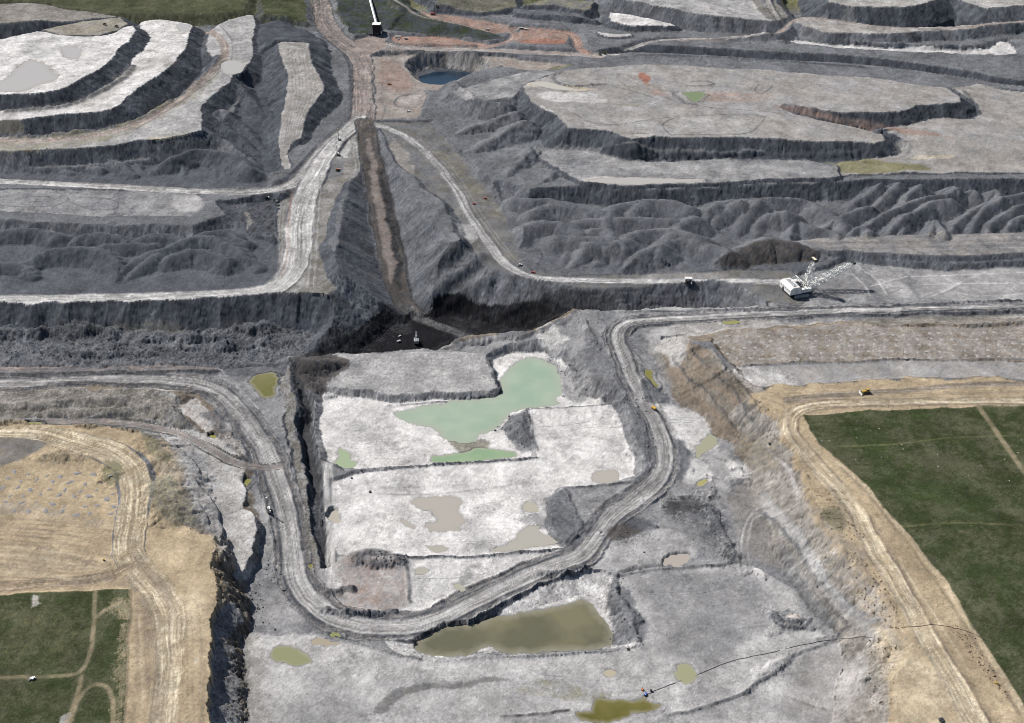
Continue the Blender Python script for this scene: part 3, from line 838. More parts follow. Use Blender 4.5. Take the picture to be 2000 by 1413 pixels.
road([(716, 240, -1), (750, 249, -2), (800, 268, -4), (850, 318, -7), (888, 365, -10), (906, 400, -12), (922, 432, -14), (950, 470, -17), (975, 505, -20), (1003, 530, -22), (1050, 545, -24), (1150, 549, -25), (1300, 551, -25), (1450, 549, -25), (1530, 552, -27)], 19,
     ('pale', 'lgray', 100, 0, 1), berm=.6, tracks=.35)
for o in (8, 16, -8):
    line([(800 + o, 262, -4), (852 + o, 310, -7), (893 + o, 362, -10), (920 + o, 412, -13), (950 + o, 455, -17), (985 + o, 500, -20)], 2, 'taupe' if o > 0 else 'gray', alpha=.6)

ridge([(1400, 515, -22), (1446, 486, -8), (1484, 470, -1), (1525, 469, -1), (1564, 477, -6), (1606, 500, -20)], ('dark', 'dbrown', 80, -.1, 1), r=10, s=.6, rough=.5)
# ---- terrace left of the ramp, the roads west
pad([(668, 256, -3), (696, 262, -4), (704, 300, -8), (708, 330, -11), (690, 350, -10), (668, 360, -9), (655, 395, -10), (642, 425, -11), (640, 440, -11), (633, 470, -12), (619, 490, -13), (632, 520, -14), (643, 545, -15), (662, 572, -16), (640, 588, -16), (560, 604, -17),
     (400, 607, -17), (200, 607, -17), (0, 609, -17), (-160, 612, -17), (-160, 585, -17), (0, 580, -17), (400, 575, -17), (520, 562, -16), (545, 540, -15), (545, 470, -13), (540, 400, -10), (560, 390, -9), (618, 370, -9), (640, 310, -5)],
    -12, ('lgray', 'bgray', 140, .1, 1), DK, R=60, jit=1.5, rough=.3)
paint([(672, 262, -4), (684, 262, -4), (682, 310, -8), (668, 312, -8)], 'pale', -6, .8)
paint([(688, 268, -4), (698, 270, -4), (696, 290, -6), (686, 290, -6)], 'pale', -6, .7)
paint([(650, 310, -6), (675, 312, -8), (670, 350, -10), (640, 350, -9)], 'gray', -8, .7)
for k in range(5):
    line([(690 + 3 * k, 285, -6), (694 + 3 * k, 320, -9), (698 + 3 * k, 345, -11)], 1.5, 'mgray' if k % 2 else 'pale', alpha=.5)
road([(706, 230, 0, 30), (685, 250, -1, 42), (645, 285, -3, 46), (615, 318, -5, 42), (592, 346, -7, 36), (560, 367, -8, 28), (500, 378, -9, 30), (400, 376, -9, 28), (200, 365, -9, 27), (0, 355, -8, 27), (-150, 349, -8, 27)], 36, ('road', 'pale', 140, .1, 1), berm=1.5, tracks=.3, edge='droad')
road([(664, 270, -2, 30), (640, 298, -4, 40), (622, 330, -6, 44), (606, 358, -7, 50), (590, 395, -10, 52), (583, 440, -12, 52), (581, 480, -13, 50), (576, 515, -14, 48), (560, 546, -15, 46), (530, 567, -16, 44), (480, 577, -17, 46), (400, 582, -17, 46), (200, 587, -17, 46), (0, 591, -17, 46), (-150, 594, -17, 46)], 42,
     ('white', 'pale', 160, .35, 1), berm=1.2, tracks=.28, edge='gray')
line([(570, 375, -9), (566, 410, -11), (563, 450, -12), (561, 500, -14), (552, 540, -15)], 2.5, 'red', alpha=.7)
line([(589, 430, -12), (589, 480, -13), (586, 525, -14)], 2, 'dgray', alpha=.7)
for k in range(4):
    line([(622 + 4 * k, 345, -9), (616 + 4 * k, 400, -10), (612 + 4 * k, 450, -12), (608 + 5 * k, 500, -14), (600 + 6 * k, 560, -16)], 1.6, 'bgray' if k % 2 else 'pale', alpha=.6)
    line([(548 + 3 * k, 400, -10), (546 + 3 * k, 450, -12), (545 + 3 * k, 500, -14), (540 + 3 * k, 545, -15)], 1.8, 'bgray' if k % 2 else 'lgray', alpha=.6)
line([(590, 345, -7), (612, 330, -6), (640, 300, -4)], 3, 'taupe', alpha=.4)
pad([(430, 400, -6), (470, 400, -9), (530, 395, -10), (540, 430, -11), (535, 470, -12), (490, 460, -14), (480, 440, -13)], -12, ('dark', 'mgray', 60, .2, 1.5), DK, R=20, rough=2.0)
ridge([(395, 388, 2), (420, 400, -2), (450, 425, -10), (465, 445, -15)], DK, r=3)
paint([(478, 420), (490, 410), (488, 440), (480, 450)], 'taupe', -12, .7)

# ---- the ramp down to the coal
RAMP = [(712, 238, -1, 42), (718, 275, -5, 44), (727, 320, -12, 46), (736, 370, -22, 48), (748, 430, -34, 50), (760, 490, -47, 48), (770, 540, -57, 42), (782, 580, -66, 36), (800, 605, -72, 34), (830, 627, -77, 34), (860, 645, -80, 30)]
road(RAMP, 48, ('dbrown', 'dark', 160, -.05, 1), berm=1.8, tracks=.35, R=110, s=.72, scol=DK2, name='mine_ramp', edge='dark', rough=.2)
paint([(738, 330, -14), (748, 330, -14), (772, 430, -34), (786, 520, -53), (790, 570, -64), (774, 560, -62), (764, 500, -49), (752, 440, -36), (742, 380, -24)], ('dark', 'coal', 60, 0, 1), -40, .95, soft=5)
paint([(690, 440, -12), (715, 470, -30), (735, 520, -50), (742, 570, -62), (728, 560, -58), (712, 500, -40)], ('bgray', 'dgray', 60, 0, 1), -30, .5, soft=4, nz=.5)

# ---- the coal pit: floor, then the rubble end on the left
pad([(650, 722), (700, 712), (830, 708), (900, 706), (960, 702), (1070, 694), (1150, 682), (1300, 664), (1400, 651), (1400, 646), (1300, 655), (1200, 664), (1100, 657), (1000, 640), (930, 626), (880, 614), (850, 625), (815, 618), (790, 632), (760, 640), (735, 662), (700, 690)],
    -80, ('coal', 'coal', 90, 0, 1), ('gray', 'mgray', 160, -.2, 1), su=.70, R=130, jit=2, rough=.5, flute=1.6, name='coal_floor', sname='spoil_slope', fill=False, band=[(0, 27, 'coal')])
paint([(690, 690), (735, 650), (775, 622), (800, 650), (840, 655), (865, 630), (850, 600), (900, 615), (1130, 625), (1130, 700), (690, 720)], 'coal', -80, .97, soft=2)
paint([(865, 616, -76), (900, 613, -74), (1000, 614, -74), (1070, 610, -72), (1130, 606, -70), (1200, 610, -70), (1200, 660, -80), (860, 680, -80)], ('coal', 'dark', 60, -.2, 1), -70, .92, soft=2, nz=.1)
paint([(600, 678, -60), (640, 660, -62), (700, 640, -66), (750, 632, -72), (770, 640, -78), (740, 662, -78), (720, 690, -78), (660, 705, -70), (600, 700, -60)], ('coal', 'dark', 60, .1, 1.4), -70, .9, soft=3, nz=.6)
road([(795, 600, -71), (815, 616, -75), (850, 635, -79), (900, 652, -80)], 22, ('droad', 'dark', 60, .3, 1), berm=.8, tracks=.4, flat=False, label=False)
pad([(-160, 655, -48), (0, 653, -48), (200, 648, -48), (400, 646, -50), (560, 640, -53), (620, 652, -60), (600, 680, -58), (570, 700, -48), (560, 716, -44), (300, 722, -42), (0, 724, -40), (-160, 726, -40)],
    -48, ('dgray', 'gray', 90, .15, 1.5), DK, R=60, rough=3.0, name='rubble_bench', jit=4)
for a in ([(100, 640, -40), (160, 630, -34), (230, 645, -42)], [(240, 660, -42), (330, 652, -40), (420, 656, -42)], [(450, 640, -44), (520, 630, -42), (560, 640, -50)], [(-60, 650, -38), (40, 640, -36), (110, 648, -40)], [(300, 676, -42), (420, 672, -43), (540, 668, -48)], [(80, 690, -40), (200, 686, -40), (330, 692, -41)]):
    ridge(a, ('dgray', 'lgray', 60, .1, 1.6), r=5, lump=4, s=.55, rough=3)
for pts in ([(60, 640), (130, 632), (210, 640), (220, 660), (120, 668), (60, 660)], [(230, 685), (300, 676), (420, 690), (380, 700), (250, 704)], [(420, 625), (500, 612), (560, 640), (500, 650), (430, 640)]):
    paint(pts, 'dark', -45, .6, nz=.8, soft=4)
paint([(215, 605, -18), (330, 605, -18), (370, 625, -28), (330, 645, -38), (240, 640, -38), (215, 620, -26)], ('mgray', 'bgray', 60, .2, 1), -28, .6, soft=5)

# ================================================================ THE NEAR SIDE
# ---- general cut: the whole working floor
pad([(560, 716, -44), (570, 700, -46), (640, 692, -48), (755, 686, -48), (826, 685, -48), (887, 680, -47), (900, 668, -44), (1000, 657, -42), (1055, 650, -38), (1090, 632, -32), (1127, 606, -24), (1255, 602, -22), (1500, 598, -22), (1700, 596, -22), (2160, 588, -22), (2160, 612, -20), (1640, 629, -20),
     (1500, 640, -20), (1400, 646, -20), (1340, 658, -22), (1290, 660, -25), (1272, 690, -29), (1292, 740, -33), (1340, 800, -37), (1400, 850, -39), (1445, 890, -40), (1470, 930, -42), (1540, 1010, -44), (1600, 1110, -46), (1650, 1210, -46), (1700, 1290, -46), (1690, 1430, -46), (1690, 1560, -46),
     (480, 1560, -46), (480, 1400, -46), (476, 1300, -47), (478, 1210, -48), (490, 1120, -48), (505, 1060, -47), (500, 1000, -45), (490, 960, -42), (500, 915, -40), (470, 860, -38), (425, 800, -36), (380, 762, -36), (300, 752, -36), (0, 760, -36), (-160, 764, -36), (-160, 724, -38), (0, 720, -38), (300, 718, -38), (480, 718, -40)],
    -46, LG, ('bgray', 'brown', 160, .1, 1.2), su=.42, sd=2.4, R=110, jit=3, rough=.3, name='pit_floor', sname='pit_wall', srough=.6, flute=1.4,
    band=[(10, 22, 'brown'), (44, 52, 'brown'), (76, 95, 'taupe')])

# ---- left near benches: dark tracked strip, ridge of pale spoil, brown road
paint([(-150, 715), (300, 715), (560, 700), (600, 700), (620, 760), (600, 790), (580, 760), (480, 735), (300, 735), (-150, 738)], ('gray', 'dgray', 80, .1, 1), -39, .8, soft=3)
line([(-50, 726, -38), (150, 724, -38), (300, 722, -38), (440, 720, -39)], 3.5, 'rose', alpha=.6)
line([(-50, 733, -38), (60, 733, -38), (200, 731, -38), (300, 730, -38), (420, 726, -39)], 5, 'dark', dh=2.2, alpha=.8)
line([(100, 752, -36), (170, 750, -36), (230, 752, -36)], 6, 'dark', dh=2.0, alpha=.6)
pad([(-160, 772, -22), (0, 768, -22), (140, 760, -22), (250, 756, -23), (290, 764, -24), (330, 775, -27), (350, 800, -29), (330, 822, -29), (250, 820, -25), (100, 816, -23), (0, 820, -22), (-160, 824, -22)], -23, ('taupe', 'bgray', 90, .1, 1.4), ('bgray', 'lgray', 80, 0, 1), R=40, rough=1.6, jit=4)
for a in ([(0, 790, -18), (120, 782, -16), (230, 775, -18), (285, 768, -22)], [(270, 770, -18), (300, 790, -18), (330, 812, -24)], [(60, 806, -18), (160, 800, -18), (240, 806, -21)], [(310, 780, -20), (345, 800, -22), (370, 830, -30)]):
    ridge(a, ('taupe', 'khaki', 60, 0, 1.3), s=.5, r=4, lump=2, rough=1.5)
for pts in ([(108, 792), (130, 784), (133, 795), (115, 800)], [(228, 805), (255, 795), (262, 808), (235, 815)], [(330, 785), (350, 800), (375, 830), (355, 825)]):
    paint(pts, 'dgray', -22, .7, nz=.5)
paint([(275, 760, -30), (340, 762, -34), (345, 772, -34), (300, 772, -30)], 'pale', -33, .8)
pad([(350, 790, -32), (385, 775, -34), (405, 800, -35), (420, 840, -36), (400, 850, -36), (370, 820, -34)], -34, ('rose', 'pale', 50, .2, 1), None, R=15, rough=.6)
# road embankment strip and the pale pads beside it
for pts, c in (([(420, 790), (445, 790), (480, 840), (440, 860), (425, 830)], 'pale'), ([(430, 860), (470, 855), (495, 890), (465, 905), (440, 885)], 'white'), ([(480, 740), (500, 760), (510, 800), (490, 790)], 'lgray'), ([(500, 960), (530, 960), (545, 1060), (520, 1080), (505, 1010)], 'pale'), ([(565, 780), (580, 830), (590, 880), (560, 870), (545, 820)], 'pale')):
    paint(pts, (c, 'lgray', 40, .1, 1.6), -38, .7, nz=.5, soft=3)

# ---- tan plateau, bottom left
TANL = [(-200, 835, -14), (0, 832, -14), (90, 830, -14), (200, 835, -15), (260, 845, -15), (330, 870, -18), (350, 930, -20), (352, 980, -16), (345, 1020, -11), (400, 1040, -8), (412, 1050, -8), (418, 1080, -7), (414, 1142, -7), (424, 1180, -7), (420, 1257, -7), (426, 1308, -7), (421, 1359, -7), (428, 1413, -7), (430, 1560, -7), (-200, 1560, -6), (-200, 1100, -9), (-200, 950, -13)]
pad([(300, 830, -30), (420, 856, -33), (470, 890, -36), (482, 930, -38), (478, 985, -36), (493, 1015, -34), (497, 1060, -33), (479, 1104, -34), (468, 1128, -35), (440, 1110, -33), (420, 1060, -30), (380, 1000, -26), (340, 900, -26)], -32, ('taupe', 'pale', 130, .3, 1.2), ('bgray', 'lgray', 80, 0, 1), sd=2.6, R=50, rough=.8, jit=3, flute=1.5, srough=1.5)
pad(TANL, -8, ('tan', 'tan2', 220, -.15, 1), ('bgray', 'brown', 60, .1, 1.3), sd=1.5, R=50, jit=3.5, flute=5, srough=2.6, rough=.25, name='tan_ground', sname='pit_wall', band=[(0, 6, 'tan2'), (14, 18, 'dgray')])
ridge([(352, 930, -14), (375, 970, -20), (395, 1010, -24)], ('taupe', 'khaki', 60, .2, 1), s=.5, r=5, lump=3, rough=1.5)
ridge([(280, 845, -10), (310, 870, -10), (330, 890, -14), (350, 920, -18)], ('khaki', 'tan2', 60, .2, 1), s=.5, r=5, lump=2, rough=1.2)
paint([(290, 990), (330, 940), (360, 970), (380, 1030), (345, 1025), (310, 1005)], ('bgray', 'khaki', 50, 0, 1.5), -16, .7, nz=.6, soft=4)
paint([(0, 850), (60, 852), (95, 860), (60, 885), (0, 912), (-100, 915), (-100, 852)], ('bgray', 'gray', 80, .1, 1), -14, .85, soft=3)
paint([(60, 895), (110, 875), (160, 880), (150, 905), (100, 918)], ('olive', 'tan2', 50, .3, 1.2), -14, .6, nz=.6, soft=4)
paint([(185, 900), (230, 900), (235, 940), (215, 945)], ('olive', 'tan2', 50, .2, 1.2), -14, .75, nz=.5, soft=3)
paint([(-100, 970), (0, 975), (60, 985), (130, 1005), (210, 1020), (215, 1030), (100, 1010), (0, 1000), (-100, 998)], ('bgray', 'taupe', 60, .2, 1), -12, .6, nz=.4, soft=4)
road([(-150, 842, -14, 26), (0, 843, -14, 24), (80, 846, -14, 30), (160, 866, -14, 42), (220, 885, -14, 42), (255, 912, -14, 38), (266, 950, -13, 38), (260, 1000, -12, 36), (248, 1050, -10, 36), (250, 1095, -9, 34), (285, 1130, -8, 36), (322, 1175, -7, 38), (335, 1230, -7, 34), (330, 1300, -7, 30), (320, 1420, -7, 30), (320, 1560, -7, 30)], 40,
     ('tan2', 'cream', 100, .1, 1), berm=.5, tracks=.4, R=20, name='dirt_road', rough=.12)
road([(250, 1110, -9), (215, 1128, -8), (120, 1136, -8), (0, 1143, -8), (-150, 1150, -8)], 20, ('tan2', 'brown', 100, .1, 1), berm=.4, tracks=.45, R=20, name='dirt_road', flat=False)
line([(215, 1132, -8), (250, 1138, -8), (280, 1160, -8), (290, 1200, -7), (295, 1270, -7), (308, 1420, -7)], 9, 'brown', alpha=.55)
line([(262, 1090, -9), (300, 1130, -8), (335, 1180, -7), (352, 1220, -7), (354, 1260, -7)], 9, 'brown', alpha=.4)
for a in ([(-50, 1010, -11), (60, 1012, -11), (150, 1022, -11), (220, 1035, -10)], [(-50, 1025, -11), (80, 1030, -10), (160, 1050, -10), (215, 1072, -9)], [(-50, 1040, -10), (60, 1044, -10), (140, 1062, -10), (215, 1085, -9)], [(60, 1060, -10), (130, 1080, -9), (190, 1105, -9)], [(265, 1150, -8), (270, 1300, -7), (262, 1420, -7)],
          [(130, 1110, -9), (145, 1092, -9), (170, 1085, -9)], [(140, 1112, -9), (155, 1098, -9), (180, 1090, -9)], [(395, 1250, -7), (398, 1330, -7), (396, 1420, -7)], [(278, 1300, -7), (285, 1320, -7), (296, 1330, -7)]):
    line(a, 3, 'brown', alpha=.45)
for pts in ([(330, 1160), (400, 1150), (410, 1250), (370, 1260)], [(0, 1060), (120, 1080), (190, 1110), (60, 1120), (-100, 1110)]):
    paint(pts, 'cream', -8, .35, nz=.6, soft=10)
paint([(372, 1290), (380, 1290), (384, 1300), (374, 1302)], 'pale', -7, .7)
pad([(-200, 1164), (0, 1162), (80, 1157), (180, 1152), (252, 1149), (250, 1200), (248, 1260), (246, 1330), (243, 1420), (240, 1560), (-200, 1560)], -6, ('grass', 'grass2', 130, -.1, 1.5), None, R=10, jit=.8, rough=.25, name='grass_field', mat='grass')
paint([(232, 1172), (252, 1165), (250, 1330), (244, 1420), (232, 1420), (228, 1300), (236, 1230), (225, 1190), (205, 1192)], ('khaki', 'tan2', 40, 0, 1.2), -6, .85, soft=4, nz=.3)
paint([(0, 1190), (100, 1190), (160, 1220), (150, 1270), (60, 1290), (-100, 1280), (-100, 1200)], ('olive', 'grass2', 30, .1, 2), -6, .45, nz=.8, soft=10)
paint([(55, 1165), (72, 1162), (75, 1178), (58, 1182)], ('tan', 'pale', 20, .3, 1), -6, .8)
paint([(115, 1395), (130, 1388), (135, 1420), (112, 1420)], ('tan', 'pale', 20, .3, 1), -6, .7)
for a in ([(187, 1155), (184, 1200), (182, 1240), (172, 1290), (155, 1315), (120, 1320), (60, 1322), (-60, 1326)], [(160, 1320), (155, 1345), (138, 1390), (130, 1430)], [(138, 1410), (150, 1370), (170, 1342), (195, 1335), (215, 1345), (222, 1380), (220, 1430)], [(230, 1180), (205, 1190), (190, 1205)]):
    line([(p[0], p[1], -6) for p in a], 3.2, ('khaki', 'tan2', 30, .2, 1), alpha=.75)

for a, c in (([(295, 950, -5), (325, 985, -1), (350, 1012, -5)], ('bgray', 'khaki', 40, 0, 1.4)), ([(315, 940, -6), (345, 965, -6), (370, 1000, -12)], ('bgray', 'khaki', 40, 0, 1.4)), ([(290, 870, -9), (312, 890, -9), (330, 915, -12)], ('olive', 'tan2', 40, .3, 1.2)), ([(70, 890, -11), (110, 880, -9), (150, 888, -12)], ('khaki', 'tan2', 40, .1, 1.2)),
             ([(190, 905, -12), (215, 920, -10), (228, 938, -12)], ('olive', 'tan2', 40, .2, 1.2)), ([(300, 1000, -9), (340, 1022, -8), (380, 1030, -14)], ('khaki', 'bgray', 40, 0, 1.4))):
    ridge(a, c, s=.36, r=5, lump=2.5, rough=1.5, R=40)
paint([(300, 850, -15), (350, 880, -18), (360, 960, -18), (400, 1035, -9), (380, 1045, -9), (330, 985, -12), (300, 900, -13)], ('taupe', 'bgray', 50, 0, 1.4), -14, .6, soft=8, nz=.4)
# ---- the working floors, step by step
pad([(640, 692), (700, 690), (826, 688), (890, 686), (940, 690), (955, 705), (965, 740), (976, 768), (960, 776), (850, 781), (780, 782), (700, 776), (650, 768), (640, 740), (680, 715)], -44, ('pale', 'lgray', 120, .25, 1.3), LG, sd=1.1, R=30, jit=2, rough=.6, name='pit_floor')
pad([(630, 770), (700, 779), (780, 786), (850, 784), (960, 780), (982, 770), (972, 735), (962, 704), (1000, 690), (1060, 690), (1095, 705), (1115, 730), (1130, 770), (1190, 790), (1100, 800), (1032, 802), (990, 812), (975, 840), (1000, 860), (1040, 880), (1050, 893), (960, 898), (850, 908), (740, 914), (670, 918), (640, 906), (630, 860), (622, 820)],
    -52, WH, LG, sd=1, su=.8, R=50, jit=2, rough=.4, name='pit_floor')
pad([(1034, 800), (1100, 796), (1190, 792), (1205, 810), (1218, 840), (1225, 870), (1240, 900), (1235, 930), (1190, 946), (1110, 952), (1085, 958), (1070, 975), (1068, 1000), (1062, 1030), (1090, 1060), (1100, 1072), (950, 1082), (800, 1090), (690, 1088), (660, 1080), (648, 1040), (652, 990), (648, 940), (700, 924), (850, 912), (960, 902), (1052, 896), (1045, 870), (1036, 830)],
    -46, ('white', 'pale', 260, -.4, .8), LG, sd=.75, R=40, jit=1.5, rough=.3, name='pit_floor')
pad([(660, 1085), (800, 1094), (950, 1086), (1110, 1076), (1150, 1066), (1165, 1080), (1140, 1110), (1080, 1120), (960, 1170), (900, 1200), (820, 1210), (660, 1210), (640, 1180), (650, 1120)], -46.5, ('white', 'pale', 160, 0, 1.3), None, R=20, jit=1.5, name='pit_floor')
paint([(668, 1085), (700, 1078), (770, 1085), (800, 1110), (800, 1190), (740, 1195), (650, 1190), (655, 1130)], ('lgray', 'rose', 60, .1, 1.6), -46, .75, soft=5)
for pts in ([(690, 1140), (735, 1145), (760, 1165), (740, 1180), (700, 1165)], [(720, 1130), (745, 1112), (720, 1110)], [(880, 1210), (920, 1195), (915, 1225), (890, 1224)]):
    paint(pts, 'red', -46, .45, nz=.8, soft=4)
pad([(1106, 955), (1180, 950), (1250, 945), (1290, 960), (1290, 1000), (1230, 1030), (1190, 1040), (1170, 1060), (1146, 1064), (1130, 1020), (1115, 980)], -41, ('gray', 'lgray', 100, .1, 1), ('gray', 'lgray', 60, 0, 1), sd=.55, R=40, jit=2, rough=.3, name='pit_bench')
pad([(830, 1262), (800, 1248), (840, 1228), (900, 1222), (1000, 1196), (1100, 1174), (1160, 1166), (1170, 1180), (1186, 1210), (1200, 1250), (1195, 1266), (1100, 1274), (1000, 1278), (900, 1284)], -52, ('white', 'pale', 120, .0, 1), ('white', 'lgray', 60, 0, 1.2), su=.2, R=40, jit=1.5, rough=.3, name='pit_floor')
pad([(1212, 1122), (1330, 1108), (1440, 1100), (1470, 1110), (1560, 1150), (1640, 1215), (1690, 1290), (1690, 1430), (1690, 1560), (490, 1560), (490, 1300), (488, 1240), (560, 1236), (680, 1258), (750, 1272), (830, 1292), (860, 1294), (1000, 1286), (1100, 1280), (1200, 1272), (1240, 1268), (1256, 1250), (1240, 1220), (1220, 1170), (1206, 1140)],
    -45, ('lgray', 'pale', 420, .1, .9), ('gray', 'lgray', 60, 0, 1), sd=.55, R=40, jit=2, rough=.3, name='pit_floor')
ridge([(1200, 1132, -41), (1206, 1170, -40), (1224, 1200, -40), (1240, 1240, -40), (1250, 1255, -43)], ('gray', 'dgray', 50, .2, 1.3), s=.6, r=2, lump=2, rough=1.6)
paint([(1240, 1125), (1400, 1110), (1480, 1130), (1500, 1180), (1400, 1220), (1280, 1200), (1240, 1160)], ('gray', 'lgray', 120, .1, 1), -45, .75, soft=8)
paint([(1290, 1240), (1400, 1190), (1480, 1240), (1400, 1300), (1280, 1290)], ('lgray', 'gray', 120, .1, 1.2), -45, .5, soft=8)
paint([(1180, 1060), (1290, 1030), (1350, 1050), (1360, 1100), (1260, 1115), (1200, 1116), (1150, 1130), (1150, 1090)], ('pale', 'lgray', 80, 0, 1.4), -45, .8, soft=4)
# trench along the left edge, dug deep for shadow; floor coloured dark as shade
pad([(571, 716, -51), (591, 745, -52), (603, 790, -54), (611, 860, -56), (623, 930, -57), (627, 1000, -58), (635, 1060, -58), (645, 1115, -58), (634, 1118, -58), (618, 1050, -58), (610, 1000, -58), (602, 940, -58), (596, 870, -58), (586, 820, -57), (580, 770, -55), (566, 730, -53)],
    -57, 'dark', ('dgray', 'gray', 40, .1, 1), su=2.6, R=14, jit=2, rough=1.0, name='pit_trench', srough=1.6, flute=1.2, fill=False)
pad([(563, 712, -38.5), (574, 776, -40.0), (577, 815, -40.5), (587, 866, -42.0), (597, 917, -43.5), (596, 942, -43.5), (601, 975, -44.5), (609, 1031, -45.0), (616, 1060, -45.5), (622, 1068, -45.5), (631, 1117, -46.0), (610, 1110, -48.0), (596, 1040, -45.5), (585, 960, -44.5), (570, 880, -42.5), (556, 800, -40.5), (548, 740, -38.5)],
    -44, ('lgray', 'bgray', 60, .2, 1.4), ('dgray', 'gray', 40, 0, 1), sd=3.0, R=14, jit=2.2, rough=1.0, name='pit_bench', srough=1.6, flute=1.5)
ridge([(563, 712, -39), (570, 750, -39), (577, 800, -41)], ('dgray', 'gray', 40, 0, 1.4), s=.8, r=2, lump=2, R=30, rough=1.5)
ridge([(575, 700, -36), (600, 712, -34), (635, 712, -37), (672, 712, -43)], ('dark', 'dbrown', 50, -.1, 1), s=.5, r=5, lump=2, rough=1.4)
ridge([(595, 730, -38), (620, 750, -41), (645, 762, -46)], ('dbrown', 'dark', 50, 0, 1), s=.6, r=4, lump=2, rough=1.5)
road([(640, 915, -50, 15), (644, 980, -50, 15), (648, 1050, -49, 15), (645, 1120, -48, 14), (642, 1160, -47, 14)], 15, 'pale', berm=.5, tracks=.15, R=10, name='dirt_road', flat=False)
# highwall crest, right of the coal: humps and the knife edge
ridge([(890, 668, -40), (905, 655, -36), (960, 653, -36), (1030, 651, -36), (1060, 642, -35)], ('gray', 'lgray', 60, .2, 1.3), s=.75, r=6, lump=2, rough=1)
ridge([(1064, 636, -32), (1090, 627, -28), (1110, 618, -26), (1129, 604, -22)], ('gray', 'lgray', 60, .2, 1.3), s=.8, r=3, lump=1.6, rough=1)
ridge([(1129, 604, -22), (1150, 640, -26), (1170, 680, -31), (1195, 730, -36), (1215, 770, -39)], ('mgray', 'lgray', 50, .1, 1.6), s=.75, r=3, lump=2.5, rough=1.8)
ridge([(1100, 690, -44), (1130, 730, -46), (1160, 760, -47)], ('gray', 'lgray', 50, .2, 1.5), s=.5, r=3, lump=2, rough=1.3)
ridge([(1225, 800, -42), (1250, 850, -43), (1270, 890, -44)], ('gray', 'lgray', 50, .1, 1.5), s=.6, r=4, lump=2, rough=1.4)
paint([(1045, 650), (1070, 632), (1090, 655), (1110, 670), (1090, 680), (1050, 676)], ('pale', 'white', 40, 0, 1), -42, .7)
# windrows along step edges
for a, z in (([(1032, 799), (1110, 795), (1192, 789)], -46), ([(1033, 800), (1042, 850), (1050, 880)], -46), ([(850, 909), (900, 905), (1000, 900), (1052, 896)], -46), ([(1110, 953), (1180, 949), (1255, 944)], -41), ([(1106, 956), (1130, 1020), (1146, 1062)], -41), ([(700, 1090), (800, 1092), (950, 1085), (1110, 1074)], -46),
             ([(1206, 1125), (1330, 1110), (1440, 1100)], -45), ([(790, 1092), (800, 1130), (802, 1180)], -46), ([(640, 908), (720, 918), (800, 914), (860, 908)], -48), ([(975, 770), (850, 780), (760, 783)], -44), ([(620, 1235), (700, 1262), (830, 1292), (900, 1290), (1100, 1278), (1210, 1268)], -45), ([(955, 700), (968, 740), (978, 770)], -44),
             ([(1450, 1355), (1540, 1300), (1560, 1276), (1640, 1250), (1660, 1225)], -45), ([(1300, 1400), (1400, 1378), (1500, 1330), (1545, 1285)], -45)):
    line([(p[0], p[1], z) for p in a], 3.0, ('gray', 'dgray', 40, .3, 1), dh=1.8, alpha=.85, jit=1.2)
for a, z in (([(1545, 1365), (1600, 1385), (1680, 1396)], -45), ([(980, 1400), (1060, 1395), (1110, 1388)], -45)):
    line([(p[0], p[1], z) for p in a], 2.5, 'dark', dh=1.4, alpha=.9)

# ---- the right wall's benches
pad([(1450, 945, -42), (1478, 972, -40), (1508, 1008, -38), (1530, 1050, -36), (1565, 1105, -35), (1600, 1160, -35), (1640, 1205, -36), (1660, 1225, -37), (1690, 1258, -38), (1715, 1242, -34), (1685, 1200, -33), (1645, 1150, -32), (1610, 1105, -32), (1575, 1050, -33), (1545, 1010, -35), (1508, 962, -38), (1475, 940, -41)], -36, ('lgray', 'taupe', 90, .1, 1.2), ('gray', 'bgray', 90, .3, 1.2), su=.62, sd=.6, R=60, jit=2, rough=.35, name='pit_bench', srough=.5, flute=1.2)
pad([(1386, 655), (1420, 641), (1500, 646), (1560, 640), (1640, 632), (1800, 640), (2160, 636), (2160, 704), (1700, 703), (1500, 712), (1440, 716), (1420, 700), (1400, 675)], -10, ('brown', 'taupe', 90, .2, 1.3), ('tan2', 'brown', 60, .2, 1), su=.9, sd=.6, R=30, jit=2, rough=.8, name='drill_bench')
pad([(1438, 718), (1500, 714), (1700, 706), (2160, 706), (2160, 756), (1900, 735), (1700, 743), (1500, 756), (1470, 752)], -8, ('taupe', 'lgray', 140, .2, 1), ('brown', 'bgray', 40, 0, 1), R=30, jit=1.5, name='mine_bench')
line([(1430, 716, -8), (1600, 710, -8), (1800, 702, -8), (2060, 700, -8)], 5, 'gray', alpha=.9, dh=1)
paint([(1430, 722), (1500, 722), (1560, 745), (1540, 756), (1480, 750), (1440, 735)], 'white', -8, .75, nz=.6, soft=3)
paint([(1290, 636, -21), (1420, 622, -21), (1560, 632, -21), (1660, 626, -21), (1640, 630, -20), (1500, 642, -20), (1400, 650, -20), (1350, 664, -22), (1310, 660, -23)], ('pale', 'taupe', 80, 0, 1.2), -20, .9, soft=2)
paint([(1640, 628, -20), (1800, 616, -21), (2160, 612, -20), (2160, 640, -15), (1800, 642, -14), (1700, 640, -16)], ('taupe', 'bgray', 120, .2, 1.2), -18, .9, soft=3)
paint([(1940, 620, -20), (2160, 612, -20), (2160, 632, -18), (1990, 634, -18)], 'pale', -19, .7, nz=.4)
paint([(1262, 650), (1290, 640), (1345, 662), (1345, 700), (1310, 720), (1290, 690), (1268, 690)], ('lgray', 'pale', 60, .2, 1.5), -26, .8, soft=4)

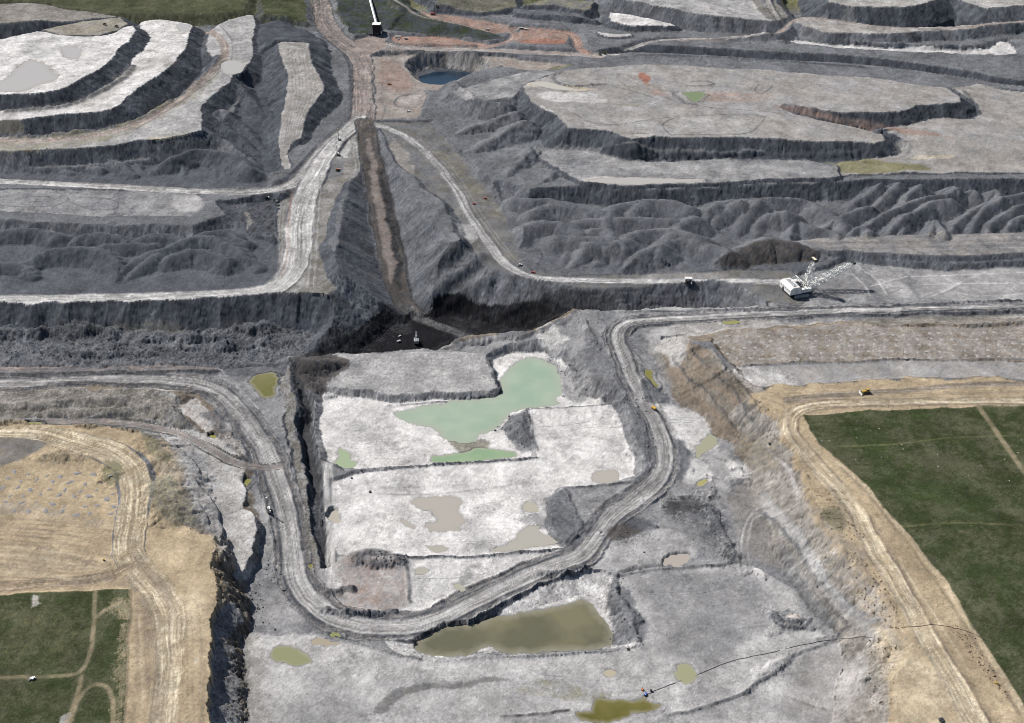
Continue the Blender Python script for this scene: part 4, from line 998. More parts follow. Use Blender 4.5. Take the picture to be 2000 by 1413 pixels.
# tan plateau on the right with its field
pad([(1475, 765), (1520, 752), (1700, 744), (1900, 736), (2160, 760), (2160, 1600), (1765, 1600), (1745, 1420), (1748, 1340), (1762, 1300), (1776, 1258), (1762, 1226), (1745, 1196), (1729, 1163), (1704, 1130), (1663, 1096), (1636, 1055), (1616, 1036), (1596, 986), (1576, 948), (1562, 905), (1545, 860), (1520, 820), (1500, 795)], -1,
    ('tan', 'tan2', 240, -.1, 1), ('bgray', 'taupe', 80, .1, 1.4), sd=.72, R=60, jit=4, flute=2.5, srough=.5, rough=.35, name='tan_ground', sname='pit_wall', cut=False, band=[(0, 7, 'tan2')])
paint([(1560, 980, -1), (1620, 1000, -1), (1700, 1110, -1), (1760, 1240, -1), (1740, 1300, -1), (1700, 1180, -1), (1620, 1060, -1), (1580, 1010, -1)], ('tan', 'taupe', 40, .2, 1.5), -1, .6, soft=4)
paint([(1598, 1000), (1640, 985), (1665, 1015), (1650, 1040), (1620, 1030)], ('olive', 'bgray', 40, 0, 1.2), -1, .75, soft=4)
road([(2120, 748, -1, 14), (1950, 750, -1, 14), (1880, 751, -1, 14), (1800, 760, -1, 14), (1690, 768, -1, 14), (1600, 774, -1, 16), (1540, 784, -1, 18)], 14, ('taupe', 'brown', 80, .2, 1), berm=.4, tracks=.4, flat=False, name='dirt_road')
road([(2120, 785, -1, 16), (1900, 784, -1, 16), (1700, 786, -1, 18), (1590, 790, -1, 20), (1545, 808, -1, 22), (1535, 835, -1, 22), (1560, 872, -1, 24), (1600, 920, -1, 28), (1650, 970, -1, 24), (1680, 1005, -1, 20), (1700, 1060, -1, 26), (1740, 1120, -1, 26), (1790, 1200, -1, 24), (1830, 1280, -1, 24), (1880, 1360, -1, 26), (1920, 1430, -1, 26), (1990, 1560, -1, 26)], 22,
     ('tan', 'cream', 90, .1, 1), berm=.7, tracks=.4, flat=False, name='dirt_road', edge='brown')
for a in ([(1560, 782), (1700, 778), (1850, 772), (2050, 762)], [(1620, 796), (1800, 788), (2050, 788)], [(1510, 785), (1540, 800), (1530, 830), (1560, 880), (1640, 975)], [(1700, 1010), (1760, 1110), (1850, 1270), (1950, 1420)], [(1730, 1080), (1780, 1170), (1850, 1300), (1880, 1340)]):
    line([(p[0], p[1], -1) for p in a], 4, 'brown', alpha=.45)
line([(1760, 1100, -1), (1810, 1180, -1), (1870, 1270, -1), (1890, 1310, -1)], 1.6, 'cream', alpha=.7)
paint([(1700, 1230), (1760, 1230), (1850, 1350), (1900, 1430), (1760, 1430), (1740, 1330)], ('tan', 'cream', 120, .1, 1), -1, .6, soft=10)
line([(1705, 1240, -25), (1740, 1275, -14), (1770, 1310, -4), (1805, 1350, -1)], 6, ('tan', 'cream', 30, 0, 1), alpha=.6)
road([(1490, 968, -39, 10), (1510, 995, -37, 10), (1546, 1050, -35, 11), (1584, 1104, -34, 11), (1615, 1155, -34, 11), (1653, 1193, -35, 12), (1700, 1240, -36, 12)], 12, ('lgray', 'gray', 60, 0, 1), berm=.4, tracks=.3, R=10, name='haul_road', flat=False)
FIELD = [(1570, 812), (1700, 803), (1850, 797), (1920, 793), (2160, 790), (2160, 1610), (2012, 1395), (1960, 1320), (1900, 1225), (1850, 1140), (1770, 1040), (1720, 985), (1690, 945), (1640, 900), (1600, 868), (1582, 838)]
pad(FIELD, -0.6, ('grass', 'grass2', 330, .05, 2.0), None, R=10, jit=1.2, rough=.25, name='grass_field', mat='grass')
for pts in ([(1630, 850), (1680, 830), (1780, 870), (1760, 900), (1660, 890)], [(1680, 920), (1800, 900), (1960, 960), (1900, 1050), (1760, 1000)], [(1850, 1100), (1960, 1090), (2000, 1160), (1900, 1160)], [(1660, 812), (1850, 806), (1840, 816), (1680, 822)]):
    paint(pts, ('grass3', 'grass', 60, -.1, 1), -.6, .7, nz=.8, soft=12)
line([(1911, 793, -.6), (1950, 850, -.6), (2010, 935, -.6), (2100, 1060, -.6)], 5, ('khaki', 'tan2', 30, .1, 1), alpha=.8)
for a in ([(1640, 872), (1750, 868), (1850, 855), (2000, 850)], [(1755, 1028), (1900, 1020), (2060, 1030)], [(1745, 1010), (1760, 1040), (1900, 1240)]):
    line([(p[0], p[1], -.6) for p in a], 2.2, 'olive', alpha=.5)
line([(1560, 860, -1), (1640, 905, -1), (1690, 952, -1), (1722, 992, -1), (1775, 1050, -1), (1855, 1155, -1), (1905, 1240, -1), (1965, 1335, -1), (2020, 1420, -1)], 4, ('tan', 'cream', 40, 0, 1), alpha=.7, dh=.8)
line([(1640, 912, -1), (1700, 970, -1), (1760, 1045, -1), (1840, 1150, -1), (1900, 1250, -1), (1990, 1395, -1)], 3, ('dbrown', 'brown', 20, 0, 1), alpha=.6)

# ---- the long haul road round the pit
HAUL = [(-150, 752, -36, 26), (0, 749, -36, 26), (150, 744, -36, 26), (300, 741, -36, 26), (380, 747, -36, 26), (430, 765, -36, 27), (472, 806, -38, 28), (512, 868, -41, 28), (542, 935, -44, 28), (560, 1000, -46, 28), (568, 1060, -47, 28), (574, 1120, -48, 28), (592, 1165, -49, 28), (640, 1200, -49, 27), (700, 1222, -48, 26), (770, 1229, -48, 26), (830, 1218, -48, 26), (900, 1188, -47, 26),
        (1000, 1138, -46, 26), (1090, 1103, -45, 26), (1140, 1085, -45, 27), (1165, 1045, -44, 26), (1200, 1005, -42, 27), (1255, 968, -42, 27), (1290, 930, -42, 27), (1302, 888, -41, 27), (1290, 845, -40, 27), (1265, 798, -38, 26), (1240, 745, -35, 25), (1216, 690, -31, 25), (1203, 655, -27, 24), (1218, 633, -25, 22), (1262, 626, -24, 20), (1400, 619, -22, 18), (1600, 609, -21, 16), (1800, 602, -20, 16), (2150, 594, -20, 16)]
road([(p[0], p[1], p[2] + .8, p[3] + 17 + 5 * math.sin(i * 2.3)) for i, p in enumerate(HAUL)], 42, ('mgray', 'droad', 40, .1, 1.6), berm=2.2, tracks=.5, R=25, scol=('dgray', 'gray', 40, .1, 1.6), s=.7, rough=1.3, jit=2)
road([(p[0], p[1], p[2] + 1.0, p[3]) for p in HAUL], 27, ('lgray', 'road', 90, .05, 1.5), berm=.8, tracks=.40, R=4, label=True, edge='dgray')
road([(420, 716, -38), (440, 740, -37), (470, 770, -38), (500, 800, -39)], 14, ('lgray', 'gray', 40, 0, 1.2), berm=.6, tracks=.5, flat=False, label=False)
road([(-120, 600 + 120, -38), (0, 719, -38), (200, 716, -38), (420, 714, -39)], 12, ('gray', 'rose', 80, .3, 1), berm=.5, tracks=.4, flat=False, label=False)
line([(1240, 604, -22), (1400, 601, -22), (1600, 600, -22), (1900, 596, -22), (2100, 593, -22)], 6, ('pale', 'lgray', 60, .1, 1), alpha=.7)
line([(1210, 609, -22), (1500, 606, -21), (1640, 602, -21), (1800, 598, -21), (1990, 590, -21)], 4, 'dgray', dh=1.6, alpha=.8)
line([(1560, 622, -20), (1700, 616, -20), (1820, 614, -20)], 4, 'dgray', dh=1.6, alpha=.7)
line([(1480, 599, -21), (1760, 594, -22), (2100, 588, -22)], 4, 'dgray', dh=2, alpha=.7)
# brown side road from the left tan ground down to the haul road
road([(90, 824, -22), (200, 822, -25), (290, 832, -28), (360, 850, -31), (420, 884, -36), (460, 906, -40), (500, 914, -42), (545, 912, -43)], 13, ('rose', 'droad', 60, .2, 1), berm=.7, tracks=.35, R=25, scol=('bgray', 'dgray', 50, 0, 1.2), name='dirt_road')
# dumped spoil tongues beside the haul road
for a, zz in (([(1255, 775), (1290, 770), (1312, 778)], -34), ([(1300, 860), (1330, 870), (1340, 885)], -38), ([(1310, 900), (1340, 905), (1352, 920)], -39), ([(1330, 930), (1345, 935)], -40), ([(1075, 1118), (1130, 1108), (1140, 1112)], -44), ([(640, 1158), (680, 1150)], -44), ([(1045, 1135), (1080, 1130)], -44), ([(630, 1190), (700, 1192), (760, 1196)], -45), ([(1235, 720), (1260, 745)], -31)):
    ridge([(p[0], p[1], zz) for p in a], ('gray', 'dgray', 40, .1, 1.4), s=.62, r=3, lump=2, R=30, rough=1.2)
paint([(1260, 700), (1290, 760), (1330, 800), (1400, 860), (1410, 880), (1370, 900), (1330, 860), (1290, 800), (1270, 760)], ('pale', 'lgray', 70, -.1, 1.3), -37, .8, soft=4)
paint([(1390, 880, -40), (1440, 905, -41), (1450, 940, -42), (1400, 960, -42), (1370, 930, -41)], ('pale', 'lgray', 60, .1, 1.4), -41, .8, soft=4)
paint([(1250, 690, -29), (1290, 700, -30), (1310, 760, -34), (1285, 770, -35), (1262, 720, -31)], ('gray', 'lgray', 40, .1, 1.4), -32, .6, soft=4)
paint([(1300, 985), (1340, 965), (1370, 975), (1390, 1040), (1440, 1080), (1410, 1100), (1370, 1060), (1330, 1010)], ('dgray', 'dark', 40, -.1, 1.5), -42, .65, nz=.6, soft=4)
ridge([(1375, 965, -38), (1390, 1010, -38), (1420, 1060, -38), (1435, 1085, -41)], ('gray', 'dgray', 40, 0, 1.4), s=.6, r=3, lump=2.5, rough=1.6)
ridge([(1380, 930, -38), (1430, 935, -38), (1480, 940, -38)], ('gray', 'bgray', 40, 0, 1.4), s=.6, r=3, lump=2, rough=1.4)
ridge([(690, 1090, -42), (720, 1085, -42), (770, 1092, -43)], ('dgray', 'dark', 40, .1, 1.4), s=.5, r=4, lump=2, rough=1.6)
paint([(1205, 1040), (1240, 1020), (1290, 1030), (1260, 1050), (1210, 1060)], ('dark', 'dgray', 30, .2, 1), -43, .7, nz=.4)
for a in ([(1440, 1010), (1460, 990), (1500, 995), (1520, 1020), (1500, 1050), (1470, 1100), (1460, 1120)], [(1450, 1015), (1470, 1000), (1495, 1005)], [(1260, 1155), (1320, 1155), (1400, 1140), (1460, 1115)], [(1260, 1150), (1300, 1160), (1380, 1150), (1450, 1120)], [(1140, 1000), (1150, 990), (1160, 1020), (1170, 1040)],
          [(1180, 990), (1190, 975), (1215, 972)], [(1270, 1000), (1290, 1020), (1300, 1000)], [(1250, 965), (1270, 1010), (1290, 1020)]):
    line([(p[0], p[1], -44) for p in a], 1.8, 'gray', alpha=.7)
# old heaps and slumps on the floor, bottom right
for a in ([(1500, 1230, -42), (1540, 1215, -42), (1560, 1210, -42)], [(1480, 1330, -43), (1520, 1290, -42), (1545, 1275, -42)], [(1580, 1205, -42), (1620, 1220, -42), (1640, 1235, -43)]):
    ridge(a, ('gray', 'dgray', 40, .2, 1.4), s=.5, r=3, lump=2, rough=1.3)
for k in range(9):
    yy = 1240 + 19 * k
    ridge([(1690, yy - 8, -42), (1712, yy - 4, -28), (1735, yy, -10)], ('tan', 'taupe', 30, .2, 1.6), s=.75, r=3, lump=2, R=30, rough=1.5)
paint([(1680, 1300), (1692, 1290), (1690, 1420), (1660, 1420), (1665, 1350)], ('bgray', 'taupe', 40, 0, 1), -45, .7)
paint([(1590, 1360), (1660, 1310), (1680, 1300), (1665, 1390), (1600, 1390)], 'pale', -45, .6, soft=4)
paint([(560, 1250), (700, 1262), (830, 1292), (1100, 1290), (1080, 1310), (800, 1330), (600, 1320)], ('pale', 'white', 120, .1, 1), -45, .6, nz=.3, soft=8)
paint([(700, 1395), (730, 1390), (760, 1355), (800, 1335), (870, 1330), (990, 1325), (1000, 1332), (880, 1338), (810, 1345), (770, 1370), (745, 1400), (705, 1405)], ('bgray', 'gray', 50, .1, 1), -45, .85, soft=1.5)
paint([(560, 1380), (680, 1350), (740, 1380), (680, 1430), (560, 1430)], ('gray', 'lgray', 60, .1, 1), -45, .5, soft=8)
paint([(480, 1230), (520, 1270), (510, 1380), (540, 1430), (480, 1430), (470, 1300)], ('taupe', 'bgray', 60, .1, 1.2), -45, .7, nz=.4, soft=5)
paint([(980, 1340), (1060, 1325), (1150, 1350), (1210, 1365), (1150, 1372), (1040, 1360)], ('olive', 'lgray', 60, .2, 1.2), -45, .75, soft=2)
paint([(1130, 1330), (1260, 1300), (1450, 1290), (1420, 1330), (1250, 1345)], ('pale', 'lgray', 90, 0, 1.3), -45, .5, nz=.4, soft=8)

# broken ledges and looping tracks on the lower right floor
for a in ([(1385, 935, -39), (1395, 960, -38), (1382, 985, -40)], [(1450, 1120, -43), (1480, 1110, -43), (1500, 1130, -43)], [(1500, 1195, -42), (1530, 1210, -41), (1565, 1208, -41), (1580, 1225, -43)], [(1300, 975, -40), (1330, 968, -39), (1352, 976, -41)], [(1230, 1030, -42), (1265, 1022, -41), (1290, 1035, -42)],
          [(1540, 1090, -42), (1555, 1130, -42), (1590, 1170, -42)], [(1400, 890, -38), (1440, 915, -38), (1470, 935, -39)]):
    ridge(a, ('dgray', 'gray', 30, 0, 1.5), s=.7, r=2, lump=2.5, R=30, rough=1.8)
for o in (0, 7, 14):
    line([(1445 + o, 1130, -45), (1440 + o, 1070, -45), (1450 + o, 1020, -45), (1480, 992 + o, -45), (1515 - o, 1005, -45), (1530 - o, 1045, -45), (1545 - o, 1100, -45), (1580 - o, 1160, -45), (1610 - o, 1200, -45)], 2.0, 'pale', alpha=.5)
for o in (0, 5):
    line([(1250, 1156 + o, -45), (1320, 1160 + o, -45), (1400, 1150 + o, -45), (1460, 1118 + o, -45)], 1.4, 'dgray', alpha=.6)
paint([(1460, 1010), (1500, 1002), (1515, 1030), (1480, 1050)], ('dgray', 'gray', 40, .2, 1.4), -45, .6, nz=.5, soft=3)
paint([(1380, 965), (1425, 1045), (1440, 1085), (1420, 1090), (1370, 1010)], ('dark', 'dgray', 30, .1, 1.4), -41, .6, nz=.4, soft=2)
paint([(1500, 1195), (1570, 1190), (1590, 1230), (1530, 1240), (1495, 1220)], ('dgray', 'lgray', 40, .2, 1.6), -43, .6, nz=.5, soft=3)
paint([(1525, 1200), (1560, 1195), (1562, 1206), (1535, 1210)], 'mud', -43, .8)
# scraper passes and tyre marks on the stripped tan ground
rt = random.Random(5)
for k in range(16):
    xx = 275 + 8.5 * k + rt.uniform(-3, 3)
    line([(xx - 6, 1160 + rt.uniform(-30, 60), -7), (xx, 1250, -7), (xx + rt.uniform(-5, 5), 1340, -7), (xx + rt.uniform(-6, 6), 1430, -7)], 1.6, rt.choice(['brown', 'tan2', 'cream']), alpha=.35)
for k in range(14):
    yy = 1020 + 8 * k
    line([(-60, yy, -10), (40, yy + rt.uniform(-3, 3), -10), (130, yy + 6 + k, -10), (215, yy + 14 + 2 * k if yy < 1090 else yy + 6, -10)], 2.0, rt.choice(['brown', 'brown', 'cream']), alpha=.5)
for k in range(9):
    o = rt.uniform(-26, 26)
    line([(1545 + o * .4, 800, -1), (1540 + o * .4, 835, -1), (1575 + o * .6, 885, -1), (1650 + o, 965, -1), (1705 + o, 1060, -1), (1770 + o, 1165, -1), (1840 + o, 1290, -1), (1915 + o, 1430, -1)], 1.5, rt.choice(['brown', 'tan2', 'cream']), alpha=.4)
for k in range(9):
    yy = 752 + 5.5 * k
    line([(1530, yy + 8, -1), (1650, yy + 3, -1), (1850, yy - 1, -1), (2080, yy - 3, -1)], 1.5, rt.choice(['brown', 'tan2', 'cream']), alpha=.4)
for k in range(10):
    a = rt.uniform(0, 6)
    cx, cy = rt.choice([(150, 1098), (20, 1112), (165, 1105)])
    line([(cx, cy, -9), (cx + 18 * math.cos(a) , cy - 10 - 8 * abs(math.sin(a)), -9), (cx + 36 * math.cos(a), cy - 8, -9)], 1.2, 'brown', alpha=.45)
# tyre loops over the working floors
for k in range(26):
    cx, cy, z = rt.choice([(1180, 1000, -41), (1250, 990, -41), (1460, 1060, -45), (1330, 1060, -45), (1420, 1200, -45), (1560, 1300, -45), (800, 940, -46), (1130, 850, -46), (860, 1130, -46), (1070, 1330, -45), (760, 730, -44), (700, 1330, -45)])
    cx += rt.uniform(-60, 60)
    cy += rt.uniform(-25, 25)
    a = rt.uniform(-.6, .6)
    L = rt.uniform(30, 80)
    line([(cx - L * math.cos(a), cy + L * .5 * math.sin(a), z), (cx, cy + rt.uniform(-8, 8), z), (cx + L * math.cos(a), cy - L * .5 * math.sin(a), z)], 1.2, rt.choice(['gray', 'lgray', 'mgray']), alpha=.5)
# blue-grey cuttings dust round the blast holes
for j, (py, x0) in enumerate(((658, 1418), (669, 1395), (680, 1410), (692, 1424), (703, 1440))):
    for k in range(30):
        px = x0 + (22 + j * .35) * k + rt.uniform(-3, 3)
        if px < 2010:
            paint([(px - 5, py - (px - 1400) * .012, -10), (px, py - 2 - (px - 1400) * .012, -10), (px + 6, py - (px - 1400) * .012, -10), (px, py + 2 - (px - 1400) * .012, -10)], 'lgray', -10, .4, jit=1.5, soft=1.5)

for a, w, d in (([(938, 503), (915, 522), (885, 548), (852, 580)], 15, 9), ([(950, 552), (925, 570), (895, 590), (880, 604)], 15, 9), ([(905, 470), (880, 492), (850, 520), (825, 548)], 14, 7), ([(1000, 562), (1005, 585), (1000, 606)], 12, 5), ([(870, 400), (840, 440), (812, 480)], 12, 5)):
    gline(a, w, None, dh=d, jit=2)
for a in ([(1150, 640, -26), (1175, 680, -31), (1215, 760, -38), (1250, 830, -41)], [(1110, 660, -36), (1145, 710, -42), (1180, 770, -45)], [(1195, 790, -43), (1225, 850, -45), (1245, 905, -45)]):
    ridge(a, ('gray', 'mgray', 30, 0, 1.6), s=.62, r=2, lump=3, rough=1.7)
rt2 = random.Random(8)
# ---- surface detail laid over the finished shapes
for a, w in (([(1308, 697), (1330, 722), (1349, 743), (1376, 765), (1404, 796), (1437, 835)], 2.6), ([(1349, 682), (1365, 703), (1392, 720)], 2.2), ([(1398, 733), (1440, 775), (1472, 822)], 2.4), ([(1405, 702), (1450, 752), (1490, 796)], 1.6)):
    gline(a, w, ('dark', 'dgray', 20, 0, 1.5), alpha=.75, dh=1.6, jit=2.0)
gline([(1497, 868), (1512, 884), (1532, 906), (1548, 930), (1556, 965), (1562, 1010)], 2.6, ('pale', 'white', 20, 0, 1), alpha=.6, dh=1.0, jit=2.0)
gline([(1556, 905), (1570, 925), (1576, 955), (1568, 975), (1585, 1000), (1610, 1040), (1640, 1075), (1690, 1120), (1730, 1175), (1750, 1215)], 2.4, ('tan2', 'brown', 20, 0, 1.4), alpha=.7, dh=1.6, jit=2.0)
gpaint([(1430, 850), (1500, 850), (1535, 890), (1500, 930), (1450, 900)], ('tan2', 'bgray', 40, .3, 1), alpha=.6, soft=5)
gpaint([(1545, 955), (1570, 985), (1560, 1010), (1525, 985), (1500, 950)], ('taupe', 'bgray', 40, 0, 1), alpha=.6, soft=5)
gpaint([(1290, 790), (1330, 788), (1380, 830), (1400, 862), (1375, 888), (1345, 880), (1315, 840)], ('white', 'pale', 60, -.1, 1), alpha=.9, soft=3)
gpaint([(1355, 890), (1378, 905), (1395, 935), (1360, 950), (1330, 940), (1345, 915)], ('pale', 'white', 60, 0, 1), alpha=.75, soft=3)
gpaint([(1405, 890), (1440, 905), (1470, 932), (1440, 938), (1412, 915)], ('white', 'pale', 40, 0, 1.4), alpha=.7, soft=3)
gpaint([(1255, 745), (1290, 762), (1315, 772), (1308, 785), (1270, 786), (1255, 765)], ('mgray', 'dgray', 40, 0, 1.4), alpha=.8, soft=2)
gpaint([(1312, 850), (1345, 862), (1350, 900), (1345, 935), (1318, 938), (1325, 890)], ('gray', 'mgray', 30, 0, 1.6), alpha=.75, soft=2)
gpaint([(1178, 1035), (1240, 1022), (1266, 1038), (1215, 1056), (1182, 1064)], ('dark', 'dbrown', 30, -.1, 1.2), alpha=.9, soft=2.5)
gpaint([(1290, 985), (1345, 965), (1372, 975), (1385, 1000), (1340, 1000), (1310, 1010)], ('dark', 'coal', 30, -.1, 1.3), alpha=.9, soft=2.5, nz=.2)
for a, w, al in (([(-40, 733), (80, 732), (200, 730), (300, 729), (420, 727)], 6, .85), ([(90, 752), (170, 749), (230, 752), (280, 753)], 6, .75), ([(440, 722), (500, 716), (555, 712)], 5, .7), ([(360, 772), (400, 766), (420, 772)], 5, .8)):
    gline(a, w, 'dark', alpha=al, dh=1.8, jit=2)
gpaint([(380, 805), (420, 800), (445, 840), (430, 850), (405, 830)], ('dgray', 'gray', 30, .1, 1.5), alpha=.7, soft=3)
gpaint([(470, 930), (500, 935), (498, 975), (486, 960)], ('dark', 'dgray', 30, .2, 1.5), alpha=.7, soft=3)
gpaint([(288, 935), (330, 930), (372, 985), (392, 1028), (350, 1022), (310, 1000), (286, 970)], ('bgray', 'khaki', 25, -.05, 1.6), alpha=.85, soft=5)
gpaint([(275, 845), (300, 850), (330, 885), (335, 905), (300, 890)], ('bgray', 'olive', 25, .1, 1.4), alpha=.65, soft=4)
gpaint([(330, 850), (380, 860), (400, 930), (440, 1010), (470, 1100), (440, 1100), (390, 1010), (350, 930)], ('taupe', 'lgray', 40, .1, 1.4), alpha=.7, soft=8)
gpaint([(355, 885), (390, 880), (412, 905), (400, 925), (370, 915)], ('mgray', 'lgray', 25, 0, 1.6), alpha=.7, soft=4)
gpaint([(60, 885), (150, 872), (200, 890), (150, 912), (90, 908)], ('bgray', 'tan2', 30, .25, 1.6), alpha=.6, soft=5)
gpaint([(195, 895), (235, 905), (238, 945), (212, 945), (200, 920)], ('bgray', 'olive', 25, .2, 1.6), alpha=.75, soft=3)
gpaint([(1150, 620), (1190, 690), (1270, 850), (1290, 890), (1260, 905), (1225, 850), (1180, 780), (1130, 700)], ('gray', 'dgray', 25, -.1, 1.8), alpha=.55, soft=4)
gpaint([(1430, 945), (1490, 950), (1540, 1020), (1570, 1090), (1545, 1120), (1480, 1100), (1450, 1060), (1425, 1000)], ('bgray', 'taupe', 60, .15, 1.4), alpha=.6, soft=8)
for o in (0, 6, 12, 18):
    gline([(1450 + o, 1125), (1442 + o, 1070), (1450 + o, 1020), (1478, 990 + o), (1512 - o, 1003), (1530 - o, 1045)], 1.6, 'pale' if o % 12 else 'gray', alpha=.55)
for k in range(12):
    x0 = 1600 + 11 * k
    gline([(x0, 1050 + 17 * k), (x0 - 14, 1058 + 17 * k)], 2.2, ('tan2', 'brown', 20, 0, 1), alpha=.6, dh=1.2, sm=0)
gpaint([(1225, 1015), (1270, 1010), (1268, 1030), (1232, 1036)], ('mgray', 'dgray', 20, 0, 1.5), alpha=.7, soft=3)
gpaint([(572, 692), (640, 690), (690, 708), (676, 726), (645, 748), (636, 776), (605, 765), (586, 735)], ('dark', 'dbrown', 30, -.1, 1.2), alpha=.92, soft=2.5)
gline([(578, 705), (610, 712), (650, 712), (680, 712)], 16, None, dh=6, jit=2)
gpaint([(1398, 517), (1430, 490), (1482, 470), (1530, 469), (1575, 479), (1608, 503), (1570, 515), (1545, 508), (1500, 516), (1450, 524)], ('dark', 'dbrown', 40, -.1, 1.2), alpha=.9, soft=3)
for a, w, d in (([(1052, 1128), (1080, 1124), (1110, 1116), (1138, 1108)], 6, 4), ([(640, 1158), (660, 1154), (682, 1150)], 5, 3.5), ([(628, 1190), (680, 1192), (730, 1196), (765, 1194)], 5, 3.5), ([(690, 1088), (720, 1080), (760, 1084), (790, 1098)], 9, 4.5), ([(700, 1100), (740, 1094), (775, 1104)], 7, 3)):
    gline(a, w, ('mgray', 'dgray', 25, 0, 1.6), alpha=.85, dh=d, jit=2.5)
gpaint([(1068, 965), (1105, 955), (1128, 1010), (1142, 1060), (1100, 1068), (1075, 1030), (1062, 1000)], ('gray', 'dgray', 25, -.15, 1.7), alpha=.75, soft=3)
gpaint([(1005, 1012), (1050, 1000), (1085, 1015), (1075, 1032), (1030, 1028)], ('gray', 'dgray', 25, .1, 1.6), alpha=.7, soft=3, nz=.3)
gpaint([(985, 835), (1000, 812), (1030, 806), (1046, 880), (1010, 888), (995, 860)], ('gray', 'mgray', 25, -.1, 1.7), alpha=.7, soft=2)
gpaint([(905, 1065), (960, 1052), (1000, 1062), (940, 1078)], ('gray', 'lgray', 25, 0, 1.7), alpha=.6, soft=4, nz=.3)
gpaint([(1060, 690), (1095, 700), (1130, 745), (1150, 785), (1110, 792), (1100, 760)], ('gray', 'lgray', 25, 0, 1.8), alpha=.7, soft=3)
gpaint([(660, 780), (720, 800), (730, 860), (680, 870), (650, 830)], ('pale', 'lgray', 25, .1, 1.8), alpha=.5, soft=6, nz=.5)
gline([(705, 922), (720, 945), (722, 960)], 4, 'lgray', alpha=.6, dh=.6)
gline([(740, 965), (800, 968), (860, 966), (930, 958), (1000, 948)], 1.6, 'gray', alpha=.6, dh=.5)
for k in range(9):
    gline([(1040 + 17 * k, 803), (1042 + 17 * k + rt2.uniform(-3, 3), 818 + rt2.uniform(-3, 8))], 2.0, 'lgray', alpha=.55, sm=0)
gpaint([(714, 270), (724, 272), (742, 370), (762, 460), (776, 540), (768, 560), (752, 500), (735, 420), (722, 340)], ('droad', 'rose', 40, .1, 1), alpha=.7, soft=3)
gpaint([(1192, 1122), (1214, 1128), (1240, 1180), (1262, 1246), (1225, 1262), (1197, 1262), (1190, 1215), (1180, 1180)], ('gray', 'mgray', 25, -.1, 1.6), alpha=.85, soft=2)
gpaint([(1228, 1128), (1400, 1112), (1480, 1122), (1520, 1180), (1500, 1235), (1420, 1275), (1330, 1290), (1268, 1262), (1250, 1200)], ('gray', 'lgray', 90, .2, 1.2), alpha=.55, soft=10)
gpaint([(1380, 1180), (1440, 1190), (1450, 1260), (1400, 1300), (1370, 1240)], ('gray', 'mgray', 40, .1, 1.4), alpha=.45, soft=10, nz=.5)
gline([(1495, 984), (1515, 1008), (1538, 1035), (1564, 1067), (1591, 1105), (1617, 1155), (1653, 1193), (1689, 1226), (1706, 1246)], 8, ('lgray', 'pale', 40, 0, 1), alpha=.8)
gline([(1486, 992), (1528, 1040), (1555, 1075), (1582, 1113), (1607, 1160), (1642, 1203), (1664, 1228), (1640, 1240), (1600, 1250)], 3, ('dgray', 'gray', 20, 0, 1.4), alpha=.75, dh=1.2, jit=2)
gpaint([(1520, 1060), (1560, 1100), (1600, 1165), (1640, 1215), (1600, 1235), (1560, 1180), (1525, 1110)], ('gray', 'mgray', 30, -.1, 1.5), alpha=.6, soft=6)
for k in range(16):
    x0, y0 = 1528 + 7.2 * k, 1062 + 10 * k
    gline([(x0, y0), (x0 - 16, y0 + 14)], 1.8, 'dgray' if k % 2 else 'lgray', alpha=.5, sm=0)
gpaint([(1500, 1198), (1545, 1188), (1585, 1205), (1580, 1228), (1535, 1238), (1502, 1222)], ('mgray', 'lgray', 18, 0, 1.8), alpha=.8, soft=3)
gline([(1502, 1205), (1515, 1222), (1545, 1230), (1572, 1224), (1582, 1208)], 3, 'dgray', alpha=.8, dh=1.4, jit=1.5)
gline([(1508, 1196), (1522, 1212), (1545, 1219), (1566, 1213)], 3, 'dgray', alpha=.8, dh=1.4, jit=1.5)
gpaint([(1528, 1200), (1562, 1197), (1560, 1207), (1534, 1209)], 'mud', alpha=.9, soft=1)
gline([(1515, 208), (1600, 226), (1700, 244), (1790, 256), (1860, 270)], 9, ('red', 'rose', 60, .1, 1), alpha=.75)
gpaint([(1520, 1380), (1560, 1300), (1640, 1268), (1690, 1300), (1690, 1410), (1560, 1410)], ('lgray', 'taupe', 60, .1, 1.3), alpha=.5, soft=6)
gline([(828, 686), (886, 678), (894, 662), (908, 654), (1000, 653), (1052, 646), (1084, 629), (1112, 618), (1129, 604)], 5, ('gray', 'mgray', 30, 0, 1.4), alpha=.95)
gpaint([(872, 862), (940, 858), (962, 876), (910, 888), (890, 878)], ('khaki', 'bgray', 30, 0, 1), alpha=.8, soft=2)
# old wheel tracks over the white floor and the grey one
for k in range(22):
    cx, cy = rt2.choice([(760, 960), (900, 1050), (1130, 870), (1130, 920), (740, 840), (1000, 940), (1080, 1330), (700, 1320), (1350, 1180), (1300, 1330), (1280, 1070), (1330, 820), (850, 740), (1560, 1330)])
    cx += rt2.uniform(-70, 70)
    cy += rt2.uniform(-18, 18)
    a, L = rt2.uniform(-.5, .5), rt2.uniform(18, 60)
    for o in (-1.6, 1.6):
        gline([(cx - L * math.cos(a), cy + L * .5 * math.sin(a) + o), (cx, cy + 5 * math.sin(3 * a) + o), (cx + L * math.cos(a), cy - L * .5 * math.sin(a) + o)], .9, 'gray', alpha=.42)
gline([(728, 100), (775, 97), (830, 97), (900, 97), (1000, 101), (1110, 107), (1168, 110)], 17, ('road', 'rose', 60, .1, 1), alpha=.9)
gline([(735, 105), (775, 102), (900, 103), (1000, 107), (1100, 112)], 4, 'dgray', alpha=.7, dh=1)
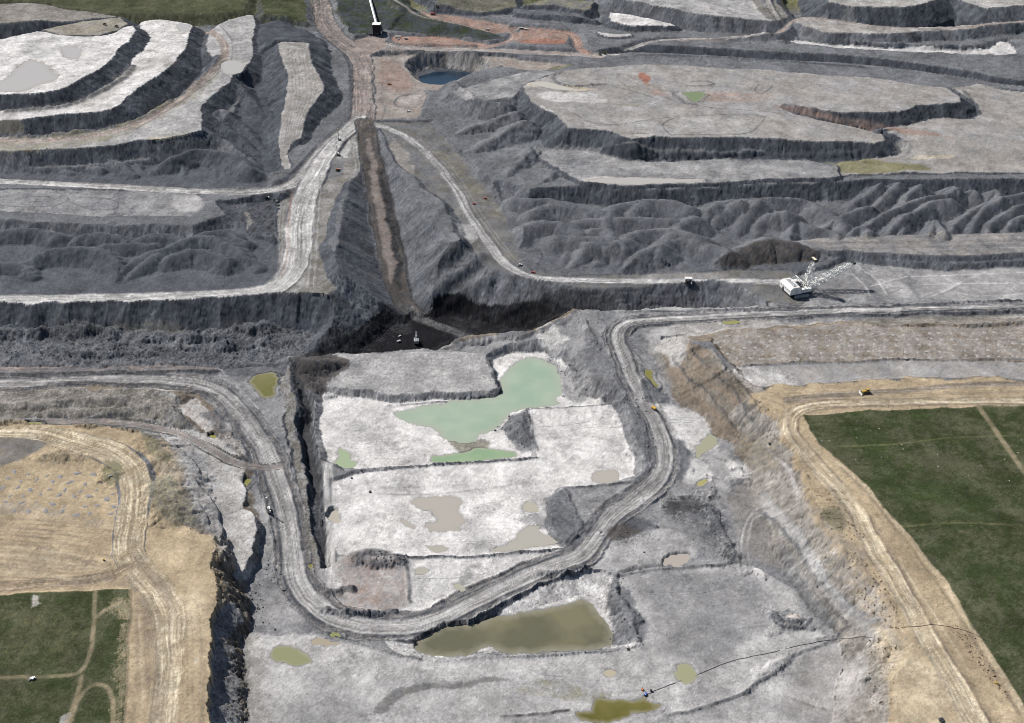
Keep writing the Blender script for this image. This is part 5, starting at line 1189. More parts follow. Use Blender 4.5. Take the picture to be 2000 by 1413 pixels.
# dark edges of the ramp and spilled coal
gline([(704, 262), (712, 330), (722, 380), (735, 440), (748, 510), (760, 570)], 3.5, ('dark', 'dbrown', 20, 0, 1), alpha=.85, dh=.8, jit=1)
gline([(735, 265), (748, 330), (765, 400), (785, 480), (797, 540), (803, 580)], 4.0, ('dark', 'coal', 20, 0, 1), alpha=.85, dh=.8, jit=1)
gpaint([(740, 590), (775, 600), (810, 640), (790, 660), (750, 640)], ('dark', 'coal', 30, -.1, 1.2), alpha=.8, soft=4)
# short dark sunken dashes in the face below the dragline track
for k in range(26):
    px, py = rt2.uniform(1080, 1420), rt2.uniform(568, 596)
    gline([(px, py), (px + rt2.uniform(6, 22), py + rt2.uniform(-1, 2))], 2.0, 'dark', alpha=.8, dh=-1.2, jit=1.2, sm=0)
# red ground round the crusher road and yard
gpaint([(760, 78), (850, 76), (930, 88), (975, 90), (900, 93), (800, 92)], ('red', 'rose', 60, .1, 1), alpha=.8, soft=2)
gpaint([(735, 115), (770, 118), (815, 160), (800, 182), (745, 176)], ('red', 'rose', 40, .2, 1.4), alpha=.6, soft=5)
gpaint([(1370, 183), (1430, 181), (1500, 184), (1440, 187), (1380, 188)], ('red', 'taupe', 40, 0, 1), alpha=.6, soft=2)
gpaint([(1375, 191), (1440, 190), (1490, 195), (1430, 198), (1372, 197)], ('red', 'taupe', 40, 0, 1), alpha=.6, soft=2)

# ================================================================ WATER
def material(name, col, rough=.9, metal=0.0, spec=.3, noise=None, bump=0.0, bscale=1.0):
    m = bpy.data.materials.new(name)
    m.use_nodes = True
    nt = m.node_tree
    b = nt.nodes["Principled BSDF"]
    b.inputs["Base Color"].default_value = (*col, 1)
    b.inputs["Roughness"].default_value = rough
    b.inputs["Metallic"].default_value = metal
    b.inputs["Specular IOR Level"].default_value = spec
    tc = nt.nodes.new("ShaderNodeTexCoord")
    if noise:
        amt, sc = noise
        n = nt.nodes.new("ShaderNodeTexNoise")
        n.inputs["Scale"].default_value = sc
        n.inputs["Detail"].default_value = 5
        nt.links.new(tc.outputs["Object"], n.inputs["Vector"])
        mr = nt.nodes.new("ShaderNodeMapRange")
        mr.inputs["From Min"].default_value = .3
        mr.inputs["From Max"].default_value = .7
        mr.inputs["To Min"].default_value = 1 - amt
        mr.inputs["To Max"].default_value = 1 + amt
        nt.links.new(n.outputs["Fac"], mr.inputs["Value"])
        mx = nt.nodes.new("ShaderNodeMix")
        mx.data_type = 'RGBA'
        mx.blend_type = 'MULTIPLY'
        mx.inputs["Factor"].default_value = 1
        mx.inputs["A"].default_value = (*col, 1)
        nt.links.new(mr.outputs["Result"], mx.inputs["B"])
        nt.links.new(mx.outputs["Result"], b.inputs["Base Color"])
    if bump:
        n2 = nt.nodes.new("ShaderNodeTexNoise")
        n2.inputs["Scale"].default_value = bscale
        n2.inputs["Detail"].default_value = 6
        nt.links.new(tc.outputs["Object"], n2.inputs["Vector"])
        bp = nt.nodes.new("ShaderNodeBump")
        bp.inputs["Strength"].default_value = bump
        bp.inputs["Distance"].default_value = .5 / bscale
        nt.links.new(n2.outputs["Fac"], bp.inputs["Height"])
        nt.links.new(bp.outputs["Normal"], b.inputs["Normal"])
    return m


WATERS = []


def pond(pts, z, col, name='pond', col2=None, holes=(), jit=2.5, wet=4.0, per=.02, shelf=.12):
    """sheet of standing water; the ground under it dips, its rim is wet mud"""
    pts = smooth_ring([(p[0], p[1], z) for p in pts], 1)
    P, Z = world_pts(pts, z)
    A, AZ = densify(P, Z, True, 4.0, jit, len(WATERS))
    A[:, 0] += 1.2 * samp(N_ROUGH, A[:, 0], A[:, 1], 90)
    A[:, 1] += 1.2 * samp(N_ROUGH, A[:, 0] + 50, A[:, 1], 90)
    r = dist_field(A, AZ, 30, True)
    if r is None:
        return
    w, D, S, Zn, SG = r
    ins = inside_mask(A, w)
    sl = (slice(w[0], w[1]), slice(w[2], w[3]))
    x, y = GX[sl], GY[sl]
    D = np.minimum(D, 30)
    sd_ = np.where(ins, -D, D)
    h = H[sl]
    H[sl] = np.where(ins, np.minimum(h, z - .35 - np.minimum(D * shelf, 1.5)), np.where(sd_ < 6, np.maximum(h, z + .15 + sd_ * .02), h))
    RGH[sl] = np.where(ins, 0.0, np.where(sd_ < 4, np.minimum(RGH[sl], .1), RGH[sl]))
    k = (sstep(wet, .5, sd_ + .8 * samp(N_ROUGH, x, y, 80)) * .5)[..., None]
    a = ALB[sl]
    a[...] = a * (1 - k) + a * .35 * k + 0.0
    WATERS.append((A.copy(), z, col, col2 or col, name, per))


pond([(1010, 708), (1035, 698), (1060, 702), (1088, 712), (1092, 735), (1097, 758), (1102, 772), (1085, 778), (1095, 792), (1035, 797), (1000, 802), (985, 815), (970, 838), (938, 852), (950, 845), (932, 856), (928, 864), (905, 866), (875, 862), (862, 850), (850, 838), (820, 832), (790, 826), (773, 812), (774, 803), (800, 800), (830, 792), (870, 790), (880, 783), (930, 779), (975, 774), (980, 762), (976, 740), (985, 730)], -51.6, (.25, .325, .245), col2=(.30, .36, .28), jit=1.0, wet=2.5)
pond([(838, 903), (842, 891), (880, 888), (912, 883), (935, 874), (950, 879), (985, 881), (1005, 884), (1012, 892), (940, 902), (880, 906)], -51.7, (.20, .29, .175), col2=(.26, .33, .21), jit=.8, wet=2.5)
pond([(662, 875), (676, 880), (686, 885), (684, 900), (700, 903), (690, 916), (665, 917), (652, 910), (662, 895)], -51.6, (.27, .33, .21), jit=.8)
pond([(800, 976), (850, 971), (890, 968), (908, 978), (893, 995), (905, 1015), (900, 1025), (890, 1030), (903, 1036), (850, 1040), (825, 1028), (855, 1022), (850, 1003), (820, 993), (803, 988)], -45.8, (.335, .31, .275), name='mud_puddle', jit=1.2, wet=3)
pond([(640, 997), (655, 995), (667, 1010), (664, 1024), (650, 1028), (638, 1018)], -49.5, (.35, .325, .27), name='mud_puddle', jit=.6, wet=2)
pond([(780, 1014), (795, 1018), (815, 1028), (805, 1034), (788, 1028)], -45.8, (.335, .31, .275), name='mud_puddle', jit=1, wet=2)
pond([(1158, 922), (1185, 916), (1208, 920), (1211, 938), (1190, 944), (1160, 942)], -45.8, (.34, .315, .28), name='mud_puddle', jit=.8, wet=2)
pond([(1024, 985), (1040, 980), (1058, 995), (1050, 1002), (1026, 1000)], -45.8, (.35, .325, .27), name='mud_puddle', jit=1, wet=2)
pond([(1018, 1030), (1055, 1026), (1050, 1040), (1075, 1050), (1090, 1060), (1040, 1070), (990, 1078), (948, 1074), (1000, 1062)], -45.8, (.335, .315, .275), name='mud_puddle', jit=1.2, wet=3)
pond([(830, 1070), (850, 1065), (876, 1068), (870, 1078), (845, 1080)], -45.8, (.33, .31, .26), name='mud_puddle', jit=1, wet=2)
pond([(805, 1116), (830, 1110), (842, 1116), (825, 1125), (808, 1122)], -46.2, (.33, .31, .26), name='mud_puddle', jit=1, wet=2)
pond([(886, 1140), (900, 1138), (912, 1152), (900, 1160), (890, 1152)], -46.2, (.32, .31, .25), name='mud_puddle', jit=1, wet=2)
pond([(808, 1260), (845, 1232), (870, 1222), (930, 1218), (960, 1205), (1000, 1202), (1040, 1194), (1100, 1185), (1130, 1170), (1155, 1172), (1165, 1195), (1188, 1225), (1198, 1252), (1190, 1266), (1120, 1272), (1000, 1277), (975, 1275), (955, 1262), (935, 1268), (925, 1278), (905, 1283), (850, 1284), (815, 1276)], -51.4, (.105, .102, .066), col2=(.155, .145, .088), jit=.8, wet=2.5)
pond([(530, 1268), (545, 1262), (575, 1266), (600, 1278), (611, 1290), (600, 1298), (560, 1298), (540, 1294), (530, 1280)], -44.8, (.21, .215, .12), jit=.5, wet=2.5)
pond([(604, 1252), (625, 1246), (670, 1258), (650, 1262), (612, 1260)], -44.8, (.30, .26, .19), name='mud_puddle', jit=.6, wet=1.5)
pond([(643, 1232), (666, 1238), (666, 1245), (648, 1244)], -44.6, (.19, .20, .08), jit=.4, wet=1)
pond([(1155, 1364), (1200, 1361), (1232, 1368), (1255, 1366), (1262, 1358), (1268, 1372), (1300, 1378), (1270, 1392), (1235, 1394), (1200, 1410), (1140, 1412), (1120, 1395), (1150, 1390), (1160, 1378)], -44.7, (.075, .068, .012), col2=(.14, .125, .04), jit=.8, wet=2.5)
pond([(1322, 1300), (1338, 1296), (1355, 1302), (1361, 1318), (1350, 1333), (1335, 1336), (1322, 1325), (1316, 1312)], -44.7, (.26, .26, .16), jit=.8, wet=2)
pond([(1176, 1308), (1195, 1306), (1207, 1316), (1195, 1324), (1180, 1318)], -44.8, (.35, .31, .23), name='mud_puddle', jit=.8, wet=1.5)
pond([(1430, 1100 - 20), (1345, 1082), (1350, 1098), (1320, 1110), (1292, 1108), (1290, 1095), (1315, 1082)][1:], -44.6, (.33, .295, .26), name='mud_puddle', jit=.8, wet=1.5)
pond([(488, 738), (515, 728), (540, 726), (544, 745), (535, 760), (538, 776), (512, 780), (506, 765), (492, 755)], -39.6, (.115, .112, .032), col2=(.16, .148, .06), jit=.8, wet=3)
pond([(1258, 720), (1276, 726), (1275, 740), (1286, 752), (1282, 757), (1270, 745), (1262, 732)], -31.0, (.17, .16, .045), jit=.5, wet=2)
pond([(1372, 862), (1385, 848), (1405, 855), (1400, 870), (1375, 885), (1362, 900), (1355, 880)], -39.4, (.28, .275, .19), jit=.6, wet=2)
pond([(1365, 938), (1384, 936), (1375, 948), (1355, 950)], -41.6, (.30, .27, .12), jit=.5, wet=2)
pond([(405, 848), (424, 848), (424, 858), (408, 857)], -35.4, (.22, .21, .06), jit=.4, wet=2)
pond([(474, 936), (486, 933), (490, 942), (484, 952), (475, 948)], -41.0, (.19, .18, .05), jit=.4, wet=2)
pond([(600, 1105), (612, 1101), (614, 1108), (605, 1111)], -47.2, (.16, .15, .04), jit=.3, wet=1)
pond([(815, 151), (832, 146), (850, 140), (880, 140), (915, 142), (936, 149), (920, 157), (890, 164), (862, 176), (845, 175), (830, 168), (820, 158)], -20.5, (.007, .019, .034), col2=(.010, .028, .05), jit=1.0, wet=3, shelf=.6)
pond([(1330, 180), (1355, 179), (1380, 181), (1374, 191), (1366, 200), (1350, 199), (1340, 188)], 34.4, (.16, .20, .09), jit=1.0, wet=2)
pond([(1410, 629), (1430, 626), (1458, 629), (1440, 634), (1415, 633)], -19.4, (.24, .23, .08), jit=.5, wet=1.5)
pond([(46, 826), (80, 824), (84, 829), (50, 830)], -14.6, (.22, .20, .06), jit=.3, wet=1.5)

MUDC = (.37, .345, .32)
pond([(-20, 166), (10, 155), (40, 125), (60, 115), (85, 122), (100, 136), (112, 142), (118, 150), (108, 158), (70, 168), (55, 178), (-20, 181)], 72.6, MUDC, name='mud_puddle', jit=2, wet=2)
pond([(114, 95), (130, 91), (150, 94), (163, 101), (155, 113), (132, 118)], 72.6, MUDC, name='mud_puddle', jit=2, wet=2)
pond([(430, 122), (455, 117), (482, 125), (474, 141), (450, 148), (432, 140)], 35.4, MUDC, name='mud_puddle', jit=1.5, wet=2)
pond([(344, 44), (374, 50), (366, 66), (346, 60)], 49.6, MUDC, name='mud_puddle', jit=1.5, wet=2)
pond([(1136, 351), (1200, 347), (1290, 348), (1395, 352), (1330, 358), (1230, 361), (1165, 358)], 5.7, MUDC, name='mud_puddle', jit=1.5, wet=2)
pond([(1028, 165), (1055, 157), (1085, 163), (1110, 172), (1150, 175), (1100, 178), (1060, 171)], 35.5, (.42, .39, .34), name='mud_puddle', jit=1.5, wet=2)
pond([(1230, 264), (1258, 261), (1276, 266), (1250, 269)], 34.6, MUDC, name='mud_puddle', jit=1, wet=2)

# ================================================================ finish the ground: fine relief, then split it into its pieces
rg = RGH
lod = np.clip((GY - 600) / 2600, 0, 1)
amp = np.maximum(rg - .1, .04) * (.5 + .3 * lod)
H += amp * (.7 * samp(N_FRAC, GX, GY, 260) + .16 * samp(N_ROUGH, GX, GY, 210))
big = np.clip(rg - .9, 0, 3)
H += big * (.45 * np.abs(samp(N_ROUGH, GX + 60, GY, 240)) + .2 * samp(N_FINE, GX, GY, 260))
# rills and runs: fine streaks drawn out along the fall line of every slope
gyv = np.gradient(H, axis=0) / np.gradient(GY, axis=0)
gxv = np.gradient(H, axis=1) / np.gradient(GX, axis=1) 
# central differences along a fanned row also move in x only, so gyv needs the fan removed
gyv = gyv - gxv * (np.gradient(GX, axis=0) / np.gradient(GY, axis=0))


def blur(a, n=2):
    for _ in range(n):
        a = (np.roll(a, 1, 0) + a + np.roll(a, -1, 0)) / 3
        a = (np.roll(a, 1, 1) + a + np.roll(a, -1, 1)) / 3
    return a


gxv, gyv = blur(gxv, 3), blur(gyv, 3)
gm_ = np.sqrt(gxv * gxv + gyv * gyv) + 1e-5
ux, uy = gxv / gm_, gyv / gm_
lic = np.zeros_like(H)
lic2 = np.zeros_like(H)
for k in range(-5, 6):
    lic += samp(N_FINE, GX + ux * k * 2.4, GY + uy * k * 2.4, 1250)
    lic2 += samp(N_ROUGH, GX + ux * k * 5.0 + 77, GY + uy * k * 5.0, 640)
lic /= lic.std()
lic2 /= lic2.std()
steep = sstep(.14, .5, gm_) * np.clip(rg * 1.15, .3, 1.15)
H += steep * (.15 * lic + .15 * lic2) * np.clip(.6 + GY / 3000, 0, 1.4)
ALB *= np.clip(1 + steep * (.08 * lic + .06 * lic2), .5, 1.6)[..., None]
# dried mud: crust edges, stains and thin tide lines on the pale level ground
lum = ALB.mean(-1)
lev = (1 - sstep(.06, .2, gm_)) * (1 - sstep(.5, .8, rg)) * sstep(.17, .33, lum)
n1_ = samp(N_FRAC, GX, GY, 520) + .45 * samp(N_ROUGH, GX + 40, GY, 330)
n2_ = samp(N_FRAC, GX + 900, GY * 1.3, 310) + .5 * samp(N_ROUGH, GX, GY + 20, 500)
st = sstep(1.15, 1.35, n1_) * .20 + sstep(1.3, 1.6, n2_) * .20 + np.exp(-((n1_ - .9) / .035) ** 2) * .16 + np.exp(-((n2_ + .9) / .035) ** 2) * .16
br = sstep(.8, 1.2, -n1_) * .06
ALB *= (1 - lev * np.clip(st, 0, .5) + lev * br)[..., None]
# grain: patches of coarser and finer material
v = 1 + .085 * samp(N_FINE, GX, GY, 1400) + .05 * samp(N_ROUGH, GX, GY, 900) + np.clip(rg, 0, 2.5) * .08 * samp(N_FINE, GX, GY, 800) + .035 * samp(N_FRAC, GX, GY, 380) + lod * .09 * samp(N_FINE, GX + 50, GY * .6, 4600)
ALB *= np.clip(v, .45, 1.7)[..., None]
# single stones and clods that catch the eye
wn_ = rng.standard_normal(H.shape).astype(np.float32)
thr = np.where(rg > .5, 1.75, np.where(rg > .25, 2.25, 2.7))
ALB *= np.where(wn_ > thr, .58, np.where(wn_ < -thr - .15, 1.32, 1.0))[..., None]
np.clip(ALB, .004, .75, out=ALB)
# the wide skirt beyond the surveyed ground is plain, without fine detail
plain = mixcol(('bgray', 'grass2', 3000, .1, 1), GX, GY)
ks = sstep(1.22, 1.3, np.abs(CU))[None, :, None]
ALB = (ALB * (1 - ks) + plain.mean((0, 1)) * ks).astype(np.float32)


def ground_material(name, spread, bump, speck):
    m = bpy.data.materials.new(name)
    m.use_nodes = True
    nt = m.node_tree
    b = nt.nodes["Principled BSDF"]
    b.inputs["Roughness"].default_value = 1.0
    b.inputs["Specular IOR Level"].default_value = .04
    at = nt.nodes.new("ShaderNodeAttribute")
    at.attribute_name = "albedo"
    tc = nt.nodes.new("ShaderNodeTexCoord")
    n1 = nt.nodes.new("ShaderNodeTexNoise")
    n1.inputs["Scale"].default_value = .5
    n1.inputs["Detail"].default_value = 8
    n1.inputs["Roughness"].default_value = .72
    nt.links.new(tc.outputs["Object"], n1.inputs["Vector"])
    mr = nt.nodes.new("ShaderNodeMapRange")
    mr.inputs["From Min"].default_value = .28
    mr.inputs["From Max"].default_value = .72
    mr.inputs["To Min"].default_value = 1 - spread
    mr.inputs["To Max"].default_value = 1 + spread
    nt.links.new(n1.outputs["Fac"], mr.inputs["Value"])
    mx = nt.nodes.new("ShaderNodeMix")
    mx.data_type = 'RGBA'
    mx.blend_type = 'MULTIPLY'
    mx.inputs["Factor"].default_value = 1
    nt.links.new(at.outputs["Color"], mx.inputs["A"])
    nt.links.new(mr.outputs["Result"], mx.inputs["B"])
    # scattered stones and clods, darker or paler than the ground
    vo = nt.nodes.new("ShaderNodeTexVoronoi")
    vo.inputs["Scale"].default_value = .22
    vo.inputs["Randomness"].default_value = 1
    nt.links.new(tc.outputs["Object"], vo.inputs["Vector"])
    cr = nt.nodes.new("ShaderNodeMapRange")
    cr.inputs["From Min"].default_value = .22
    cr.inputs["From Max"].default_value = .10
    cr.inputs["To Min"].default_value = 0
    cr.inputs["To Max"].default_value = speck
    nt.links.new(vo.outputs["Distance"], cr.inputs["Value"])
    mx2 = nt.nodes.new("ShaderNodeMix")
    mx2.data_type = 'RGBA'
    mx2.blend_type = 'MULTIPLY'
    nt.links.new(cr.outputs["Result"], mx2.inputs["Factor"])
    nt.links.new(mx.outputs["Result"], mx2.inputs["A"])
    sep = nt.nodes.new("ShaderNodeMapRange")
    sep.inputs["To Min"].default_value = .45
    sep.inputs["To Max"].default_value = 1.35
    nt.links.new(vo.outputs["Color"], sep.inputs["Value"])
    nt.links.new(sep.outputs["Result"], mx2.inputs["B"])
    nt.links.new(mx2.outputs["Result"], b.inputs["Base Color"])
    n2 = nt.nodes.new("ShaderNodeTexNoise")
    n2.inputs["Scale"].default_value = .7
    n2.inputs["Detail"].default_value = 6
    n2.inputs["Roughness"].default_value = .75
    nt.links.new(tc.outputs["Object"], n2.inputs["Vector"])
    bp = nt.nodes.new("ShaderNodeBump")
    bp.inputs["Strength"].default_value = bump
    bp.inputs["Distance"].default_value = .9
    nt.links.new(n2.outputs["Fac"], bp.inputs["Height"])
    nt.links.new(bp.outputs["Normal"], b.inputs["Normal"])
    return m


GM = {'soil': ground_material('loose_spoil_soil', .24, .40, .40), 'grass': ground_material('prairie_grass', .4, .5, .25)}


def build_ground():
    fl = LAB[:-1, :-1].reshape(-1)
    ii = np.arange(NR * NC, dtype=np.int32).reshape(NR, NC)
    quads = np.stack([ii[:-1, :-1], ii[:-1, 1:], ii[1:, 1:], ii[1:, :-1]], -1).reshape(-1, 4)
    V = np.stack([GX, GY, H], -1).reshape(-1, 3)
    COL = np.concatenate([ALB.reshape(-1, 3), np.ones((NR * NC, 1), np.float32)], 1)
    names = np.array(LABNAMES)
    # pieces smaller than a few dozen faces join their neighbours
    cnt = np.bincount(fl, minlength=len(LABNAMES))
    f2 = fl.reshape(NR - 1, NC - 1)
    small = cnt < 60
    fl = np.where(small[fl], 0, fl)
    order = np.argsort(fl, kind='stable')
    bounds = np.searchsorted(fl[order], np.arange(len(LABNAMES) + 1))
    for li in range(len(LABNAMES)):
        a, b_ = bounds[li], bounds[li + 1]
        if b_ <= a:
            continue
        q = quads[order[a:b_]]
        uv, inv = np.unique(q, return_inverse=True)
        n = len(q)
        me = bpy.data.meshes.new(LABNAMES[li])
        me.vertices.add(len(uv))
        me.vertices.foreach_set("co", V[uv].reshape(-1))
        me.loops.add(n * 4)
        me.loops.foreach_set("vertex_index", inv.reshape(-1).astype(np.int32))
        me.polygons.add(n)
        me.polygons.foreach_set("loop_start", np.arange(0, n * 4, 4, dtype=np.int32))
        me.polygons.foreach_set("use_smooth", np.ones(n, bool))
        me.update(calc_edges=True)
        at = me.attributes.new("albedo", 'FLOAT_COLOR', 'POINT')
        at.data.foreach_set("color", COL[uv].reshape(-1))
        me.materials.append(GM[LABMAT[li]])
        o = bpy.data.objects.new(LABNAMES[li], me)
        scene.collection.objects.link(o)
        o["kind"] = "structure"


build_ground()


def water_material(c1, c2, per):
    m = bpy.data.materials.new("muddy_water")
    m.use_nodes = True
    nt = m.node_tree
    b = nt.nodes["Principled BSDF"]
    b.inputs["Roughness"].default_value = .12
    b.inputs["Specular IOR Level"].default_value = .35
    tc = nt.nodes.new("ShaderNodeTexCoord")
    n = nt.nodes.new("ShaderNodeTexNoise")
    n.inputs["Scale"].default_value = per
    n.inputs["Detail"].default_value = 4
    nt.links.new(tc.outputs["Object"], n.inputs["Vector"])
    r = nt.nodes.new("ShaderNodeMix")
    r.data_type = 'RGBA'
    mr = nt.nodes.new("ShaderNodeMapRange")
    mr.inputs["From Min"].default_value = .38
    mr.inputs["From Max"].default_value = .65
    nt.links.new(n.outputs["Fac"], mr.inputs["Value"])
    nt.links.new(mr.outputs["Result"], r.inputs["Factor"])
    r.inputs["A"].default_value = (*c1, 1)
    r.inputs["B"].default_value = (*c2, 1)
    da = nt.nodes.new("ShaderNodeAttribute")
    da.attribute_name = "depth"
    nz = nt.nodes.new("ShaderNodeTexNoise")
    nz.inputs["Scale"].default_value = .07
    nz.inputs["Detail"].default_value = 5
    nt.links.new(tc.outputs["Object"], nz.inputs["Vector"])
    ad = nt.nodes.new("ShaderNodeMath")
    ad.operation = 'MULTIPLY_ADD'
    nt.links.new(nz.outputs["Fac"], ad.inputs[0])
    ad.inputs[1].default_value = .9
    nt.links.new(da.outputs["Fac"], ad.inputs[2])
    dm = nt.nodes.new("ShaderNodeMapRange")
    dm.inputs["From Min"].default_value = .35
    dm.inputs["From Max"].default_value = 1.0
    nt.links.new(ad.outputs[0], dm.inputs["Value"])
    sh = nt.nodes.new("ShaderNodeMix")
    sh.data_type = 'RGBA'
    mud = (.30, .28, .24)
    sh.inputs["A"].default_value = (*[.55 * a + .45 * m_ for a, m_ in zip(c2, mud)], 1) if sum(c1) > .15 else (*c2, 1)
    nt.links.new(dm.outputs["Result"], sh.inputs["Factor"])
    nt.links.new(r.outputs["Result"], sh.inputs["B"])
    nt.links.new(sh.outputs["Result"], b.inputs["Base Color"])
    n2 = nt.nodes.new("ShaderNodeTexNoise")
    n2.inputs["Scale"].default_value = .6
    n2.inputs["Detail"].default_value = 3
    nt.links.new(tc.outputs["Object"], n2.inputs["Vector"])
    bp = nt.nodes.new("ShaderNodeBump")
    bp.inputs["Strength"].default_value = .06
    bp.inputs["Distance"].default_value = .3
    nt.links.new(n2.outputs["Fac"], bp.inputs["Height"])
    nt.links.new(bp.outputs["Normal"], b.inputs["Normal"])
    return m


from mathutils.geometry import delaunay_2d_cdt

for A, z, c1, c2, nm, per in WATERS:
    ring = [Vector((float(a), float(b))) for a, b in A]
    n0 = len(ring)
    lo, hi = A.min(0), A.max(0)
    stp = max(3.0, (hi - lo).max() / 45)
    gx_, gy_ = np.meshgrid(np.arange(lo[0], hi[0], stp), np.arange(lo[1], hi[1], stp))
    pts_ = list(ring)
    for a, b in zip(gx_.ravel() + rng.uniform(-.3, .3, gx_.size) * stp, gy_.ravel() + rng.uniform(-.3, .3, gx_.size) * stp):
        pts_.append(Vector((float(a), float(b))))
    vo_, _e, fo_, *_r = delaunay_2d_cdt(pts_, [], [list(range(n0))], 1, 1e-4)
    used = sorted({i for f in fo_ for i in f})
    remap = {i: k for k, i in enumerate(used)}
    me = bpy.data.meshes.new(nm)
    me.from_pydata([(vo_[i].x, vo_[i].y, z) for i in used], [], [tuple(remap[i] for i in f) for f in fo_])
    me.update()
    if sum(p.normal.z for p in me.polygons) < 0:
        me.flip_normals()
    VV = np.array([(vo_[i].x, vo_[i].y) for i in used])
    seg0, seg1 = A.astype(np.float64), np.roll(A, -1, 0).astype(np.float64)
    dd_ = np.full(len(VV), 1e9)
    for p, q in zip(seg0, seg1):
        e = q - p
        t = np.clip(((VV - p) @ e) / max(e @ e, 1e-9), 0, 1)
        dd_ = np.minimum(dd_, np.hypot(*(VV - p - t[:, None] * e).T))
    at = me.attributes.new("depth", 'FLOAT', 'POINT')
    at.data.foreach_set("value", (dd_ / max(3.0, dd_.max() * .55)).astype(np.float32))
    me.materials.append(water_material(c1, c2, per))
    o = bpy.data.objects.new(nm, me)
    scene.collection.objects.link(o)
    o["kind"] = "structure"

# ================================================================ THINGS
M = dict(
    white=material("white_paint", (.70, .70, .68), .6, noise=(.28, .25)), cream=material("cream_paint", (.60, .55, .42), .6, noise=(.15, .4)),
    yellow=material("yellow_paint", (.48, .30, .06), .5, noise=(.15, .6)), orange=material("orange_paint", (.42, .14, .05), .5, noise=(.12, .6)),
    red=material("red_paint", (.45, .06, .04), .5, noise=(.12, .6)), blue=material("blue_paint", (.03, .09, .42), .45, noise=(.12, .6)),
    steel=material("dark_steel", (.045, .045, .05), .6, noise=(.25, .7)), grey=material("grey_steel", (.30, .31, .32), .55, noise=(.15, .6)),
    rubber=material("tyre_rubber", (.02, .02, .02), .85, noise=(.2, 2)), glass=material("dark_glass", (.02, .03, .035), .1, spec=.5),
    black=material("shade_black", (.010, .011, .014), .6, noise=(.3, .2)), rust=material("rusty_steel", (.16, .085, .05), .8, noise=(.3, .8)),  # black here is shade put into the crusher front and dragline bay
    hose=material("black_hose", (.02, .02, .02), .6), wood=material("weathered_wood", (.12, .09, .065), .9, noise=(.2, 1)),
    rock=material("dark_rock", (.06, .06, .063), .95, noise=(.35, .5), bump=.4, bscale=1.5), prock=material("pale_rock", (.55, .53, .48), .9, noise=(.2, .8), bump=.3, bscale=1.5),
    leaf=material("shrub_leaves", (.10, .11, .035), .9, noise=(.4, .8)),
    mound_pale=material("pale_cuttings", (.30, .285, .27), .95, noise=(.2, .5), bump=.4, bscale=1.2), mound_grey=material("grey_cuttings", (.215, .205, .205), .95, noise=(.2, .5), bump=.4, bscale=1.2))
COLL = scene.collection


class MB:
    def __init__(self):
        self.v, self.f = [], []

    def add(self, vs_, fs_):
        n = len(self.v)
        self.v += [tuple(p) for p in vs_]
        self.f += [tuple(i + n for i in q) for q in fs_]
        return self

    def box(self, c, s, rz=0.0, tilt=0.0, taper=1.0):
        R_ = Matrix.Rotation(rz, 3, 'Z') @ Matrix.Rotation(tilt, 3, 'Y')
        vs_ = []
        for dz in (-.5, .5):
            t = taper if dz > 0 else 1.0
            for dx, dy in ((-.5, -.5), (.5, -.5), (.5, .5), (-.5, .5)):
                vs_.append(Vector(c) + R_ @ Vector((dx * s[0] * t, dy * s[1] * t, dz * s[2])))
        return self.add(vs_, [(3, 2, 1, 0), (4, 5, 6, 7), (0, 1, 5, 4), (1, 2, 6, 5), (2, 3, 7, 6), (3, 0, 4, 7)])

    def prism(self, prof, y0, y1):
        """side profile (x, z) extruded across y"""
        n = len(prof)
        vs_ = [(p[0], y0, p[1]) for p in prof] + [(p[0], y1, p[1]) for p in prof]
        fs_ = [tuple(range(n)), tuple(range(2 * n - 1, n - 1, -1))]
        for i in range(n):
            j = (i + 1) % n
            fs_.append((i, i + n, j + n, j))
        return self.add(vs_, fs_)

    def bar(self, a, b, r, n=4):
        a, b = Vector(a), Vector(b)
        d = (b - a)
        if d.length < 1e-6:
            return self
        d.normalize()
        u = d.orthogonal().normalized()
        w = d.cross(u)
        vs_ = []
        for p in (a, b):
            for k in range(n):
                t = 2 * math.pi * (k + .5) / n
                vs_.append(p + (u * math.cos(t) + w * math.sin(t)) * r)
        fs_ = [(k, (k + 1) % n, n + (k + 1) % n, n + k) for k in range(n)] + [tuple(range(n - 1, -1, -1)), tuple(range(n, 2 * n))]
        return self.add(vs_, fs_)

    def cyl(self, c, r, L, axis='Y', n=14):
        ax = {'X': Vector((1, 0, 0)), 'Y': Vector((0, 1, 0)), 'Z': Vector((0, 0, 1))}[axis]
        return self.bar(Vector(c) - ax * L / 2, Vector(c) + ax * L / 2, r, n)

    def build(self, name, mat, parent=None, smooth=False):
        me = bpy.data.meshes.new(name)
        me.from_pydata(self.v, [], self.f)
        bm = bmesh.new()
        bm.from_mesh(me)
        bmesh.ops.recalc_face_normals(bm, faces=bm.faces)
        bm.to_mesh(me)
        bm.free()
        me.materials.append(mat)
        if smooth:
            me.polygons.foreach_set("use_smooth", [True] * len(me.polygons))
        o = bpy.data.objects.new(name, me)
        COLL.objects.link(o)
        if parent:
            o.parent = parent
        return o


def thing(name, label, cat, loc=(0, 0, 0), rz=0.0, group=None):
    o = bpy.data.objects.new(name, None)
    o.empty_display_size = 2
    o.location = loc
    o.rotation_euler = (0, 0, rz)
    o["label"] = label
    o["category"] = cat
    if group:
        o["group"] = group
    COLL.objects.link(o)
    return o


def tag(o, label, cat, group=None):
    o["label"] = label
    o["category"] = cat
    if group:
        o["group"] = group
    return o


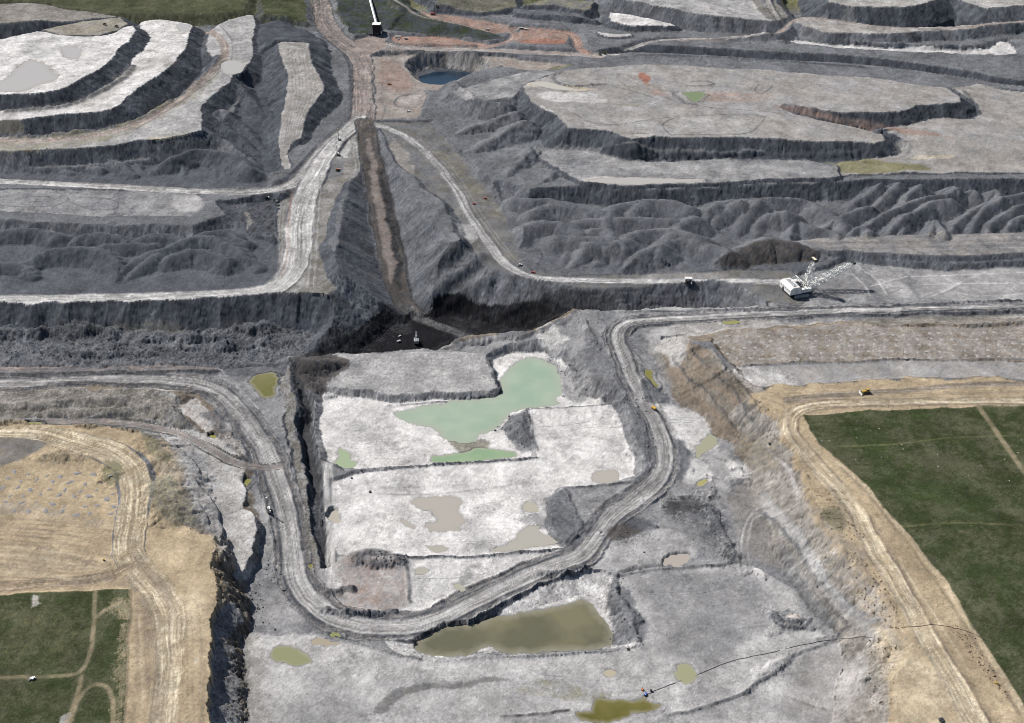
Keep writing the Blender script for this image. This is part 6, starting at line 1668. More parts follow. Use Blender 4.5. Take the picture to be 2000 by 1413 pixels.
def copy_thing(root, loc, rz=0.0, label=None, scale=None):
    r = root.copy()
    r.location = loc
    r.rotation_euler = (0, 0, rz)
    if scale:
        r.scale = scale
    if label:
        r["label"] = label
    COLL.objects.link(r)
    for ch in root.children:
        c = ch.copy()
        COLL.objects.link(c)
        c.parent = r
        for g in ch.children:
            d = g.copy()
            COLL.objects.link(d)
            d.parent = c
    return r


# ---------------------------------------------------------------- the dragline
def lattice(mb, a, b, w0, w1, h0, h1, n, r, side):
    """four chords with zigzag bracing between points a and b"""
    a, b = Vector(a), Vector(b)
    d = (b - a).normalized()
    s = Vector(side).normalized()
    up = d.cross(s).normalized()
    if up.z < 0:
        up = -up
    P = []
    for i in range(n + 1):
        t = i / n
        c = a.lerp(b, t)
        bul = math.sin(math.pi * t) ** .6
        w = (w0 + (w1 - w0) * t) * .5
        h = (h0 + (h1 - h0) * t) * (.25 + .75 * bul) * .5
        P.append([c + s * w + up * h, c - s * w + up * h, c - s * w - up * h, c + s * w - up * h])
    for i in range(n):
        for k in range(4):
            mb.bar(P[i][k], P[i + 1][k], r)
            q = (k + 1) % 4
            mb.bar(P[i][k], P[i][q], r * .6)
            mb.bar(P[i][k] if i % 2 else P[i][q], P[i + 1][q] if i % 2 else P[i + 1][k], r * .6)
    return P


dx_, dy_, dz_ = on_ground(1556, 570)
ang = math.atan2(.30, .95)
dl = thing('dragline', 'huge white walking dragline with lattice boom reaching right and upright mast', 'dragline', (dx_, dy_, dz_), ang)
MB().cyl((0, 0, 1.5), 14, 3.0, 'Z', 24).build('base_tub', M['steel'], dl)
for s in (-1, 1):
    sh = MB().box((-2, s * 20, 2.0), (26, 5, 3.6)).build('walking_shoe', M['grey'], dl)
MB().box((-3, 0, 4.4), (38, 33, 2.6)).build('revolving_frame', M['steel'], dl)
hb = MB().prism([(-24, 5.7), (-2, 5.7), (-2, 15), (-6, 19), (-20, 19), (-24, 15)], -18, 18).build('house', M['white'], dl)
MB().box((-13, 0, 19.5), (6, 26, .8)).build('roof_ridge', M['grey'], hb)
for k in range(5):
    MB().box((-24.15, -13 + 6.5 * k, 12.2), (.3, 3.2, 1.8)).build('louvre', M['grey'], hb)
MB().box((-24.2, 6, 8.2), (.35, 4.6, 4.4)).build('door', M['steel'], hb)
fr = MB().box((5, 11, 10.5), (14, 11, 9.5))
fr.build('side_house', M['white'], dl)
MB().box((5, -12, 9.0), (14, 9, 6.5)).build('side_house', M['white'], dl)
MB().box((.4, 0, 12), (5, 13, 9)).build('machinery_bay', M['black'], dl)  # black box standing in for the shade inside the open bay
MB().box((4.5, 3, 8), (9, 8, 3)).build('drag_motor_deck', M['steel'], dl)
mc = MB()
for k in range(4):
    mc.cyl((4 + (k % 2) * 5, -4 + 3.4 * (k // 2) * 2 - 1, 8.2), 2.2, 5.5, 'Y', 12)
mc.build('hoist_drums', M['cream'], dl)
cb = MB().box((14, -14.5, 9.5), (6, 5, 5.5)).build('operator_cab', M['white'], dl)
MB().box((17.06, -14.5, 10.4), (.12, 4.2, 2.4)).build('window', M['glass'], cb)
MB().prism([(10, 5.7), (19, 5.7), (19, 7.4), (10, 7.4)], -9, 9).build('front_deck', M['rust'], dl)
# gantry
gm = MB()
for s in (-1, 1):
    gm.bar((10, s * 8, 6), (-4, s * 4, 30), .7).bar((-16, s * 9, 18), (-4, s * 4, 30), .6).bar((2, s * 7, 14), (-10, s * 6, 24), .3)
gm.bar((-4, -5, 30), (-4, 5, 30), .7)
gm.build('gantry', M['white'], dl)
mm = MB()
TOPM = (26, 0, 56)
lattice(mm, (12, 0, 7), TOPM, 14, 9, 7, 7, 7, .75, (0, 1, 0))
mast = mm.build('mast', M['white'], dl)
MB().box((26, 0, 57), (7, 11, 4)).build('sheave_block', M['steel'], mast)
MB().box((24, 0, 60), (4, 11, 1)).build('head_platform', M['cream'], mast)
bmq = MB()
TIP = (17 + 85, 0, 7 + 31)
Pb = lattice(bmq, (17, 0, 6.5), TIP, 18, 7, 9, 7, 12, .72, (0, 1, 0))
boom = bmq.build('boom', M['white'], dl)
MB().box((TIP[0] + 2, 0, TIP[2] + .8), (6, 7, 3.4)).build('point_sheave', M['steel'], boom)
rp = MB()
for s in (-1, 1):
    rp.bar((26, s * 3.4, 56), (TIP[0] - 2, s * 3, TIP[2] + 3), .14).bar((26, s * 3.4, 56), (66, s * 5, 28), .12).bar((26, s * 3, 56), (-4, s * 4, 30), .16)
rp.build('suspension_ropes', M['steel'], dl)
for s in (-1, 1):
    rl = MB().bar((-20, s * 17.6, 20.4), (-6, s * 17.6, 20.4), .14)
    for k in range(8):
        rl.bar((-20 + k * 2, s * 17.6, 18.9), (-20 + k * 2, s * 17.6, 20.5), .12)
    rl.build('roof_railing', M['yellow'], dl)

# ---------------------------------------------------------------- hopper building and conveyor gallery
gx, gy, gz = on_ground(736, 71)
hp = thing('crusher_building', 'tall black-fronted crusher building at the end of the white conveyor', 'building', (gx, gy, gz), 0)
MB().box((0, 11, 15), (21, 22, 30)).build('wall', M['black'], hp)  # black colour carries the front's shade; sunward side and roof stay white
MB().box((0, 11, 30.4), (22.5, 23.5, 1.0)).build('roof', M['white'], hp)
MB().box((-10.7, 11, 15), (.6, 20, 29)).build('side_cladding', M['white'], hp)
MB().box((12.5, 4, 6), (3, 5, 11)).build('stair_tower', M['white'], hp)
MB().box((0, -.2, 5), (12, .5, 9)).build('dump_door', M['steel'], hp)
wl = MB().box((-26, 4, 3), (32, 3, 6)).build('retaining_wall', M['steel'], hp)
ax, ay, az_ = on_ground(722, 1)
cv = thing('conveyor', 'long straight white covered conveyor running down to the black building', 'conveyor', (gx, gy + 20, gz), 0)
p0 = Vector((0, 0, 22))
dirv = Vector((ax - gx, ay - gy - 20, 0))
p1 = Vector((dirv.x, dirv.y, az_ - gz + 9))
p2 = p1 + dirv.normalized() * 500
p2.z = p1.z + 4
mbc = MB().bar(p0, p1, 3.6, 4).bar(p1, p2, 3.6, 4)
mbc.build('gallery', M['white'], cv)
for k in range(1, 14):
    t = k / 14
    q = p0.lerp(p2, t)
    gz_ = ground_z(q.x + gx, q.y + gy + 20) - gz
    if q.z - gz_ > 1:
        MB().bar((q.x - 2, q.y, gz_ - 1), (q.x, q.y, q.z - 2), .35).bar((q.x + 2, q.y, gz_ - 1), (q.x, q.y, q.z - 2), .35).build('trestle', M['steel'], cv)


# ---------------------------------------------------------------- vehicles
def wheels(t, xs, y, r, w, name='wheel'):
    for x in xs:
        for s in (-1, 1):
            wh = MB().cyl((x, s * y, r), r, w, 'Y', 14).build(name, M['rubber'], t)
            MB().cyl((x, s * (y + w * .42), r), r * .5, w * .3, 'Y', 10).build('rim', M['grey'], wh)


def pickup(label, px, py, rz, mat='white', s=1.0, group=None, cat='pickup truck'):
    x, y, z = on_ground(px, py)
    t = thing('pickup_truck', label, cat, (x, y, z), rz, group)
    MB().prism([(-2.9, .6), (2.9, .6), (2.95, 1.25), (1.5, 1.4), (-2.9, 1.4)], -1, 1).build('body', M[mat], t)
    MB().prism([(-.7, 1.4), (1.4, 1.4), (.8, 2.1), (-.6, 2.1)], -.92, .92).build('cab', M['glass'], t)
    MB().box((.1, 0, 2.13), (1.4, 1.8, .08)).build('cab_roof', M[mat], t)
    MB().box((-1.85, 0, 1.42), (1.9, 1.7, .06)).build('load_bed', M['steel'], t)
    wheels(t, (-1.9, 1.9), .9, .45, .3)
    t.scale = (s, s, s)
    return t


def haul_truck(label, px, py, rz, mat='white', bed='grey', s=1.0):
    x, y, z = on_ground(px, py)
    t = thing('haul_truck', label, 'haul truck', (x, y, z), rz)
    MB().box((0, 0, 2.6), (11, 3.6, 1.2)).build('chassis', M['steel'], t)
    MB().prism([(-6.2, 3.6), (2.4, 3.0), (3.2, 5.0), (6.2, 6.0), (6.2, 6.4), (2.8, 6.4), (-6.6, 6.2)], -3.5, 3.5).build('dump_body', M[bed], t)
    MB().box((4.6, 0, 3.6), (2.6, 6.2, 1.4)).build('deck', M[mat], t)
    c = MB().box((4.4, 1.9, 5.1), (2.2, 2.2, 1.8)).build('cab', M[mat], t)
    MB().box((5.52, 1.9, 5.3), (.1, 1.9, .9)).build('windscreen', M['glass'], c)
    wheels(t, (-3.2, 3.9), 2.9, 1.75, 1.3)
    t.scale = (s, s, s)
    return t


def dozer(label, px, py, rz, mat='yellow', s=1.0, name='bulldozer', cat='bulldozer'):
    x, y, z = on_ground(px, py)
    t = thing(name, label, cat, (x, y, z), rz)
    for sg in (-1, 1):
        MB().prism([(-3.2, .4), (-2.6, 0), (2.6, 0), (3.2, .5), (2.8, 1.3), (-2.6, 1.9), (-3.3, 1.2)], sg * 1.3 - .35, sg * 1.3 + .35).build('track', M['steel'], t)
    MB().box((.9, 0, 1.9), (3.4, 1.7, 1.3)).build('engine_hood', M[mat], t)
    MB().box((-1.4, 0, 2.6), (1.9, 1.9, 2.4)).build('cab', M[mat], t)
    MB().box((-1.4, 0, 3.0), (1.95, 1.95, .9)).build('cab_window', M['glass'], t)
    MB().prism([(3.9, .1), (4.3, .1), (4.1, .9), (4.4, 1.9), (4.1, 1.9), (3.75, 1.0)], -2.4, 2.4).build('blade', M['white'], t)
    for sg in (-1, 1):
        MB().bar((0, sg * 1.75, .9), (4.0, sg * 1.9, .6), .18).build('push_arm', M[mat], t)
    MB().bar((-3.2, 0, 2.0), (-4.3, 0, .2), .25).build('ripper', M['steel'], t)
    t.scale = (s, s, s)
    return t


def drill_rig(label, px, py, rz, s=1.0, mat='white', mast_h=24):
    x, y, z = on_ground(px, py)
    t = thing('drill_rig', label, 'drill rig', (x, y, z), rz)
    for sg in (-1, 1):
        MB().prism([(-4, .5), (-3.4, 0), (3.4, 0), (4, .6), (3.6, 1.5), (-3.6, 1.5)], sg * 2.1 - .45, sg * 2.1 + .45).build('track', M['steel'], t)
    MB().box((-.5, 0, 2.0), (12, 4.6, .8)).build('deck', M['steel'], t)
    MB().box((-2.6, 0, 3.7), (6, 3.6, 2.6)).build('machinery_house', M[mat], t)
    c = MB().box((4.2, 1.3, 3.6), (2.4, 2.2, 2.4)).build('cab', M[mat], t)
    MB().box((5.42, 1.3, 3.9), (.08, 1.9, 1.2)).build('window', M['glass'], c)
    mb_ = MB()
    for a, b in ((-.7, -.7), (-.7, .7), (.7, .7), (.7, -.7)):
        mb_.bar((3 + a, -1 + b, 1), (3 + a, -1 + b, mast_h), .16)
    k = 0
    while 1.5 + k * 1.6 < mast_h:
        zz = 1.5 + k * 1.6
        mb_.bar((2.3, -1.7, zz), (3.7, -1.7, zz + 1.4), .1).bar((3.7, -.3, zz), (2.3, -.3, zz + 1.4), .1).bar((2.3, -1.7, zz), (2.3, -.3, zz), .1).bar((3.7, -1.7, zz), (3.7, -.3, zz), .1)
        k += 1
    mb_.build('mast', M['steel'], t)
    MB().box((3, -1, mast_h + .4), (1.7, 1.7, .8)).build('crown_block', M['white'], t)
    MB().bar((-3, -1, 5), (2.3, -1, mast_h * .6), .16).build('mast_brace', M['steel'], t)
    for sg in (-1, 1):
        MB().bar((5.4, sg * 2, 0), (5.4, sg * 2, 2), .3).build('levelling_jack', M['grey'], t)
    t.scale = (s, s, s)
    return t


def trailer_truck(label, px, py, rz, s=1.0):
    x, y, z = on_ground(px, py)
    t = thing('trailer_truck', label, 'truck', (x, y, z), rz)
    MB().box((-3.6, 0, 2.7), (11.5, 2.6, 2.6)).build('trailer', M['steel'], t)
    MB().prism([(-9.4, 4.0), (2.2, 4.0), (2.0, 4.5), (-9.2, 4.5)], -1.35, 1.35).build('tarpaulin', M['white'], t)
    c = MB().prism([(3.0, .9), (6.6, .9), (6.6, 2.1), (5.2, 2.3), (4.9, 3.6), (3.0, 3.6)], -1.25, 1.25).build('cab', M['white'], t)
    MB().box((5.12, 0, 2.95), (.12, 2.1, .9), tilt=-.2).build('windscreen', M['glass'], c)
    wheels(t, (-8, -6.4, 1.6, 3.2, 5.9), 1.1, .55, .4)
    t.scale = (s, s, s)
    return t


def container(label, px, py, rz, size, mat, name, cat, roof=None):
    x, y, z = on_ground(px, py)
    t = thing(name, label, cat, (x, y, z), rz)
    L, W, Hh = size
    MB().box((0, 0, Hh / 2 + .5), (L, W, Hh)).build('body', M[mat], t)
    MB().box((0, 0, Hh + .62), (L + .3, W + .3, .24)).build('roof', M[roof or mat], t)
    MB().box((-L * .3, 0, .25), (.5, W, .5)).build('skid', M['steel'], t)
    MB().box((L * .3, 0, .25), (.5, W, .5)).build('skid', M['steel'], t)
    MB().box((L * .2, -W / 2 - .03, 1.6), (1.0, .08, 2.0)).build('door', M['steel'], t)
    return t


haul_truck('white-topped haul truck on the pale track above the dark slope', 1344, 549.2, math.pi, 'white', 'white', 1.0)
dozer('dark bulldozer just in front of the white-topped haul truck', 1343, 554.6, .1, 'steel', 1.5)
dozer('yellow bulldozer with a white blade on the tan stripped strip above the green field', 1690, 768.5, math.pi + .25, 'yellow', 1.9)
haul_truck('yellow haul truck at the edge of the long winding haul road', 1277, 800, -1.0, 'yellow', 'yellow', .62)
haul_truck('pale water truck on the black coal floor left of the shovel', 779, 669, .6, 'grey', 'grey', .5)
pickup('white pickup on the coal floor left of the ramp foot', 780.5, 658, .9, 'white', 1.1)
pickup('white pickup on the bare yard right of the main road', 798, 219, .2, 'white', 1.6)
pickup('white pickup at the edge of the dirt track across the left green field', 60.5, 1327.5, 1.0, 'white', 1.0)
container('low white trailer beside the pickup in the left green field', 66, 1327, .7, (3.6, 2.0, 1.4), 'white', 'trailer', 'trailer')
pickup('white pickup with a red stripe of dust on the outer pale road above the coal', 1015, 519, .4, 'white', 1.5)
pickup('small red pickup by the roadside below the curved pale road', 1041, 533.5, .1, 'red', 1.3)
pickup('upper of two tiny red pickups on the khaki slope right of the ramp', 947.5, 389, .3, 'red', 1.2)
pickup('lower of two tiny red pickups on the khaki slope right of the ramp', 926, 399.5, .3, 'red', 1.2)
pickup('orange service truck on the reddish yard beside the main road', 761, 166, .1, 'orange', 1.7, cat='service truck')
dozer('orange and white excavator-sized dozer on the terrace left of the ramp', 660, 334, 1.2, 'orange', 1.5)
pickup('yellow pickup on the tan ground at the right field edge', 1947, 1336.5, 2.3, 'yellow', .9)
container('small yellow lighting plant by the junction of tan dirt roads', 203, 1095, .2, (1.9, 1.5, 1.3), 'yellow', 'lighting_plant', 'lighting plant')
trailer_truck('left of two white tarped trailer trucks on the red earth yard', 1016, 58, math.pi, 1.0)
trailer_truck('right of two white tarped trailer trucks on the red earth yard', 1030, 59, 0, .95)
pickup('white flatbed truck alone on the red earth beside the grassy mound', 951, 59, .5, 'white', 2.0, cat='truck')
container('white site hut with a long pale roof near the black crusher building', 777, 74.5, 0, (15, 5, 4.2), 'white', 'site_hut', 'hut', 'cream')
container('small grey container to the right of the white site hut', 793, 77.5, 0, (8, 4, 3.4), 'grey', 'shipping_container', 'container')
pickup('white pickup parked in front of the white site hut', 778, 78, 1.4, 'white', 1.6)
for lab, px, py, a in (('dark machine nearest the road of four parked by the bend', 520.5, 388, .5), ('dark machine second from the road of four parked by the bend', 537.5, 393, -.7),
                       ('dark machine third from the road of four parked by the bend', 541.5, 399, -.9), ('dark machine furthest from the road of four parked by the bend', 542, 406, -1.2)):
    dozer(lab, px, py, a, 'steel', 1.2, 'parked_machine', 'machine')
drill_rig('black and white drill rig with tall mast beside the near haul road', 526, 1000, -1.3, 1.0, 'white', 26)
drill_rig('drill rig with black mast beside the pale road, the farther of two', 662.5, 273.5, -1.4, 1.0, 'white', 26)
drill_rig('drill rig with black mast on the terrace, the nearer of two', 660, 303.5, -1.4, 1.0, 'white', 24)
drill_rig('red drill rig with a tall pale mast on the reddish pad near the top', 846, 30, .2, 1.3, 'red', 28)

# face shovel in the coal
sx, sy, sz = on_ground(813.5, 671)
es = thing('mining_shovel', 'grey mining shovel standing alone on the black coal floor', 'shovel', (sx, sy, sz), math.pi / 2 + .1)
for sg in (-1, 1):
    MB().prism([(-5, .6), (-4.2, 0), (4.2, 0), (5, .7), (4.4, 1.9), (-4.4, 1.9)], sg * 3.1 - .7, sg * 3.1 + .7).build('track', M['steel'], es)
MB().cyl((0, 0, 2.3), 3.2, .9, 'Z', 18).build('slew_ring', M['steel'], es)
hs = MB().box((-2.2, 0, 5.4), (9, 8, 5)).build('house', M['grey'], es)
MB().box((-2.2, 0, 8.0), (9.2, 8.2, .25)).build('roof', M['grey'], hs)
MB().box((3.6, 2.9, 6.6), (2.6, 2.2, 3.4)).build('cab', M['grey'], es)
bo = MB()
for sg in (-1, 1):
    bo.bar((2, sg * 1.2, 4), (14, sg * 1.0, 15), .5)
bo.bar((14, -1.4, 15), (14, 1.4, 15), .7).bar((8, -1.1, 9.5), (8, 1.1, 9.5), .4)
bo.build('boom', M['grey'], es)
MB().bar((8, .4, 9.5), (15.5, .4, 4.5), .5).build('dipper_arm', M['grey'], es)
MB().prism([(14.4, 2.2), (17.6, 2.0), (17.8, 5.0), (14.8, 5.4)], -1.9, 1.9).build('dipper', M['grey'], es)
MB().bar((-5.5, 2, 8), (-2, 1.2, 12.5), .25).bar((1.5, 2, 8), (-2, 1.2, 12.5), .25).bar((-5.5, -2, 8), (-2, -1.2, 12.5), .25).bar((1.5, -2, 8), (-2, -1.2, 12.5), .25).build('gantry', M['grey'], es)

# pumps by the yellow-green pond, and the drain hose
bx_, by_, bz_ = on_ground(1261, 1358)
pb = thing('pump', 'bright blue skid pump at the edge of the dark olive pond', 'pump', (bx_, by_, bz_ + .1), .8)
MB().box((0, 0, .3), (4.6, 2.4, .4)).build('skid', M['steel'], pb)
MB().box((-.5, 0, 1.3), (3.2, 2.0, 1.6)).build('engine_housing', M['blue'], pb)
MB().cyl((1.7, 0, 1.1), .8, .7, 'X', 14).build('pump_casing', M['blue'], pb)
MB().cyl((-.8, .5, 2.5), .15, .9, 'Z', 8).build('exhaust', M['steel'], pb)
MB().box((-.9, 0, 2.16), (.7, 2.0, .12)).build('access_panel', M['white'], pb)
ox_, oy_, oz_ = on_ground(1254.5, 1349)
po = thing('lighting_tower', 'orange trailer lighting tower beside the blue pump', 'lighting tower', (ox_, oy_, oz_), 1.4)
MB().box((0, 0, 1.2), (3.4, 1.9, 1.5)).build('body', M['orange'], po)
wheels(po, (0,), 1.0, .42, .25)
MB().bar((.9, 0, 1.9), (.9, 0, 5.2), .14).build('mast', M['steel'], po)
MB().box((.9, 0, 5.3), (.4, 1.8, .5)).build('lamp_head', M['cream'], po)
MB().bar((1.7, 0, .6), (3.2, 0, .4), .1).build('drawbar', M['steel'], po)
container('small dark fuel tank on the mud right of the blue pump', 1271.5, 1351, .3, (2.2, 1.6, 1.4), 'steel', 'fuel_tank', 'tank')


def hose(label, pts, r, name='drain_hose', cat='hose', wob=1.5, mat='hose', seed=3):
    rr = random.Random(seed)
    P3 = [on_ground(*p) for p in smooth_line([(a, b) for a, b in pts], 2)]
    Q = []
    for a, b in zip(P3[:-1], P3[1:]):
        n = max(1, int(math.hypot(b[0] - a[0], b[1] - a[1]) / 7))
        for k in range(n):
            t = k / n
            x, y = a[0] + (b[0] - a[0]) * t, a[1] + (b[1] - a[1]) * t
            x += rr.uniform(-1, 1) * .25 * wob
            y += rr.uniform(-1, 1) * .25 * wob
            Q.append(Vector((x, y, ground_z(x, y) + r * 1.1)))
    mb_ = MB()
    for a, b in zip(Q[:-1], Q[1:]):
        mb_.bar(a, b + (b - a) * .04, r, 6)
    return tag(mb_.build(name, M[mat]), label, cat)


hose('long thin black drain hose from the blue pump up to the haul road bend', [(1264, 1357), (1300, 1341), (1345, 1326), (1400, 1302), (1450, 1286), (1500, 1277), (1560, 1262), (1620, 1250), (1690, 1245), (1705, 1246)], .24)
hose('short length of black drain hose crossing the tan dirt road', [(1760, 1226), (1795, 1224), (1822, 1220), (1860, 1226), (1890, 1234), (1920, 1248)], .22, seed=5)

# ---------------------------------------------------------------- utility poles
def pole(label, px, py, h=14, grp='wooden utility poles along the far roads'):
    x, y, z = on_ground(px, py)
    t = thing('utility_pole', label, 'utility pole', (x, y, z - .3), .2, grp)
    MB().bar((0, 0, 0), (0, 0, h), .32, 6).build('post', M['wood'], t)
    MB().box((0, 0, h - 1.0), (3.6, .3, .35)).build('crossarm', M['wood'], t)
    return t


pole('slim dark pole on the knife-edge crest above the coal', 1072, 633, 16)
for lab, px, py in (('pole beside the red yard left of the far crossroads', 834, 84), ('pole on the verge of the road to the red yard', 760, 93), ('pole at the left end of the long white road', 1307, 114), ('second pole along the long white road', 1370, 117),
                    ('third pole along the long white road', 1440, 121), ('pole at the tip of the long dark mound', 1015, 96)):
    pole(lab, px, py)

# ---------------------------------------------------------------- boulders
def rock_mesh(name, seed, mat, sub=1):
    bm = bmesh.new()
    bmesh.ops.create_icosphere(bm, subdivisions=sub, radius=1)
    rr = random.Random(seed)
    for v in bm.verts:
        v.co *= rr.uniform(.7, 1.25)
        v.co.z *= .75
    me = bpy.data.meshes.new(name)
    bm.to_mesh(me)
    bm.free()
    me.materials.append(mat)
    return me


RM = [rock_mesh('boulder', k, M['rock'], 2) for k in range(3)]
RP = [rock_mesh('pale_boulder', k + 9, M['prock'], 1) for k in range(2)]
rr = random.Random(21)
for lab, px, py, r in (('black boulder at the lower edge of the tan ground bottom right', 1838, 1408, 2.8), ('round black boulder on the white pit floor above the forked mud puddle', 723, 962, 1.9), ('dark boulder on the white floor below the small green pond', 687, 935, 1.6),
                       ('dark boulder by the windrow end near the small green pond', 706, 920, 1.6), ('dark rock at the tip of the green lake spit', 967, 842, 1.8), ('dark boulder on the tan slope by the gully wall', 1503, 868, 2.2), ('dark rock lying on the bottom pond shore', 1227, 1269, 1.8), ('dark rock alone on the grey floor', 1258, 1080, 1.2)):
    x, y, z = on_ground(px, py)
    o = bpy.data.objects.new('boulder', RM[rr.randrange(3)])
    o.location = (x, y, z + r * .3)
    o.scale = (r, r * rr.uniform(.8, 1.2), r)
    o.rotation_euler = (0, 0, rr.uniform(0, 6))
    COLL.objects.link(o)
    tag(o, lab, 'boulder')
for px, py in ((1672, 839), (1717, 838), (1700, 842), (1673, 856), (1605, 861), (1620, 862), (1761, 869), (1764, 878), (1831, 888), (1721, 894), (1671, 898), (1962, 898), (1916, 910), (1891, 930), (1971, 940), (1683, 880), (1832, 912), (1995, 860), (1988, 885), (1602, 872)):
    x, y, z = on_ground(px, py)
    o = bpy.data.objects.new('pale_rock', RP[rr.randrange(2)])
    r = rr.uniform(.7, 1.15)
    o.location = (x, y, z + r * .3)
    o.scale = (r, r, r * .9)
    o.rotation_euler = (0, 0, rr.uniform(0, 6))
    COLL.objects.link(o)
    tag(o, 'small pale rock lying in the dark green field on the right', 'rock', 'pale rocks scattered in the right green field')

# ---------------------------------------------------------------- drill cuttings: a small cone round every blast hole
def cone_mesh(name, seed, mat):
    rr_ = random.Random(seed)
    vs_, fs_ = [(0, 0, .82)], []
    n = 10
    for ring, (rad, hh) in enumerate(((.35, .72), (.7, .3), (1.0, -.06))):
        for k in range(n):
            a = 2 * math.pi * k / n
            q = rad * rr_.uniform(.62, 1.3)
            vs_.append((q * math.cos(a), q * math.sin(a), hh * rr_.uniform(.8, 1.1)))
    for k in range(n):
        fs_.append((0, 1 + k, 1 + (k + 1) % n))
        for r_ in range(2):
            b = 1 + r_ * n
            fs_.append((b + k, b + n + k, b + n + (k + 1) % n, b + (k + 1) % n))
    me = bpy.data.meshes.new(name)
    me.from_pydata(vs_, [], fs_)
    me.materials.append(mat)
    me.polygons.foreach_set("use_smooth", [True] * len(me.polygons))
    return me


CM = [cone_mesh('cuttings', k, M['mound_pale']) for k in range(3)]
CG = [cone_mesh('grey_cuttings_mesh', k + 5, M['mound_grey']) for k in range(3)]


def cutting(px, py, meshes, label, group, rad):
    x, y, z = on_ground(px, py)
    o = bpy.data.objects.new('drill_cuttings', meshes[rr.randrange(3)])
    r = rad * rr.uniform(.6, 1.25)
    o.location = (x, y, z)
    o.scale = (r * 1.3, r, r * .26)
    o.rotation_euler = (0, 0, rr.uniform(0, 6))
    COLL.objects.link(o)
    tag(o, label, 'drill cuttings', group)


ORD = ['first', 'second', 'third', 'fourth', 'fifth', 'sixth', 'seventh', 'eighth', 'ninth', 'tenth', 'eleventh', 'twelfth', 'thirteenth', 'fourteenth', 'fifteenth', 'sixteenth', 'seventeenth', 'eighteenth', 'nineteenth', 'twentieth']
ORD += ['twenty-' + q for q in ORD[:9]] + ['thirtieth', 'thirty-first']
ROWN = ['back', 'second', 'middle', 'fourth', 'front']
ROWL = ['back', 'second', 'third', 'fourth', 'fifth', 'front']
for j, (py, x0) in enumerate(((658, 1418), (669, 1395), (680, 1410), (692, 1424), (703, 1440))):
    dxp = 22 + j * .35
    k = 0
    while x0 + dxp * k < 2004:
        px = x0 + dxp * k + rr.uniform(-4, 4)
        pyy = py - (px - 1400) * .012 + rr.uniform(-1.8, 1.8)
        k += 1
        if True:
            cutting(px, pyy, CM, 'whitish drill cuttings, %s from left in the %s row on brown bench' % (ORD[k - 1], ROWN[j]), 'rows of pale drill cuttings on the brown bench', 3.1)
for j in range(6):
    for k in range(9):
        px = -6 + 31 * k + (j % 2) * 15 + j * 3
        px += rr.uniform(-6, 6)
        py = 922 + 15 * j + (k * 1.5) + rr.uniform(-4, 4)
        if px < 228 and px > -8:
            cutting(px, py, CG, 'grey drill cuttings, %s from left in the %s row on tan ground' % (ORD[k], ROWL[j]), 'grey drill cuttings dotted over the left tan ground', 3.4)

# ---------------------------------------------------------------- shrubs
def shrub(label, px, py, r, grp=None):
    x, y, z = on_ground(px, py)
    t = thing('shrub', label, 'shrub', (x, y, z), 0, grp)
    MB().bar((0, 0, -.2), (0, 0, r * .7), .16, 6).bar((0, 0, r * .3), (r * .5, 0, r * .9), .1, 5).bar((0, 0, r * .3), (-r * .4, r * .3, r * .9), .1, 5).build('stem', M['wood'], t)
    mb_ = MB()
    for _ in range(260):
        a, b, q = rr.uniform(0, 6.28), math.acos(rr.uniform(-.3, 1)), r * rr.uniform(.35, 1) * (1 + .25 * math.sin(3 * rr.random()))
        c = Vector((math.cos(a) * math.sin(b) * q, math.sin(a) * math.sin(b) * q, r * .55 + math.cos(b) * q * .7))
        u_ = Vector((rr.gauss(0, 1), rr.gauss(0, 1), rr.gauss(0, 1))).normalized() * r * .13
        w_ = u_.orthogonal().normalized() * r * .11
        mb_.add([c - u_, c + w_, c + u_, c - w_], [(0, 1, 2, 3)])
    mb_.build('foliage', M['leaf'], t)


for lab, px, py, r in (('yellow green shrub beside the end of the far grey road', 1181, 106, 5.0), ('low olive shrub left of the shrub at the road end', 1172, 109, 3.6), ('dark shrub at the left end of the tan hollow top left', 205, 50, 5), ('dark shrub at the right end of the tan hollow top left', 228, 54, 5),
                       ('shrub on the grassy slope above the red pad', 853, 14, 5)):
    shrub(lab, px, py, r)


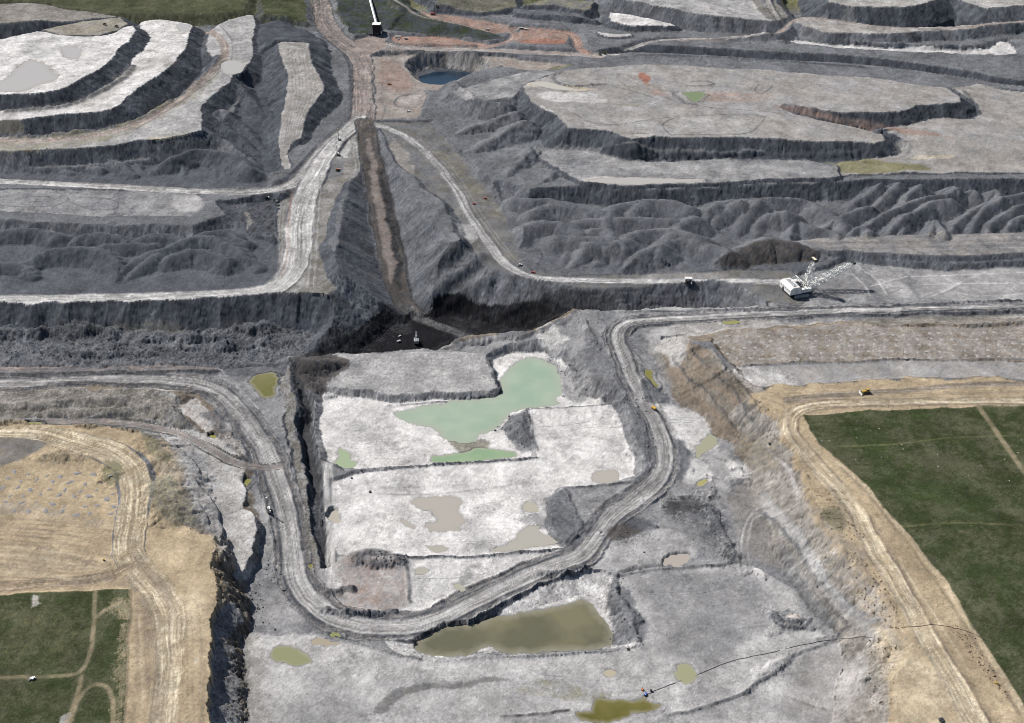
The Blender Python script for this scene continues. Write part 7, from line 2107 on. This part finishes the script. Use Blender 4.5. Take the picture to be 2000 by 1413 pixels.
# ---------------------------------------------------------------- loose rubble: too many stones to count
def rubble(name, areas, seed, mats, size, pile=True):
    r_ = np.random.default_rng(seed)
    ico = [(0, 0, 1), (.9, 0, -.3), (-.45, .8, -.3), (-.45, -.8, -.3), (.5, .6, .4), (-.7, .1, .4)]
    tri = [(0, 1, 4), (0, 4, 2), (0, 2, 5), (0, 5, 3), (0, 3, 1), (1, 2, 4), (2, 3, 5), (1, 3, 2)]
    base = np.array(ico, np.float32)
    T = np.array(tri, np.int32)
    V, F = [], []
    for poly, z, n in areas:
        P = np.array([U(p[0], p[1], z) for p in poly])
        x0, y0 = P.min(0)
        x1, y1 = P.max(0)
        cnt = 0
        tries = 0
        while cnt < n and tries < n * 6:
            tries += 1
            x, y = r_.uniform(x0, x1), r_.uniform(y0, y1)
            ins = False
            j = len(P) - 1
            for i in range(len(P)):
                if (P[i, 1] > y) != (P[j, 1] > y) and x < (P[j, 0] - P[i, 0]) * (y - P[i, 1]) / (P[j, 1] - P[i, 1]) + P[i, 0]:
                    ins = not ins
                j = i
            if not ins:
                continue
            s = size * (.5 + r_.pareto(2.6))
            s = min(s, size * 4)
            a = r_.uniform(0, 6.28)
            R_ = np.array([[math.cos(a), -math.sin(a), 0], [math.sin(a), math.cos(a), 0], [0, 0, 1]])
            q = (base * r_.uniform(.6, 1.3, base.shape)) @ R_.T * s
            q[:, 0] += x
            q[:, 1] += y
            q[:, 2] += ground_z(x, y) + s * .2
            F.append(T + 6 * len(V))
            V.append(q)
            cnt += 1
    V = np.concatenate(V)
    F = np.concatenate(F)
    me = bpy.data.meshes.new(name)
    me.vertices.add(len(V))
    me.vertices.foreach_set("co", V.astype(np.float32).reshape(-1))
    me.loops.add(len(F) * 3)
    me.loops.foreach_set("vertex_index", F.reshape(-1).astype(np.int32))
    me.polygons.add(len(F))
    me.polygons.foreach_set("loop_start", np.arange(0, len(F) * 3, 3, dtype=np.int32))
    me.update(calc_edges=True)
    me.materials.append(mats)
    o = bpy.data.objects.new(name, me)
    COLL.objects.link(o)
    o["kind"] = "stuff"
    o["label"] = name.replace('_', ' ')
    return o


grey_rock = material("grey_rubble", (.17, .17, .175), .95, noise=(.5, .15), bump=.3, bscale=1.5)
tan_rock = material("brown_rubble", (.20, .155, .11), .95, noise=(.5, .15), bump=.3, bscale=1.5)
dark_rock = material("dark_rubble", (.12, .12, .125), .95, noise=(.5, .15), bump=.3, bscale=1.5)
rubble('rubble', [([(0, 648), (300, 640), (560, 640), (600, 690), (560, 700), (0, 708)], -45, 4200), ([(565, 700), (640, 700), (670, 715), (600, 765), (575, 740)], -42, 350), ([(1380, 930), (1440, 1080), (1420, 1100), (1350, 1000)], -42, 300), ([(660, 1080), (780, 1080), (800, 1110), (680, 1110)], -46, 250), ([(1140, 1040), (1260, 1030), (1220, 1070)], -44, 120), ([(505, 1080), (550, 1090), (560, 1160), (500, 1140)], -47, 220)], 3, grey_rock, .45)
rubble('brown_rubble', [([(1590, 950), (1650, 960), (1700, 1060), (1640, 1050), (1600, 1010)], -1, 900), ([(415, 1060), (450, 1100), (485, 1400), (430, 1400)], -25, 800), ([(1640, 1060), (1720, 1140), (1770, 1240), (1730, 1230), (1660, 1120)], -8, 800), ([(1690, 1260), (1745, 1280), (1740, 1410), (1692, 1410)], -30, 600), ([(1380, 660), (1500, 800), (1540, 880), (1500, 840), (1420, 740)], -5, 600), ([(1850, 1210), (1900, 1240), (1990, 1390), (1930, 1330)], -1, 450)], 4, tan_rock, .38)
rubble('dark_rubble', [([(1190, 1120), (1215, 1120), (1255, 1250), (1190, 1260), (1180, 1180)], -46, 280), ([(1180, 700), (1220, 700), (1290, 880), (1250, 880), (1210, 790)], -42, 420), ([(1060, 690), (1110, 690), (1170, 770), (1100, 780)], -47, 220), ([(960, 820), (1000, 810), (1045, 880), (1000, 880)], -50, 160), ([(480, 1150), (520, 1160), (540, 1230), (490, 1230)], -47, 160), ([(700, 640), (780, 640), (760, 690), (660, 700)], -74, 200)], 5, dark_rock, .45)
